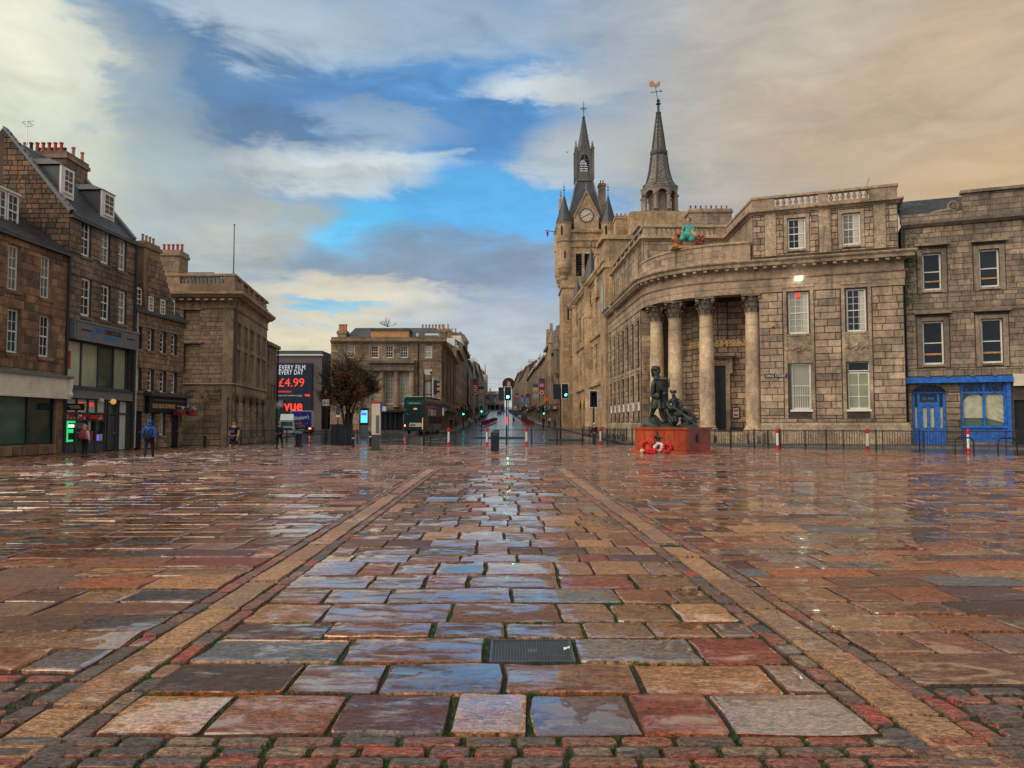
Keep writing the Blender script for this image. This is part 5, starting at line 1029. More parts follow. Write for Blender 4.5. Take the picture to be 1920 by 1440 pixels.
def spire(name, label, u, vt, Y, wpx, zb, m):
    p = at(u, vt, Y); w_ = wpx / FPX * Y / 2; H = p.z; t = thing(name, label, 'church spire', (p.x, Y, zb), 'distant church spires')
    MB().lathe(p.x, Y, [(w_, zb), (w_, H * .52), (w_ * 1.15, H * .53), (w_ * .95, H * .55), (.05, H)], 8).build('steeple', m, t)
    MB().box(p.x - w_ * 1.1, p.x + w_ * 1.1, Y - w_ * 1.1, Y + w_ * 1.1, zb, H * .5).build('tower', m, t)
    for k in range(4): a = math.pi / 4 + k * math.pi / 2; MB().lathe(p.x + w_ * 1.1 * math.cos(a), Y + w_ * 1.1 * math.sin(a), [(w_ * .22, H * .45), (w_ * .22, H * .55), (.02, H * .64)], 6).build('pinnacle', m, t)
spire('church_spire', 'slim dark church spire to the left of the street, the taller one', 909.5, 680, 560, 8, 8, 'grey_far_stone'); spire('church_spire', 'small brown church spire to the right of the round portrait sign', 972, 691, 700, 6, 14, 'gothic_stone')
p = at(896, 702, 420); q = MB().box(p.x - 3, p.x + 5, 420, 434, 5, p.z); tag(q.build('office_tower', 'pale_render'), 'pale flat roofed office tower beside the taller far spire', 'building')
sc = thing('scaffold_sheeting', 'green scaffold sheeting hung on the left side of the street', 'scaffold', (LX(205), 205, gz(205))); fS = Fr((LX(196) + 1.5, 196, 0), (-.0208, 1)); MB(fS.M).box(0, 12, -.05, .05, gz(200) + 2, gz(200) + 14).build('sheet', 'scaffold_green', sc); mb = MB(fS.M)
for i in range(7): mb.tube([(i * 2, -.12, gz(200)), (i * 2, -.12, gz(200) + 14.5)], .05, 5)
for z in (3, 6, 9, 12): mb.tube([(0, -.12, gz(200) + z), (12, -.12, gz(200) + z)], .05, 5)
mb.build('scaffold_poles', 'chrome', sc)
# ================================================================ CORNER BANK (now a public house)
BK = thing('bank_building', 'large tan granite corner building with a curved columned porch and roof balustrades', 'building', (19, 64, 0))
fd = Vector((0.934, -0.358)).normalized(); Cc = Vector((20.5, 71.0)); RW = 8.5
tan = Cc + Vector((-fd.y * -1 * 0, 0)); nF = Vector((fd.y, -fd.x))          # outward normal of the front
tp = Cc + nF * RW                                                        # where the curve meets the straight front
frF = Fr((tp.x, tp.y, 0), fd); F0 = frF.px(1424, 650)[0]; F1 = frF.px(1697, 650)[0]
ph1 = math.degrees(math.atan2(-nF.y, -nF.x)) if False else math.degrees(math.asin(-nF.y))
def arcp(r, ph): a = math.radians(ph); return (Cc.x - r * math.cos(a), Cc.y - r * math.sin(a))
def arc(r, n=12, p0=0.0, p1=None): p1 = ph1 if p1 is None else p1; return [arcp(r, p0 + (p1 - p0) * i / n) for i in range(n + 1)]
frS = Fr((11.43, 90, 0), (12.0 - 11.43, 71 - 90)); LS = math.hypot(.57, 19)
zf = lambda v: frF.px(1440, v)[1]
zA0, zA1 = 12.25, 13.45; zC0, zC1 = 14.15, 14.85; zAt = 18.72; zP = 20.25; zPl = 1.75
fend = frF.at(F1); fback = frF.at(F1, 0, -5)
pathE = [tuple(frS.at(0).xy)] + arc(RW, 12) + [tuple(fend.xy), tuple(fback.xy)]
# openings of the front
FW = [frF.rect(1477, 547, 1517, 626), frF.rect(1586, 541, 1625, 620)]; FG = [frF.rect(1483, 681, 1522, 768), frF.rect(1589, 677, 1632, 767)]
FW = [(a, b, FW[0][2], FW[0][3]) for a, b, c, d in FW]; FG = [(a, b, FG[0][2], FG[0][3]) for a, b, c, d in FG]
sur = [(a - .42, b + .42, 2.05, FW[0][3] + .55) for a, b, c, d in FW]
wall(BK, frF, F0, F1, 0, zA0 + .02, FW + FG, 'bank_joint', depth=.35)
ashlar(BK, frF, F0 + .02, F1 - .02, zPl + .02, zA0 - .05, sur, .545, 1.35, .06, .04, 'bank_stone', .12)
for a, b, c, d in sur:
    box(BK, frF, a + .05, a + .30, c, d - .2, .01, .09, 'bank_trim', 'window_jamb'); box(BK, frF, b - .30, b - .05, c, d - .2, .01, .09, 'bank_trim', 'window_jamb'); box(BK, frF, a, b, d - .2, d, .01, .16, 'bank_trim', 'window_head')
    g0, g1 = FG[0][3], FW[0][2]; box(BK, frF, a + .31, b - .31, g0 + .02, g0 + .5, .01, .05, 'bank_trim', 'apron'); box(BK, frF, a + .31, b - .31, g1 - .42, g1 - .02, .01, .05, 'bank_trim', 'apron')
    box(BK, frF, a + .31, b - .31, g0 + .5, g1 - .42, .005, .03, 'bank_trim', 'carved_panel'); cx_ = (a + b) / 2; cz_ = (g0 + g1) / 2; sw = MB(frF.M)
    for k in range(-6, 7): sw.ball((cx_ + k * .14, -.06, cz_ - .12 + abs(k) * .025 + .10 * math.sin(k * 2.2)), (.09, .07, .10 + .05 * (k == 0)), 7, 5, .15)
    for k in (-1, 1): sw.ring((cx_ + k * .78, -.05, cz_ + .05), .13, .045, 'y', 10, 5)
    sw.ball((cx_, -.08, cz_ + .12), (.16, .1, .17), 8, 6, .1); sw.build('carved_swag', 'bank_trim', BK)
window(BK, frF, *FW[0], 3, 6, .2, edge=.12, sill='bank_trim', pane='pane_dark'); window(BK, frF, *FW[1], 3, 6, .2, edge=.12, sill='bank_trim', pane='pane_dark')
wg = window(BK, frF, *FG[0], 1, 2, .2, edge=.12, sill='white_paint', sash=False, bar=.02, pane='pane_dark'); a, b, c, d = FG[0]; mb = MB(frF.M)
for i in range(8): x = a + .15 + (b - a - .3) * i / 7; mb.tube([(x, .1, c + .15), (x, .1, c + 1.9)], .018, 5)
mb.tube([(a + .1, .1, c + 1.9), (b - .1, .1, c + 1.9)], .02, 5); mb.tube([(a + .1, .1, c + 1.1), (b - .1, .1, c + 1.1)], .02, 5); mb.build('window_bars', 'white_paint', wg)
a, b, c, d = FG[1]; hg = (d - c); window(BK, frF, a, b, c, c + hg * .78, 2, 3, .2, edge=.10, pane='pane_blind_reflection', sill='white_paint', bar=.05, sash=False); window(BK, frF, a, b, c + hg * .80, d, 1, 1, .2, edge=.06, pane='pane_dark', sash=False)
for i, (a, b, c, d) in enumerate(FW): MB(frF.M).box(b - .45, b - .13, .215, .23, c + .2, d - .2).build('curtain', 'cream_board', BK)
MB().sweep([tuple(frF.at(F0 - .0).xy), tuple(fend.xy), tuple(fback.xy)], [(0, 0), (.22, 0), (.22, zPl - .2), (.14, zPl - .05), (.14, zPl), (0, zPl)]).build('plinth', 'bank_trim', BK)
wall(BK, Fr(tuple(fend), (-fd.y * 0 + .36, .93)), 0, 5, 0, zA0, [], 'bank_stone')
# street side: seven bays of tall narrow windows
SB = [LS * (i + .5) / 7 for i in range(7)]; so_ = [(a - .50, a + .50, z0, z1) for a in SB for z0, z1 in ((1.9, 6.3), (7.0, 11.4))]; sa_ = [(a - .5, a + .5, 15.2, 17.9) for a in SB]
wall(BK, frS, 0, LS, 0, zA0 + .02, so_, 'bank_joint', depth=.45); ashlar(BK, frS, .02, LS - .02, zPl + .02, zA0 - .05, so_, .545, 1.35, .06, .045, 'bank_stone', .12)
for o in so_: window(BK, frS, *o, 2, 6, .3, edge=.1)
for a in SB: box(BK, frS, a - .45, a + .45, 2.9, 3.7, -.28, .03, 'letter_white', 'window_board')
MB().sweep([tuple(frS.at(0).xy), tuple(frS.at(LS).xy)], [(0, 0), (.22, 0), (.22, zPl - .1), (.14, zPl), (0, zPl)]).build('plinth', 'bank_trim', BK)
for i in range(8): box(BK, frS, LS * i / 7 - .22 + (.22 if i == 0 else 0), LS * i / 7 + .22 - (.22 if i == 7 else 0), zPl, zA0 - .1, .065, .14, 'bank_trim', 'pilaster')
frE = Fr((12.02, 71.0, 0), (1, 0)); wall(BK, frE, 0, 1.15, 0, zA0, [], 'bank_stone'); ashlar(BK, frE, .02, 1.13, zPl, zA0 - .05, [], .545, 1.1, .05, .045, 'bank_stone')
# curved porch: podium, steps, back wall, door, columns
pod = arc(9.3, 12) + [tuple(frF.at(F0 + .2, 0, .8).xy), (23, 72), (12.0, 71.8)]
MB().zprism(pod[::-1] if False else pod, 0, 1.0).build('porch_podium', 'bank_trim', BK)
for k in range(3): MB().zprism(arc(9.3 + .35 * (3 - k), 12, 8, ph1) + [tuple(frF.at(F0 - .2, 0, .8 + .35 * (3 - k)).xy), tuple(frF.at(F0 - .2, 0, 0).xy), (14, 70)], 0.0, .25 + .25 * k).build('porch_step', 'bank_trim', BK)
RB_ = 5.0; bp = arc(RB_, 7) ; e_ = Vector(frF.at(F0 + .5, 0, -(RW - RB_)).xy); bp.append(tuple(e_))
door_i = 6
for i in range(len(bp) - 1):
    f_ = Fr((bp[i][0], bp[i][1], 0), (bp[i + 1][0] - bp[i][0], bp[i + 1][1] - bp[i][1])); L_ = math.hypot(bp[i + 1][0] - bp[i][0], bp[i + 1][1] - bp[i][1])
    ops = []
    wall(BK, f_, 0, L_, 1.0, zA0 + .5, ops, 'bank_joint'); ashlar(BK, f_, .01, L_ - .01, 1.3, zA0, ops, .50, 1.2, .055, .05, 'bank_stone', .1)
MB().zprism([tuple(Vector(frF.at(F0 + .02, 0, -.3).xy)), tuple(Vector(frF.at(F0 + .6, 0, -.3).xy)), tuple(Vector(frF.at(F0 + .6, 0, -(RW - RB_) - .4).xy)), tuple(Vector(frF.at(F0 + .02, 0, -(RW - RB_) - .4).xy))], 1.0, zA0).build('porch_return_wall', 'bank_stone', BK)
# doorway: located from the photograph, on the straight stretch of the back wall
frB = Fr((Cc.x + nF.x * (RB_ + .05), Cc.y + nF.y * (RB_ + .05), 0), fd)
dA, dB = frB.px(1339, 750)[0], frB.px(1362, 750)[0]; dz1 = frB.px(1350, 686)[1]
dA = min(dA, dB - 1.2)
fdr = Fr(tuple(frB.at(dA - .0, 0, .25)), fd); dw = dB - dA
dd = MB(fdr.M).box(0, dw, .05, .12, 1.05, dz1).build('doorway', 'black_paint', BK); MB(fdr.M).box(dw * .5 - .02, dw * .5 + .02, .03, .05, 1.05, dz1 - 1).box(.05, dw - .05, .02, .045, dz1 - 1.05, dz1 - .95).box(.15, dw * .45, .03, .048, 1.3, 2.1).box(dw * .55, dw - .15, .03, .048, 1.3, 2.1).build('door_leaf_panels', 'black_paint', dd)
mb = MB(fdr.M); mb.box(-.35, -.0, -.12, .2, 1.05, dz1); mb.box(dw, dw + .35, -.12, .2, 1.05, dz1); mb.box(-.35, dw + .35, -.12, .2, dz1, dz1 + .75); mb.build('door_surround', 'bank_trim', BK)
mb = MB(fdr.M); mb.box(-.85, dw + .85, -.7, .1, dz1 + .76, dz1 + 1.0); mb.box(-.7, dw + .7, -.5, .1, dz1 + .62, dz1 + .755)
for x in (-.6, dw + .38): mb.prism([(x, dz1 - .7), (x + .22, dz1 - .7), (x + .22, dz1 + .6), (x, dz1 + .6)], -.4, .0)
mb.build('door_hood', 'bank_trim', BK); text('HOUSE', .34, fdr.T(dw * .5, dz1 + .22, .14), 'letter_gold', BK, width=dw * .8)
# name in raised gilt letters, following the curve
def letters_on_back(s, us, v, hgt):
    for ch, u in zip(s, us):
        if ch == ' ': continue
        best = None
        for i in range(len(bp) - 1):
            f_ = Fr((bp[i][0], bp[i][1], 0), (bp[i + 1][0] - bp[i][0], bp[i + 1][1] - bp[i][1])); L_ = math.hypot(bp[i + 1][0] - bp[i][0], bp[i + 1][1] - bp[i][1]); a, z = f_.px(u, v, .08)
            if -.02 <= a <= L_ + .02: best = (f_, a); break
        if best: text(ch, hgt, best[0].T(best[1], frB.px(1370, 649)[1], .06), 'letter_gold', BK, 'raised_letter', .03, bold=.012)
zt_ = 649
letters_on_back('ARCHIBALD', [1294, 1297.5, 1301.5, 1305, 1308, 1312, 1318, 1324, 1330], zt_, .78)
letters_on_back('SIMPSON', [1346, 1351.5, 1358, 1366.5, 1374, 1382, 1390.5], zt_, .78)
for u in (1307, 1380):
    for i in range(len(bp) - 1):
        f_ = Fr((bp[i][0], bp[i][1], 0), (bp[i + 1][0] - bp[i][0], bp[i + 1][1] - bp[i][1])); L_ = math.hypot(bp[i + 1][0] - bp[i][0], bp[i + 1][1] - bp[i][1]); a, z = f_.px(u, 772, .08)
        if 0 <= a <= L_:
            mbx = MB(f_.M).box(a - .32, a + .32, -.14, -.05, 2.1, 3.1).build('menu_board', 'black_paint', BK); MB(f_.M).box(a - .24, a + .24, -.155, -.143, 2.2, 3.0).build('menu_sheet', 'cream_board', mbx); MB(f_.M).box(a - .2, a + .2, -.163, -.157, 2.7, 2.9).box(a - .18, a + .18, -.163, -.157, 2.3, 2.5).build('menu_print', 'poster_red', mbx); break
def column(x, y, rb, z0, z1, zcap):
    c_ = MB().lathe(x, y, [(rb * 1.32, z0), (rb * 1.32, z0 + .14), (rb * 1.28, z0 + .15), (rb * 1.30, z0 + .25), (rb * 1.1, z0 + .32), (rb * 1.14, z0 + .42), (rb, z0 + .5), (rb * .99, z0 + 3), (rb * .96, z0 + 6), (rb * .86, zcap - .1), (rb * .93, zcap - .05), (rb * .93, zcap)], 28).build('column', 'column_stone', BK, smooth=True)
    try: c_.data.set_sharp_from_angle(angle=math.radians(40))
    except Exception: pass
    mb = MB(); n = 9
    for k in range(1, n): z = z0 + .5 + (zcap - z0 - .5) * k / n; r_ = rb * (1.0 - .13 * k / n) + .006; mb.lathe(x, y, [(r_, z - .012), (r_, z + .012)], 28)
    mb.build('drum_joint', 'wall_core', c_)
    cp_ = MB(); H = z1 - zcap; cp_.lathe(x, y, [(rb * .8, zcap), (rb * .82, zcap + H * .6), (rb * 1.0, zcap + H * .85)], 16)
    for row, (hz, hh, ro) in enumerate(((0, .42, 1.15), (.28, .42, 1.3))):
        for i in range(8):
            a = 2 * math.pi * (i + .5 * row) / 8; ca, sa = math.cos(a), math.sin(a); tx, ty = -sa, ca; w_ = rb * .33
            P = lambda o, t_, z: (x + ca * rb * o + tx * t_, y + sa * rb * o + ty * t_, zcap + H * z)
            cp_.add([P(.86, -w_, hz), P(.86, w_, hz), P(1.0, -w_ * .9, hz + hh * .6), P(1.0, w_ * .9, hz + hh * .6), P(ro, -w_ * .5, hz + hh), P(ro, w_ * .5, hz + hh), P(ro + .08, 0, hz + hh * .75)], [(0, 1, 3, 2), (2, 3, 5, 4), (4, 5, 6)])
            cp_.ball(P(ro + .02, 0, hz + hh * .9), (.10 * rb / .6, .10 * rb / .6, .08), 6, 4, .2)
    for i in range(4):
        a = math.pi / 4 + i * math.pi / 2 + math.atan2(fd.y, fd.x); ca, sa = math.cos(a), math.sin(a); cp_.ball((x + ca * rb * 1.42, y + sa * rb * 1.42, zcap + H * .78), .17, 8, 6, .1); cp_.ball((x + math.cos(a + .785) * rb * 1.05, y + math.sin(a + .785) * rb * 1.05, zcap + H * .86), .12, 6, 5, .1)
        cp_.tube([(x + ca * rb * .9, y + sa * rb * .9, zcap + H * .55), (x + ca * rb * 1.35, y + sa * rb * 1.35, zcap + H * .8)], .06, 5)
    ra = rb * 1.5; th = math.atan2(fd.y, fd.x); pts = []
    for i in range(4):
        a = math.pi / 4 + i * math.pi / 2 + th; pts.append((x + ra * 1.12 * math.cos(a - .1), y + ra * 1.12 * math.sin(a - .1))); pts.append((x + ra * 1.12 * math.cos(a + .1), y + ra * 1.12 * math.sin(a + .1))); a2 = a + math.pi / 4; pts.append((x + ra * .74 * math.cos(a2), y + ra * .74 * math.sin(a2)))
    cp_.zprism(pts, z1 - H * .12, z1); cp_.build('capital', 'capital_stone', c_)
cols = [tuple(Vector(frF.at(F0 - .55, 0, -.62).xy)), arcp(7.85, 58.0), arcp(7.85, 36), arcp(7.85, 17)]
for (x, y) in cols: column(x, y, .64, 1.0, zA0 - .0, zA0 - 1.5)
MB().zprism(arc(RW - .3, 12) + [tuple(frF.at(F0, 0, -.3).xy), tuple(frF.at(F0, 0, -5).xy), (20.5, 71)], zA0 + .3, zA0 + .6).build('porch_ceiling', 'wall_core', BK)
# entablature, cornice, blocking course
pathP = arc(RW, 12) + [tuple(frF.at(F0 + .6).xy)]
MB().sweep(pathP, [(-1.0, zA0), (.02, zA0), (.02, zA0 + .45), (.06, zA0 + .46), (.06, zA1 - .15), (-1.0, zA1 - .15)]).build('architrave', 'bank_stone', BK)
MB().sweep(pathE, [(-.2, zA0), (.10, zA0), (.10, zA0 + .5), (.14, zA0 + .51), (.14, zA1 - .16), (.24, zA1 - .1), (.28, zA1), (.08, zA1 + .02), (.08, zC0), (-.2, zC0)]).build('entablature', 'bank_stone', BK)
MB().sweep(pathE, [(-.2, zC0 + .003), (.12, zC0 + .003), (.2, zC0 + .15), (.75, zC0 + .2), (.78, zC0 + .42), (.95, zC0 + .55), (.98, zC1 - .06), (.9, zC1), (-.5, zC1 + .04)]).build('cornice', 'bank_trim', BK)
def along(path, sp, fn):
    for (x0, y0), (x1, y1) in zip(path, path[1:]):
        L = math.hypot(x1 - x0, y1 - y0); n = max(1, round(L / sp)); f_ = Fr((x0, y0, 0), (x1 - x0, y1 - y0))
        for i in range(n): fn(f_, L * (i + .5) / n, L / n)
MODM = MB().box(-.14, .14, -.68, -.1, 0, .15).mesh('modillion', 'bank_trim')
along(pathE[:-1], .74, lambda f_, a, w_: put('modillion', MODM, BK, f_.T(a, zC0 + .0, 0)))
along(arc(RW - .1, 12), 99, lambda f_, a, w_: ashlar(BK, Fr(tuple(f_.at(0)), f_.d), 0.0, 2 * a, zC1 + .05, 16.5, [], .55, 1.6, .03, .03, 'bank_stone', .1))
MB().sweep(arc(RW - .1, 12) + [tuple(frF.at(F0 - .6, 0, -.1).xy)], [(-.5, zC1), (0, zC1), (0, 16.45), (-.5, 16.45)]).build('blocking_course', 'bank_stone', BK)
MB().sweep(arc(RW - .1, 12) + [tuple(frF.at(F0 - .6, 0, -.1).xy)], [(-.55, 16.453), (.12, 16.453), (.12, 16.58), (.0, 16.66), (-.55, 16.66)]).build('coping', 'bank_trim', BK)
# attic storey
frA = Fr(tuple(frF.at(0, 0, -.25)), fd); A0 = frA.px(1411, 430)[0]; A1 = frA.px(1684, 430)[0]
frAS = Fr((11.75, 89, 0), (12.3 - 11.75, 71.1 - 89)); LAS = math.hypot(.55, 17.9)
frAB = Fr((12.3, 71.1, 0), (1, 0)); aL_ = frA.at(A0); frAR = Fr((20.1, 71.1, 0), (aL_.x - 20.1, aL_.y - 71.1)); LAR = math.hypot(aL_.x - 20.1, aL_.y - 71.1)
AWn = [frA.rect(1476, 409, 1511, 467), frA.rect(1578, 401, 1614, 459)]; AWn = [(a, b, AWn[0][2], AWn[0][3]) for a, b, c, d in AWn]
wall(BK, frA, A0, A1, zC1, zAt, AWn, 'bank_joint'); wall(BK, frAS, 0, LAS, zC1, zAt, sa_, 'bank_stone'); wall(BK, frAB, 0, 7.8, zC1, zAt, [], 'bank_stone'); wall(BK, frAR, 0, LAR, zC1, zAt, [], 'bank_stone')
pil = [(frA.px(u0, 430)[0], frA.px(u1, 430)[0]) for u0, u1 in ((1434, 1455), (1535, 1558), (1638, 1661))]; pilo = [(a, b, zC1, zAt) for a, b in pil]
ashlar(BK, frA, A0 + .02, A1 - .02, zC1 + .4, zAt - .02, [(a - .3, b + .3, c - .3, d + .35) for a, b, c, d in AWn] + pilo, .5, .62, .045, .04, 'bank_stone', .1)
for a, b in pil: box(BK, frA, a, b, zC1 + .4, zAt - .02, .005, .1, 'bank_trim', 'pilaster')
ashlar(BK, frAB, .02, 7.78, zC1 + .2, zAt - .02, [], .55, 1.3, .035, .035, 'bank_stone', .1); ashlar(BK, frAS, .02, LAS - .02, zC1 + .2, zAt - .02, [(a - .2, b + .2, c, d) for a, b, c, d in sa_], .55, 1.1, .035, .035, 'bank_stone', .1)
for r in AWn: window(BK, frA, *r, 3, 4, .18, edge=.12, sill='bank_trim'); a, b, c, d = r; MB(frA.M).box(a - .28, a - .02, -.07, 0, c - .25, d + .3).box(b + .02, b + .28, -.07, 0, c - .25, d + .3).box(a - .02, b + .02, -.07, 0, d + .03, d + .3).build('window_surround', 'bank_trim', BK); MB(frA.M).box(b - .55, b - .15, .2, .215, c + .1, d - .1).build('curtain', 'cream_board', BK)
for r in sa_: window(BK, frAS, *r, 2, 4, .25, edge=.08)
for i in range(8): box(BK, frAS, max(0, LAS * i / 7 - .18), min(LAS, LAS * i / 7 + .18), zC1, zAt, .04, .12, 'bank_trim', 'pilaster')
aend = frA.at(A1); pathA = [tuple(frAS.at(0).xy), tuple(frAS.at(LAS).xy), (20.1, 71.1), tuple(aL_.xy), tuple(aend.xy), tuple(frA.at(A1, 0, -4).xy)]
pathA1 = pathA[:3]; pathA2 = pathA[2:]
for pth in (pathA1, pathA2):
    MB().sweep(pth, [(-.2, zAt), (.08, zAt), (.15, zAt + .12), (.42, zAt + .2), (.42, zAt + .34), (-.45, zAt + .38)]).build('cornice', 'bank_trim', BK)
    MB().sweep(pth, [(-.45, zAt + .383), (.0, zAt + .383), (.0, zAt + .62), (-.45, zAt + .62)]).build('parapet_base', 'bank_stone', BK); MB().sweep(pth, [(-.5, zP - .22), (.08, zP - .22), (.08, zP - .05), (-.0, zP), (-.5, zP)]).build('parapet_coping', 'bank_trim', BK)
z0p, z1p = zAt + .623, zP - .223
pr = [(A0, frA.px(1452, 375)[0]), (frA.px(1533, 370)[0], frA.px(1553, 370)[0]), (frA.px(1630, 360)[0], A1)]
for a, b in pr: box(BK, frA, a + .003, b, z0p, z1p, -.45, .0, 'bank_stone', 'pier')
balusters(BK, frA, pr[0][1], pr[1][0], z0p, z1p, -.22, 'bank_trim', .42, 1.35); balusters(BK, frA, pr[1][1], pr[2][0], z0p, z1p, -.22, 'bank_trim', .42, 1.35)
box(BK, frAR, .0, LAR, z0p, z1p, -.45, 0, 'bank_stone', 'pier')
box(BK, frAB, 0.003, 1.1, z0p, z1p, -.45, 0, 'bank_stone', 'pier'); box(BK, frAB, 6.7, 7.75, z0p, z1p, -.45, 0, 'bank_stone', 'pier'); balusters(BK, frAB, 1.1, 6.7, z0p, z1p, -.22, 'bank_trim', .42, 1.3)
for i in range(7): p0, p1 = LAS * i / 7, LAS * (i + 1) / 7; box(BK, frAS, p0, p0 + .6, z0p, z1p, -.45, 0, 'bank_stone', 'pier'); balusters(BK, frAS, p0 + .6, p1, z0p, z1p, -.22, 'bank_trim', .42, 1.3)
MB(frA.M).tube([(frA.px(1625, 350)[0], .5, zP), (frA.px(1631, 350)[0], .4, zP + .8)], .04, 5).tube([(pr[2][0] + .4, .25, z0p), (pr[2][0] - .2, .25, z1p)], .09, 5).build('broken_pole', 'gilt', BK)
body(BK, [(12.4, 72.0), (20.6, 71.7), tuple(frA.at(A0 + .4, 0, -.8).xy), tuple(frA.at(A1 - .3, 0, -.8).xy), tuple(frA.at(A1 - .3, 0, -12).xy), (30, 92), (12.1, 89)], zA0 + .7, zAt + .2); body(BK, [tuple(frF.at(F0 + .8, 0, -.9).xy), tuple(frF.at(F1 - .3, 0, -.9).xy), tuple(frF.at(F1 - .3, 0, -12).xy), (30, 92), (12.3, 89), (13.0, 72.4), (20.5, 72.2)], 0, zA0 + .69)
sx = at(1293, 415, 80).x; sx1 = at(1372, 415, 80).x; zt0 = at(1330, 391, 80).z; stack(BK, sx, sx1, 80, 82, zAt, zt0, 'bank_stone', True); pots(BK, [(sx + .3 + (sx1 - sx - .6) * i / 7, 80.8, zt0) for i in range(8)], ['pot_dark'] * 3 + ['pot_red', 'pot_dark'] + ['pot_red'] * 3, .8)
box(BK, frF, F0 + .9, F0 + 1.95, 5.05, 5.32, .06, .10, 'black_paint', 'street_name_plate')
a_ = frF.px(1455, 704)[0]; box(BK, frF, a_ - .85, a_ + .85, frF.px(1455, 708.5)[1], frF.px(1455, 701)[1], .07, .10, 'black_paint', 'street_name_plate'); text('KING STREET', .3, frF.T(a_, frF.px(1455, 707.3)[1], .11), 'letter_white', BK, width=1.5)
a_, z_ = frF.px(1498, 523); MB(frF.M).box(a_ - .28, a_ + .28, -.45, -.2, z_ - .14, z_ + .14).build('floodlight', 'lamp_white', BK)
a_, z_ = frF.px(1449, 612); MB(frF.M).ball((a_, -.15, z_), .14, 8, 6).build('wall_bell', 'gilt', BK)
a_, z_ = frF.px(1496, 553); MB(frF.M).box(a_ - .16, a_ + .16, .17, .19, z_ - .18, z_ + .18).build('window_notice', 'letter_red', BK)
bpy.data.objects.remove([o for o in BK.children if o.name.startswith('street_name_plate')][0])
def swan_lamp(u0, v0, Y, x_wall, m='letter_white'):
    p = at(u0, v0, Y); t = MB(); t.tube([(x_wall, Y, p.z - 1.2), (p.x + .3, Y, p.z - .9), (p.x + .3, Y, p.z + .1), (p.x + .15, Y, p.z + .35), (p.x - .1, Y, p.z + .3), (p.x - .2, Y, p.z)], .045, 6); return t, p
t, p = swan_lamp(1148, 573, 84, 11.7); SL_ = thing('street_lamp', 'white swan neck lamp bracketed off the street side of the corner bank', 'street lamp', tuple(p)); t.build('bracket', 'letter_white', SL_); MB().lathe(p.x - .2, 84, [(.06, p.z + .1), (.22, p.z - .1), (.1, p.z - .22)], 10).build('lamp_head', 'letter_white', SL_)
flush(BK, 300, 8)
# ---- painted seated group on the porch roof
gp = at(1294, 462, 65.2); G = thing('roof_sculpture', 'painted seated woman in teal robe with lion and horn of plenty on the curved parapet', 'sculpture', (gp.x, 65.2, 16.66)); S = FPX / 65.2
X = lambda u: (u - 960) / FPX * 65.2; Z = lambda v: at(1294, v, 65.2).z
zb = 16.64
b_ = MB().box(X(1262), X(1322), 64.9, 65.9, zb - .0, zb + .25).build('base', 'painted_ochre', G)
bd = skinmesh('robe', [(X(1292), 65.3, Z(455), (.55, .5)), (X(1292), 65.3, Z(446), (.45, .4)), (X(1294), 65.3, Z(436), (.3, .25)), (X(1295), 65.3, Z(425), (.33, .25)), (X(1296), 65.3, Z(420), (.2, .18)), (X(1283), 64.9, Z(442), (.26, .26)), (X(1280), 64.7, Z(455), (.26, .3)), (X(1297), 64.85, Z(443), (.24, .26)), (X(1300), 64.6, Z(456), (.28, .3)), (X(1287), 65.2, Z(424), .14), (X(1283), 65.1, Z(433), .12), (X(1303), 65.2, Z(425), .14), (X(1306), 65.1, Z(435), .13)], [(0, 1), (1, 2), (2, 3), (3, 4), (1, 5), (5, 6), (1, 7), (7, 8), (3, 9), (9, 10), (3, 11), (11, 12)], 'verdigris', G, 2)
skinmesh('head_and_arms', [(X(1296), 65.3, Z(420), .12), (X(1295.5), 65.28, Z(416), .11), (X(1295), 65.2, Z(412.5), .19), (X(1295), 65.25, Z(410), .16), (X(1283), 65.1, Z(433), .1), (X(1281), 64.95, Z(438), .09), (X(1306), 65.1, Z(435), .1), (X(1308), 64.95, Z(440), .09)], [(0, 1), (1, 2), (2, 3), (4, 5), (6, 7)], 'painted_flesh', G, 2)
MB().ball((X(1296.5), 65.35, Z(410)), (.24, .26, .2), 10, 7, .05).ball((X(1299), 65.6, Z(412)), .12, 8, 5).build('hair', 'painted_red', G)
skinmesh('horn_of_plenty', [(X(1302), 65.2, Z(427), .1), (X(1301), 65.0, Z(436), .16), (X(1305), 64.9, Z(443), .22), (X(1311), 64.9, Z(446), .26)], [(0, 1), (1, 2), (2, 3)], 'painted_ochre', G, 2)
fr_ = MB()
for i in range(26): fr_.ball((X(1310) + R.uniform(-.1, .6), 64.9 + R.uniform(-.2, .3), Z(452) + R.uniform(-.35, .45)), R.uniform(.07, .14), 7, 5)
fr_.build('fruit', 'painted_red', G)
L_ = skinmesh('lion', [(X(1284), 65.4, zb + .3, (.3, .3)), (X(1276), 65.3, zb + .4, (.32, .36)), (X(1270), 65.1, zb + .75, (.32, .36)), (X(1265), 64.9, zb + .85, (.26, .26)), (X(1261.5), 64.8, zb + .72, (.15, .15)), (X(1268), 64.8, zb + .1, .13), (X(1260), 64.6, zb + .08, .1)], [(0, 1), (1, 2), (2, 3), (3, 4), (1, 5), (5, 6)], 'painted_ochre', G, 2)
mn = MB()
for i in range(34): a = R.uniform(0, 6.28); mn.ball((X(1270.5) + .22 * math.cos(a) + R.uniform(-.05, .3), 65.15 + R.uniform(-.25, .15), zb + .8 + .42 * math.sin(a)), R.uniform(.1, .17), 7, 5, .15)
mn.build('mane', 'painted_red', G); MB().ball((X(1263.5), 64.68, zb + .95), .035, 6, 4).ball((X(1266.3), 64.68, zb + .95), .035, 6, 4).ball((X(1260.6), 64.66, zb + .74), (.06, .05, .05), 6, 4).build('face_details', 'black_paint', L_)
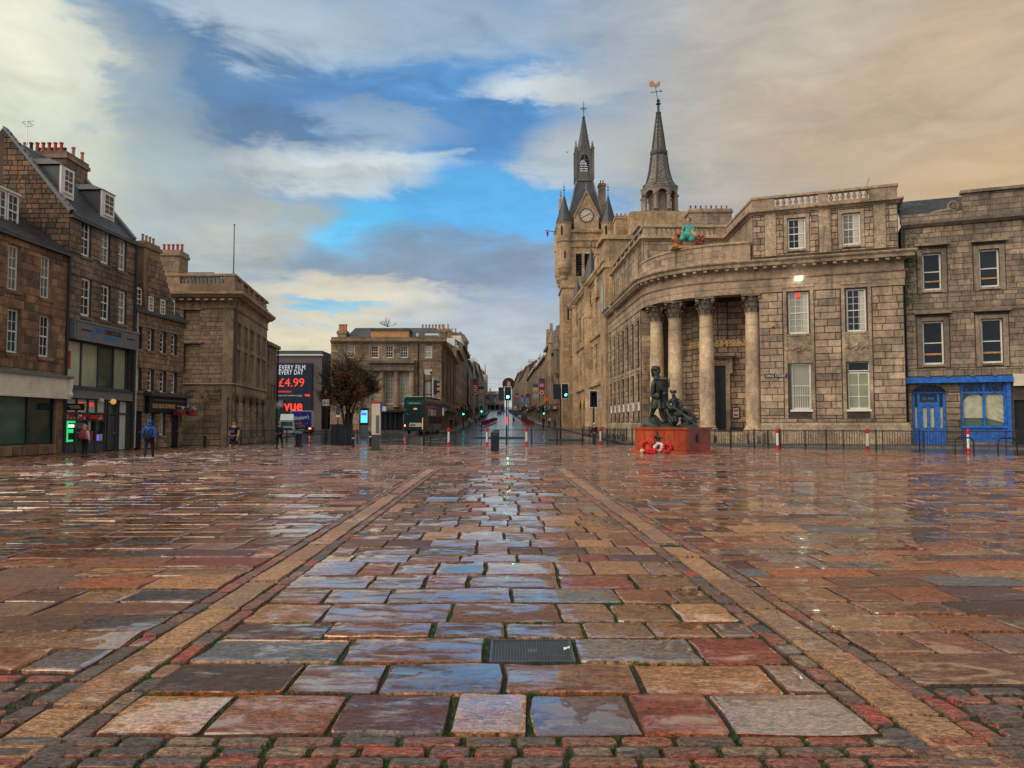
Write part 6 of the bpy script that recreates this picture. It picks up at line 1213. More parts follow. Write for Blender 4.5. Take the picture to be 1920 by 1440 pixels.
# ================================================================ SHOP BUILDING ON THE RIGHT
frR = Fr(tuple(frF.at(F1 + .0, 0, -.75)), fd); R0 = 0.0; R1 = frR.px(1985, 700)[0]; zr = lambda v: frR.px(1700, v)[1]
BR = thing('shop_building', 'weathered stone building at the right edge above an empty blue painted shop', 'building', tuple(frR.at(4)))
RWn = [frR.rect(1729, 475, 1766, 544), frR.rect(1835, 467, 1875, 538), frR.rect(1729, 602, 1771, 683), frR.rect(1839, 598, 1882, 681)]; RWn = fix(RWn, 2, frR)
ze = zr(429); zsh = zr(700)
fa, fb, f0, f1 = frR.rect(1697, 710.5, 1898, 718); f1 = frR.px(1697, 709)[1]; f0 = frR.px(1697, 719.5)[1]
dr = (frR.px(1711, 770)[0], frR.px(1773.5, 770)[0]); sw_ = (frR.px(1802, 770)[0], frR.px(1893, 770)[0]); dz = frR.px(1742, 737)[1]; dr_r = (dr[1] - dr[0]) / 2
k_ = .55; aop = [(dr[0], dr[1], -1, dz)]
for i in range(6): hw = dr_r * math.sqrt(max(0, 1 - ((i + .3) / 6) ** 2)); aop.append(((dr[0] + dr[1]) / 2 - hw, (dr[0] + dr[1]) / 2 + hw, dz + dr_r * k_ * i / 6, dz + dr_r * k_ * (i + 1) / 6))
so2 = [(sw_[0], sw_[1], .3, f0 + .02)]; dk = (frR.px(1902, 770)[0], R1 + 1)
allops = RWn + [(o[0], o[1], max(0, o[2]), o[3]) for o in aop] + so2 + [(dk[0], R1 - .1, 0, frR.px(1910, 750)[1])]
wall(BR, frR, 0, R1, 0, ze, allops, 'bank_joint', depth=.4)
rs = [(a - .42, b + .42, c - .3, d + .75) for a, b, c, d in RWn]
ashlar(BR, frR, .02, R1, f1 + .1, ze - .02, rs, .42, .72, .035, .025, 'right_stone', .3); ashlar(BR, frR, .02, dk[0] - .2, .02, f0 - .02, allops[4:], .47, 1.4, .05, .045, 'right_stone', .08)
for a, b, c, d in RWn:
    window(BR, frR, a, b, c, d, 1, 2, .22, edge=.11, sill='right_stone', pane='pane_dark'); MB(frR.M).box(a - .36, a - .02, -.08, 0, c - .25, d + .3).box(b + .02, b + .36, -.08, 0, c - .25, d + .3).box(a - .02, b + .02, -.08, 0, d + .02, d + .3).build('window_surround', 'right_stone', BR)
    box(BR, frR, a - .55, b + .55, d + .55, d + .72, 0, .4, 'right_stone', 'window_hood'); box(BR, frR, a + .12, b - .12, c + (d - c) * .22, c + (d - c) * .26, -.2, -.17, 'gilt', 'window_rail')
MB().sweep([tuple(frR.at(0).xy), tuple(frR.at(R1).xy)], [(0, ze), (.15, ze), (.45, ze + .2), (.5, ze + .42), (0, ze + .5)]).build('cornice', 'right_stone', BR); box(BR, frR, 0, R1, zr(585) - .1, zr(585) + .08, 0, .12, 'right_stone', 'string_course')
zq = frR.px(1700, 402)[1]; ashlar(BR, Fr(tuple(frR.at(0, 0, -.2)), fd), 0, frR.px(1805, 400)[0], ze + .5, zq, [], .4, .7, .03, .025, 'right_stone', .2); box(BR, frR, 0, R1, ze + .5, zq - .02, -.6, -.21, 'right_stone', 'parapet')
sc0 = frR.px(1806, 380)[0]; zq2 = frR.px(1806, 362)[1]; box(BR, frR, sc0, R1, zq - .02, zq2, -.6, -.21, 'right_stone', 'raised_parapet'); ashlar(BR, Fr(tuple(frR.at(0, 0, -.2)), fd), sc0, R1, ze + .5, zq2, [], .42, .72, .03, .025, 'right_stone', .2); box(BR, frR, sc0 - .15, R1, zq2, zq2 + .22, -.7, .05, 'right_stone', 'coping')
MB(frR.M).ring((sc0 - .6, .4, zq + .42), .33, .12, 'y', 18, 6).ring((sc0 - .55, .35, zq + .42), .12, .09, 'y', 12, 6).tube([(sc0 - .8, .4, zq + .12), (sc0 - 1.5, .4, zq + .1), (sc0 - 2.2, .4, zq + .05)], [.2, .15, .05], 6).build('scroll', 'right_stone', BR)
slates(BR, frR, 0, R1, (.7, zq + .0), (4.5, zq + 2.2)); body(BR, [tuple(frR.at(.1, 0, -.8).xy), tuple(frR.at(R1, 0, -.8).xy), tuple(frR.at(R1, 0, -9).xy), tuple(frR.at(.1, 0, -9).xy)], 0, ze + .4)
SF = box(BR, frR, fa, fb, f0, f1, .06, .4, 'blue_paint', 'blue_fascia'); box(BR, frR, fb + .02, R1, f0 - .3, f1 + .15, .06, .3, 'cream_paint', 'cream_fascia')
xD = (dr[0] + dr[1]) / 2
dm = MB(frR.M); q0 = dr[0] + .02; q1 = dr[1] - .02; s1 = frR.px(1723, 770)[0]; s2 = frR.px(1760, 770)[0]; zdt = frR.px(1742, 756)[1]; zkick = frR.px(1742, 802)[1]
for x in (q0 + .06, s1, s2, q1 - .06): dm.box(x - .08, x + .08, .1, .24, 0.1, dz)
dm.box(q0, q1, .08, .26, dz - .06, dz + .1); dm.box(s1 + .08, s2 - .08, .1, .24, zdt - .08, zdt + .08); dm.box(q0 + .14, s1 - .08, .12, .22, .1, zkick); dm.box(s2 + .08, q1 - .14, .12, .22, .1, zkick); dm.box(s1 + .08, s2 - .08, .1, .2, .1, zkick - .05)
xm = (s1 + s2) / 2; dm.box(xm - .09, xm + .09, .1, .2, zkick - .05, zdt - .08); dm.box(s1 + .08, s1 + .26, .1, .2, zkick - .05, zdt - .08); dm.box(s2 - .26, s2 - .08, .1, .2, zkick - .05, zdt - .08); dm.box(s1 + .26, s2 - .26, .1, .2, zdt - .28, zdt - .08)
for k in range(9): x = q0 + .2 + k * (q1 - q0 - .4) / 8; dm.box(x - .02, x + .02, .08, .115, .15, zkick - .1)
dm.ring((xD, .16, dz + .1), .5, .035, 'y', 14, 5, 0, math.pi)
for sgn in (-1, 1): dm.tube([(xD + sgn * .45, .16, dz + .25), (xD + sgn * .95, .16, dz + .6)], .03, 5)
dm.tube([(xD, .16, dz + .6), (xD, .16, dz + .9)], .03, 5); DO = dm.build('arched_shop_doorway', 'blue_paint', BR)
MB(frR.M).box(q0, q1, .27, .29, .1, dz + .1).prism([(xD + dr_r * .98 * math.cos(math.pi * i / 12), dz + .1 + dr_r * k_ * .96 * math.sin(math.pi * i / 12)) for i in range(13)], .27, .29).build('door_pane', 'pane_dark', DO)
zc_b = frR.px(1742, 762)[1]
for (p, q) in ((q0 + .16, s1 - .1), (s1 + .28, xm - .1), (xm + .1, s2 - .28), (s2 + .1, q1 - .16)):
    cl = MB(frR.M); nn = 10; ro = 14
    vs = [(p + (q - p) * i / nn, .23 + .02 * math.sin(i * 1.9 + j * .9), zkick + (zc_b - zkick) * j / ro - .12 * math.sin(math.pi * i / nn) * (j / ro)) for j in range(ro + 1) for i in range(nn + 1)]
    cl.add(vs, [(j * (nn + 1) + i, j * (nn + 1) + i + 1, (j + 1) * (nn + 1) + i + 1, (j + 1) * (nn + 1) + i) for j in range(ro) for i in range(nn)]); cl.build('hung_sheet', 'cloth', DO, smooth=True)
text('Welcome to', .34, frR.T(xm, zdt + .72, -.255), 'letter_white', DO, width=(s2 - s1) * .8); text('the lane', .34, frR.T(xm, zdt + .28, -.255), 'banner_blue', DO, width=(s2 - s1) * .6)
# wide window with sunburst lights and a draped sheet
zt2 = frR.px(1840, 736)[1]; zb2 = frR.px(1840, 800)[1]; w0, w1 = sw_; wm = frR.px(1846, 770)[0]; bm = MB(frR.M)
for x in (w0 + .08, wm, w1 - .25): bm.box(x - .08, x + .08, .08, .24, .3, f0)
bm.box(w0, w1 - .17, .07, .25, zt2 - .08, zt2 + .08); bm.box(w0, w1 - .17, -.02, .25, zb2 - .1, zb2 + .06); bm.box(w1 - .17, w1 + .1, -.08, .3, .3, f0); bm.box(w0 + .16, w1 - .33, .12, .25, .3, zb2 - .1)
for (p, q) in ((w0 + .3, wm - .2), (wm + .2, w1 - .45)):
    bm.box(p, q, .09, .117, .55, .6); bm.box(p, q, .09, .117, 1.25, 1.3); bm.box(p, p + .05, .09, .117, .6, 1.25); bm.box(q - .05, q, .09, .117, .6, 1.25)
    c_ = (p + q) / 2; bm.ring((c_, .16, zt2 + .08), .4, .03, 'y', 12, 5, 0, math.pi)
    for sg_ in (-1, 1): bm.tube([(c_ + sg_ * .4, .16, zt2 + .15), (c_ + sg_ * .95, .16, zt2 + .75), (c_ + sg_ * 1.3, .16, zt2 + .12)], .03, 5)
    bm.tube([(c_, .16, zt2 + .48), (c_, .16, zt2 + .75)], .03, 5)
BW_ = bm.build('blue_shop_window', 'blue_paint', BR)
for (p, q) in ((w0 + .16, wm - .08), (wm + .08, w1 - .33)): MB(frR.M).box(p, q, .2, .22, zt2 + .08, f0).build('fanlight_pane', 'pane_dark', BW_); MB(frR.M).box(p, q, .34, .36, zb2, zt2 - .08).build('shop_window_pane', 'pane_green', BW_)
for (p, q, kind) in ((w0 + .16, wm - .08, 0), (wm + .08, w1 - .33, 1)):
    nn, ro = 26, 26; za, zb3 = zb2 + .65, zt2 - .1; vs = []
    for j in range(ro + 1):
        for i in range(nn + 1):
            s_, t_ = i / nn, j / ro; d = .03 * math.sin(s_ * 2.5 + t_ * 2)
            zt3 = (zb3 - .9 + .9 * math.sin(math.pi * (.12 + .6 * s_))) if kind == 0 else zb3
            if kind == 1: r_ = math.hypot(1.1 - s_, 1.1 - t_); d = .055 * math.sin(r_ * 34 + 3 * s_)
            z = za + (zt3 - za) * t_ - (.35 * s_ * (1 - t_) if kind == 1 else 0); vs.append((p + (q - p) * s_, .28 + d * .6, z))
    MB(frR.M).add(vs, [(j * (nn + 1) + i, j * (nn + 1) + i + 1, (j + 1) * (nn + 1) + i + 1, (j + 1) * (nn + 1) + i) for j in range(ro) for i in range(nn)]).build('hung_sheet', 'cloth', BW_, smooth=True)
MB(frR.M).box(dk[0], R1 - .1, .2, .25, 0, frR.px(1910, 750)[1]).build('dark_door', 'rubber', BR)
MB(frR.M).tube([(.15, -.12, .2), (.15, -.12, ze)], .07, 6).build('drainpipe', 'black_paint', BR)
for u in (1737, 1776, 1821, 1863): a, z = frR.px(u, 706); MB(frR.M).box(a - .12, a + .12, -.55, -.3, f1 + .02, f1 + .16).build('sign_light', 'grey_trim', BR)
flush(BR)
iv = MB(frR.M)
for i in range(500): a = abs(R.gauss(0, .55)); z = R.choice([zr(480), zr(500), zr(470), zr(560)]) + R.gauss(0, .75); s_ = R.uniform(.05, .12); d = -R.uniform(.05, .45); iv.add([(a, d, z), (a + s_, d + R.uniform(-.05, .05), z - s_ * .4), (a + s_ * .6, d, z - s_), (a - s_ * .4, d + R.uniform(-.05, .05), z - s_ * .6)], [(0, 1, 2, 3)])
tag(iv.build('ivy', 'ivy_leaf'), 'green creeper growing in the angle between the bank and the weathered shop building', 'plant')
# ================================================================ TOWN HOUSE, CLOCK TOWER, TOLBOOTH SPIRE
TH = thing('town_house', 'gothic town house wing with round cone roofed turrets facing the street', 'building', (11, 110, 0))
yT0, yT1 = 128.5, 90.3; frT = Fr((10.1, yT0, 0), (11.55 - 10.1, yT1 - yT0)); LT = math.hypot(1.45, yT0 - yT1); zT = 21.0
bays = [LT * (i + .5) / 9 for i in range(9)]; opT = [(a - .75, a + .75, z0, z1) for a in bays for z0, z1 in ((9.0, 12.2), (14.2, 18.0))]; arT = []
for a in bays: arT += [(o[0], o[1], max(.5, o[2]), o[3]) for o in arch_ops(a, 1.1, 4.2, 7)]
wall(TH, frT, 0, LT, 0, zT, opT + arT, 'gothic_stone', depth=.6)
for o in opT: window(TH, frT, *o, 2, 4, .4, edge=.1, frame='gothic_stone')
for a in bays: MB(frT.M).box(a - 1.2, a + 1.2, .5, .55, .5, 5.4).build('arched_pane', 'pane_dark', TH)
pT = [tuple(frT.at(0).xy), tuple(frT.at(LT).xy)]
MB().sweep(pT, prof(zT - .6, 1.2, .7)).build('cornice', 'gothic_stone', TH); MB().sweep(pT, [(0, 6.6), (.3, 6.7), (.35, 7.0), (0, 7.2)]).build('string_course', 'gothic_stone', TH); MB().sweep(pT, [(0, 12.9), (.25, 13), (.3, 13.2), (0, 13.4)]).build('string_course', 'gothic_stone', TH)
ashlar(TH, frT, 0, LT, 7.2, zT - .7, opT, .55, 1.1, .03, .03, 'gothic_stone')
def turret(root, u, v_eave, v_tip, Y, r, z0, m='gothic_stone', win=True):
    p = at(u, v_eave, Y); q = at(u, v_tip, Y); t = MB().lathe(p.x, Y, [(r * .9, z0), (r * .9, p.z - 5.2), (r, p.z - 5.0), (r, p.z - 4.6), (r * .92, p.z - 4.5), (r * .92, p.z - .7), (r * 1.08, p.z - .35), (r * 1.08, p.z)], 18).build('turret', m, root)
    MB().lathe(p.x, Y, [(r * 1.18, p.z), (r * .62, p.z + (q.z - p.z) * .5), (.05, q.z)], 18).build('cone_roof', 'slate', t); MB().tube([(p.x, Y, q.z - .2), (p.x, Y, q.z + 1.1)], .05, 5).ball((p.x, Y, q.z + .5), .14, 6, 4).build('finial', 'weathered_iron', t)
    if win: mb = MB().box(p.x - r * .25, p.x + r * .25, Y - r - .02, Y - r * .6, p.z - 3.4, p.z - 1.4); mb.build('turret_window', 'pane_dark', t)
    return t
turret(TH, 1083, 572, 522, 122, .95, 0); turret(TH, 1109, 530, 466, 107, 1.15, 0)
body(TH, [(10.9, 127.5), (12.2, 90.8), (28, 90.8), (28, 127.5)], 0, zT - .1)
MB().add([(10.5, 126, zT), (12, 91, zT), (15.5, 93, zT + 5), (14.5, 124, zT + 5), (22, 93, zT), (20, 126, zT)], [(0, 1, 2, 3), (1, 4, 2), (3, 2, 4, 5)]).build('roof', 'slate', TH)
for (u0, u1, vt, Y, m) in ((1155, 1203, 404, 100, 'gothic_stone'), (1118, 1148, 470, 98, 'gothic_stone')): x0, x1 = at(u0, 440, Y).x, at(u1, 440, Y).x; zt_ = at(1150, vt, Y).z; stack(TH, x0, x1, Y, Y + 2.5, 18, zt_, m, True); pots(TH, [(x0 + .3 + (x1 - x0 - .6) * i / 5, Y + 1.2, zt_) for i in range(6)], ['pot_red'] * 6, .9)
flush(TH, 300, 8)
# pavilion with round arched top window at the bank end
fpv = Fr(tuple(frT.at(LT - 4.2, 0, .5)), frT.d); PV = MB(fpv.M).box(0, 4.1, 0, 4, 0, zT + 2.6).build('pavilion', 'gothic_stone', TH); MB(fpv.M).box(-.3, 4.4, -.4, 4.3, zT + 2.603, zT + 3.1).box(-.2, 4.3, -.25, 4.1, zT - .8, zT - .3).build('pavilion_cornice', 'gothic_stone', PV); MB(fpv.M).prism([(1.2, 15), (2.9, 15), (2.9, 18.4), (2.5, 19.1), (2.05, 19.4), (1.6, 19.1), (1.2, 18.4)], -.04, .02).build('arched_window', 'pane_dark', PV)
fpe = Fr((fpv.at(4.1).x, fpv.at(4.1).y, 0), (1, 0)); MB(fpe.M).box(.5, 1.3, -.04, .02, 14, 16.5).build('end_window', 'pane_dark', PV)
TW = thing('clock_tower', 'tall gothic clock tower with corner turrets, steep roof and openwork spire', 'clock tower', (12.5, 134, 0)); YT = 130.0
X_ = lambda u: (u - 960) / FPX * YT * (1 / 1.0); Zt = lambda v: at(1099, v, YT).z
tx0, tx1 = at(1055, 600, YT).x, at(1146, 600, YT).x; tcx = (tx0 + tx1) / 2; tcy = YT + (tx1 - tx0) / 2; hw = (tx1 - tx0) / 2
fTf = Fr((tx0, YT, 0), (1, 0)); fTs = Fr((tx0, YT + 2 * hw, 0), (0, -1)); zE = Zt(434); TWI = 2 * hw
lv = []
for u in (1085.5, 1101.5, 1117.5): a = at(u, 500, YT).x - tx0; lv.append((a - .5, a + .5, Zt(518), Zt(476)))
nar = [(.6, 1.1, Zt(600), Zt(575)), (TWI - 1.1, TWI - .6, Zt(600), Zt(575))]
wall(TW, fTf, 0, TWI, 0, zE, lv + nar, 'gothic_stone', depth=.7); wall(TW, fTs, 0, TWI, 0, zE, [(a, b, c, d) for a, b, c, d in lv], 'gothic_stone', depth=.7); ashlar(TW, fTf, 0, TWI, 12, zE, lv + nar, .5, 1.0, .03, .03, 'gothic_stone'); ashlar(TW, fTs, 0, TWI, 8, zE, lv, .5, 1.0, .03, .03, 'gothic_stone')
for fr_ in (fTf, fTs):
    for a, b, c, d in lv:
        mb = MB(fr_.M); n = 9
        for k in range(n): z = c + (d - c) * (k + .5) / n; mb.add([(a, .2, z - .18), (b, .2, z - .18), (b, .6, z + .2), (a, .6, z + .2)], [(0, 1, 2, 3)])
        mb.build('louvre', 'slate', TW); MB(fr_.M).box(a, b, .65, .68, c, d).build('louvre_backing', 'pane_dark', TW); MB(fr_.M).prism([(a, d), (b, d), (b, d + .8), ((a + b) / 2, d + 1.4), (a, d + .8)], -.02, .01).build('tracery_panel', 'wall_core', TW)
ringp = [(tx0, tcy + hw), (tx0, YT), (tx1, YT), (tx1, tcy + hw)]
MB().sweep(ringp, [(0, Zt(464)), (.25, Zt(463)), (.3, Zt(461)), (.1, Zt(460)), (0, Zt(460))]).build('string_course', 'gothic_stone', TW); MB().sweep(ringp, [(0, Zt(452.5)), (.35, Zt(452)), (.4, Zt(450)), (.1, Zt(449)), (0, Zt(448))]).build('string_course', 'gothic_stone', TW); MB().sweep(ringp, [(0, zE - .3), (.3, zE - .2), (.35, zE + .15), (-.2, zE + .2)]).build('string_course', 'gothic_stone', TW); MB().sweep(ringp, [(0, 24.8), (.25, 24.9), (.25, 25.2), (0, 25.3)]).build('string_course', 'gothic_stone', TW)
bb = MB(fTf.M)
for i in range(14): x = 1.9 + (TWI - 3.8) * i / 13; bb.box(x - .12, x + .12, -.25, -.02, Zt(460), Zt(453)); bb.box(x - .12, x + .12, -.25, -.02, Zt(434), Zt(430))
bb.build('blind_balustrade', 'gothic_stone', TW)
for (cx_, cy_) in ((tx0 + .35, YT + .35), (tx1 - .35, YT + .35), (tx0 + .35, tcy + hw - .35), (tx1 - .35, tcy + hw - .35)):
    r_ = 1.27; t = MB().lathe(cx_, cy_, [(.2, Zt(528)), (.7, Zt(522)), (.75, Zt(517)), (1.05, Zt(511)), (1.1, Zt(504)), (r_ * .95, Zt(503)), (r_ * .95, Zt(455)), (r_ * 1.06, Zt(453)), (r_, Zt(450)), (r_, Zt(421)), (r_ * 1.1, Zt(419)), (r_ * 1.12, Zt(417.5))], 18).build('corner_turret', 'gothic_stone', TW)
    MB().lathe(cx_, cy_, [(r_ * 1.16, Zt(417.5)), (r_ * .8, Zt(402)), (r_ * .38, Zt(382)), (.06, Zt(364))], 18).build('cone_roof', 'slate', t)
    f = MB().tube([(cx_, cy_, Zt(366)), (cx_, cy_, Zt(343))], .045, 5); z_ = Zt(355); f.ball((cx_, cy_, z_), .16, 6, 4); f.tube([(cx_ - .3, cy_, z_ + .5), (cx_ + .3, cy_, z_ + .5)], .04, 4); f.tube([(cx_, cy_ - .3, z_ + .5), (cx_, cy_ + .3, z_ + .5)], .04, 4); f.build('finial', 'weathered_iron', t)
    for dx in (-.55, 0.1): MB().box(cx_ + dx - .12, cx_ + dx + .12, cy_ - r_ - .02, cy_ - r_ * .8, Zt(442), Zt(426)).build('slit_window', 'pane_dark', t); break
    MB().box(cx_ - .12, cx_ + .12, cy_ - r_ - .0, cy_ - r_ * .8, Zt(487), Zt(473)).build('slit_window', 'pane_dark', t)
def pyr(root, name, m, s0, z0, s1, z1, cx_=None, cy_=None): cx_ = cx_ or tcx; cy_ = cy_ or tcy; return MB().add([(cx_ + sx * s, cy_ + sy * s, z) for s, z in ((s0, z0), (s1, z1)) for sx, sy in ((-1, -1), (1, -1), (1, 1), (-1, 1))], [(0, 1, 5, 4), (1, 2, 6, 5), (2, 3, 7, 6), (3, 0, 4, 7), (4, 5, 6, 7), (3, 2, 1, 0)]).build(name, m, root)
sc_ = tcy / YT                     # the roof stands half a tower's width behind the front
Zc = lambda v: at(1099, v, tcy).z
pyr(TW, 'steep_roof', 'slate', hw * .88, zE, 1.42, Zc(344))
hr = MB()
for sx in (-1, 1):
    for sy in (-1, 1): hr.tube([(tcx + sx * hw * .88, tcy + sy * hw * .88, zE), (tcx + sx * 1.44, tcy + sy * 1.44, Zc(344))], .13, 5)
hr.build('roof_hip', 'lead', TW)
# clock gable, front and side
for fr_ in (fTf, fTs):
    g0 = zE; m_ = TWI / 2; zt_ = Zt(358); zk = Zt(408)
    gb = MB(fr_.M).prism([(m_ - 2.1, g0 + .1), (m_ + 2.1, g0 + .1), (m_ + 2.1, zk), (m_, zt_), (m_ - 2.1, zk)], -.12, 1.0).build('clock_gable', 'gothic_stone', TW)
    MB(fr_.M).prism([(m_ - 2.35, zk), (m_ - 2.05, zk), (m_, zt_ - .35), (m_ + 2.05, zk), (m_ + 2.35, zk), (m_, zt_ + .25)], -.3, -.13).build('gable_coping', 'gothic_stone', gb); MB(fr_.M).lathe(m_, 0, [(.12, zt_ + .2), (.2, zt_ + .5), (.08, zt_ + .8), (.15, zt_ + 1.0), (.03, zt_ + 1.4)], 8).build('finial', 'lead', gb)
    zc = Zt(404.5); cf = MB(fr_.M).prism([(m_ + 1.08 * math.cos(2 * math.pi * i / 32), zc + 1.08 * math.sin(2 * math.pi * i / 32)) for i in range(32)], -.2, -.13).build('clock_face', 'clock_face', gb); MB(fr_.M).ring((m_, -.18, zc), 1.14, .08, 'y', 32, 5).build('clock_rim', 'black_paint', cf)
    nm = MB(fr_.M)
    for i in range(12): a = math.pi / 6 * i; nm.add([(m_ + math.cos(a) * .78 + math.sin(a) * .05, -.21, zc + math.sin(a) * .78 - math.cos(a) * .05), (m_ + math.cos(a) * 1.0 + math.sin(a) * .05, -.21, zc + math.sin(a) * 1.0 - math.cos(a) * .05), (m_ + math.cos(a) * 1.0 - math.sin(a) * .05, -.21, zc + math.sin(a) * 1.0 + math.cos(a) * .05), (m_ + math.cos(a) * .78 - math.sin(a) * .05, -.21, zc + math.sin(a) * .78 + math.cos(a) * .05)], [(0, 1, 2, 3)])
    nm.build('hour_mark', 'black_paint', cf); MB(fr_.M).tube([(m_ - .85, -.23, zc - .42), (m_, -.23, zc)], .05, 4).tube([(m_, -.24, zc), (m_ + .7, -.24, zc + .4)], .05, 4).build('clock_hand', 'black_paint', cf)
# lantern and spire
zl0, zl1 = Zc(344), Zc(285); sW = 1.48
pyr(TW, 'lantern_base', 'lead_dark', 1.6, zl0, 1.55, zl0 + .35)
for sx in (-1, 1):
    for sy in (-1, 1): q = MB().box(tcx + sx * sW - .2, tcx + sx * sW + .2, tcy + sy * sW - .2, tcy + sy * sW + .2, zl0 + .35, zl1); q.lathe(tcx + sx * sW, tcy + sy * sW, [(.26, zl1), (.3, zl1 + .2), (.12, zl1 + .5), (.03, zl1 + 1.6)], 6); q.build('lantern_pinnacle', 'lead_dark', TW)
z_s = zl0 + 1.7
for k in range(4):
    a = k * math.pi / 2; c_, s_ = round(math.cos(a)), round(math.sin(a)); f_ = Fr((tcx - sW * s_ * 1 + (-sW * c_), tcy + 0, 0), (1, 0))
    M_ = Matrix.Translation((tcx, tcy, 0)) @ Matrix.Rotation(a, 4, 'Z'); mb = MB(M_); mb.box(-sW, sW, -sW - .02, -sW + .12, zl0 + .35, z_s)
    for i in range(7): x = -sW + .3 + i * (2 * sW - .6) / 6; mb.box(x - .06, x + .06, -sW - .1, -sW - .02, zl0 + .5, z_s - .1)
    mb.prism([(-sW, z_s), (-.8, z_s), (-.8, zl1 - 2.2), (-.5, zl1 - 1.3), (0, zl1 - .8), (.5, zl1 - 1.3), (.8, zl1 - 2.2), (.8, z_s), (sW, z_s), (sW, zl1 - .5), (1.0, zl1 - .3), (0, zl1 + 1.9), (-1.0, zl1 - .3), (-sW, zl1 - .5)], -sW - .02, -sW + .1)
    for k2 in range(5): z = z_s + .3 + k2 * .42; mb.box(-.8, .8, -sW + .02, -sW + .1, z, z + .1)
    mb.box(-.05, .05, -sW, -sW + .1, z_s, zl1 - .9); mb.ring((0, -sW + .05, zl1 - 1.6), .3, .05, 'y', 10, 4); mb.build('lantern_face', 'lead_dark', TW)
zsp = Zc(225)
MB().lathe(tcx, tcy, [(1.45, zl1 - .5), (1.0, zl1 + 1.4), (.28, zsp), (.26, zsp + .1)], 8, math.pi / 8).build('spire', 'lead_dark', TW)
ck = MB()
for k in range(8):
    a = math.pi / 8 + k * math.pi / 4
    for j in range(13): f = j / 12; r_ = 1.42 * (1 - f) + .28 * f - (.12 * math.sin(f * 3.14)); z = zl1 + (zsp - zl1) * f; ck.ball((tcx + r_ * math.cos(a), tcy + r_ * math.sin(a), z), .085, 5, 4)
ck.build('crocket', 'lead_dark', TW)
zt_ = Zc(190); fn = MB().tube([(tcx, tcy, zsp), (tcx, tcy, zt_)], [.09, .04], 6).ball((tcx, tcy, zsp + .45), .28, 8, 6); zx = Zc(204)
fn.tube([(tcx - .65, tcy, zx), (tcx + .65, tcy, zx)], .05, 5).tube([(tcx, tcy - .65, zx), (tcx, tcy + .65, zx)], .05, 5)
for sx in (-1, 1): fn.tube([(tcx - .4 * sx, tcy, zx), (tcx, tcy, zx + .4)], .04, 4).tube([(tcx - .4 * sx, tcy, zx), (tcx, tcy, zx - .4)], .04, 4); fn.ball((tcx + .22 * sx, tcy, zt_ - .5), .08, 5, 4)
fn.build('cross_finial', 'weathered_iron', TW)
xs0, xs1 = at(1124.5, 380, tcy).x, at(1137, 380, tcy).x; zch = Zc(340); stack(TW, xs0, xs1, tcy + 1, tcy + 2.6, zE, zch, 'gothic_stone'); pots(TW, [(xs0 + .35, tcy + 1.6, zch), (xs0 + .8, tcy + 1.6, zch)], ['pot_red'] * 2)
body(TW, [(tx0 + .75, YT + .75), (tx1 - .75, YT + .75), (tx1 - .75, tcy + hw), (tx0 + .75, tcy + hw)], 0, zE)
flush(TW, 300, 8)
q = MB().tube([(at(1022, 432, 129).x, 129, at(1022, 432, 129).z), (tx0 + .2, 131, Zt(434))], .06, 5); fg = thing('flag_pole', 'short pole with a small limp red flag sticking out from the clock tower', 'flag', (tx0, 131, Zt(434))); q.build('pole', 'weathered_iron', fg); p = at(1025, 434, 129.2); MB().add([(p.x - .1, 129.2, p.z), (p.x + .35, 129.25, p.z), (p.x + .3, 129.15, p.z - .7), (p.x + .1, 129.3, p.z - 1.0), (p.x, 129.2, p.z - .5)], [(0, 1, 2, 3, 4)]).build('cloth', 'banner_red', fg)
# tolbooth spire
YO = 100.0; ox = at(1236, 350, YO).x; Zo = lambda v: at(1236, v, YO).z; W_ = lambda px_: px_ / FPX * YO / 2
TB = thing('lead_spire', 'octagonal lead covered spire with arched lantern and golden weathercock behind the bank roof', 'spire', (ox, YO, 18))
MB().box(ox - 4.3, ox + 4.3, YO - 3, YO + 5, 8, Zo(408)).build('stone_tower', 'gothic_stone', TB)
MB().lathe(ox, YO, [(W_(78) * 1.08, Zo(412)), (W_(64), Zo(403)), (W_(66), Zo(401))], 8, math.pi / 8).build('lead_apron', 'lead', TB)
for k in range(8):
    a = math.pi / 8 + k * math.pi / 4; r_ = W_(62) * 1.02; MB().lathe(ox + r_ * math.cos(a), YO + r_ * math.sin(a), [(.42, Zo(400)), (.42, Zo(399)), (.28, Zo(398)), (.26, Zo(374)), (.38, Zo(372)), (.42, Zo(370))], 8).build('lantern_pillar', 'lead', TB)
MB().lathe(ox, YO, [(W_(40), Zo(401)), (W_(40), Zo(362))], 8, math.pi / 8).build('lantern_core', 'lead', TB)
rr = W_(64)
for k in range(8):
    a = k * math.pi / 4; M_ = Matrix.Translation((ox, YO, 0)) @ Matrix.Rotation(a, 4, 'Z'); h_ = rr * math.tan(math.pi / 8); n_ = 8; pts = [(-h_, Zo(372)), (-h_ * .72, Zo(372))] + [(-h_ * .72 * math.cos(math.pi * i / n_), Zo(372) + h_ * .72 * math.sin(math.pi * i / n_)) for i in range(1, n_)] + [(h_ * .72, Zo(372)), (h_, Zo(372)), (h_, Zo(359)), (-h_, Zo(359))]
    MB(M_).prism(pts, -rr, -rr + .25).build('lantern_arch', 'lead', TB)
MB().lathe(ox, YO, [(W_(64), Zo(360)), (W_(70), Zo(359.5)), (W_(72), Zo(356)), (W_(68), Zo(354))], 8, math.pi / 8).build('lantern_cornice', 'lead', TB)
sp1 = [(68, 354), (56, 349), (47, 341), (41, 330), (36, 318), (32.5, 306), (30.5, 296), (30, 293)]; MB().lathe(ox, YO, [(W_(a) * 1.04, Zo(b)) for a, b in sp1], 8, math.pi / 8).build('bell_roof', 'lead', TB)
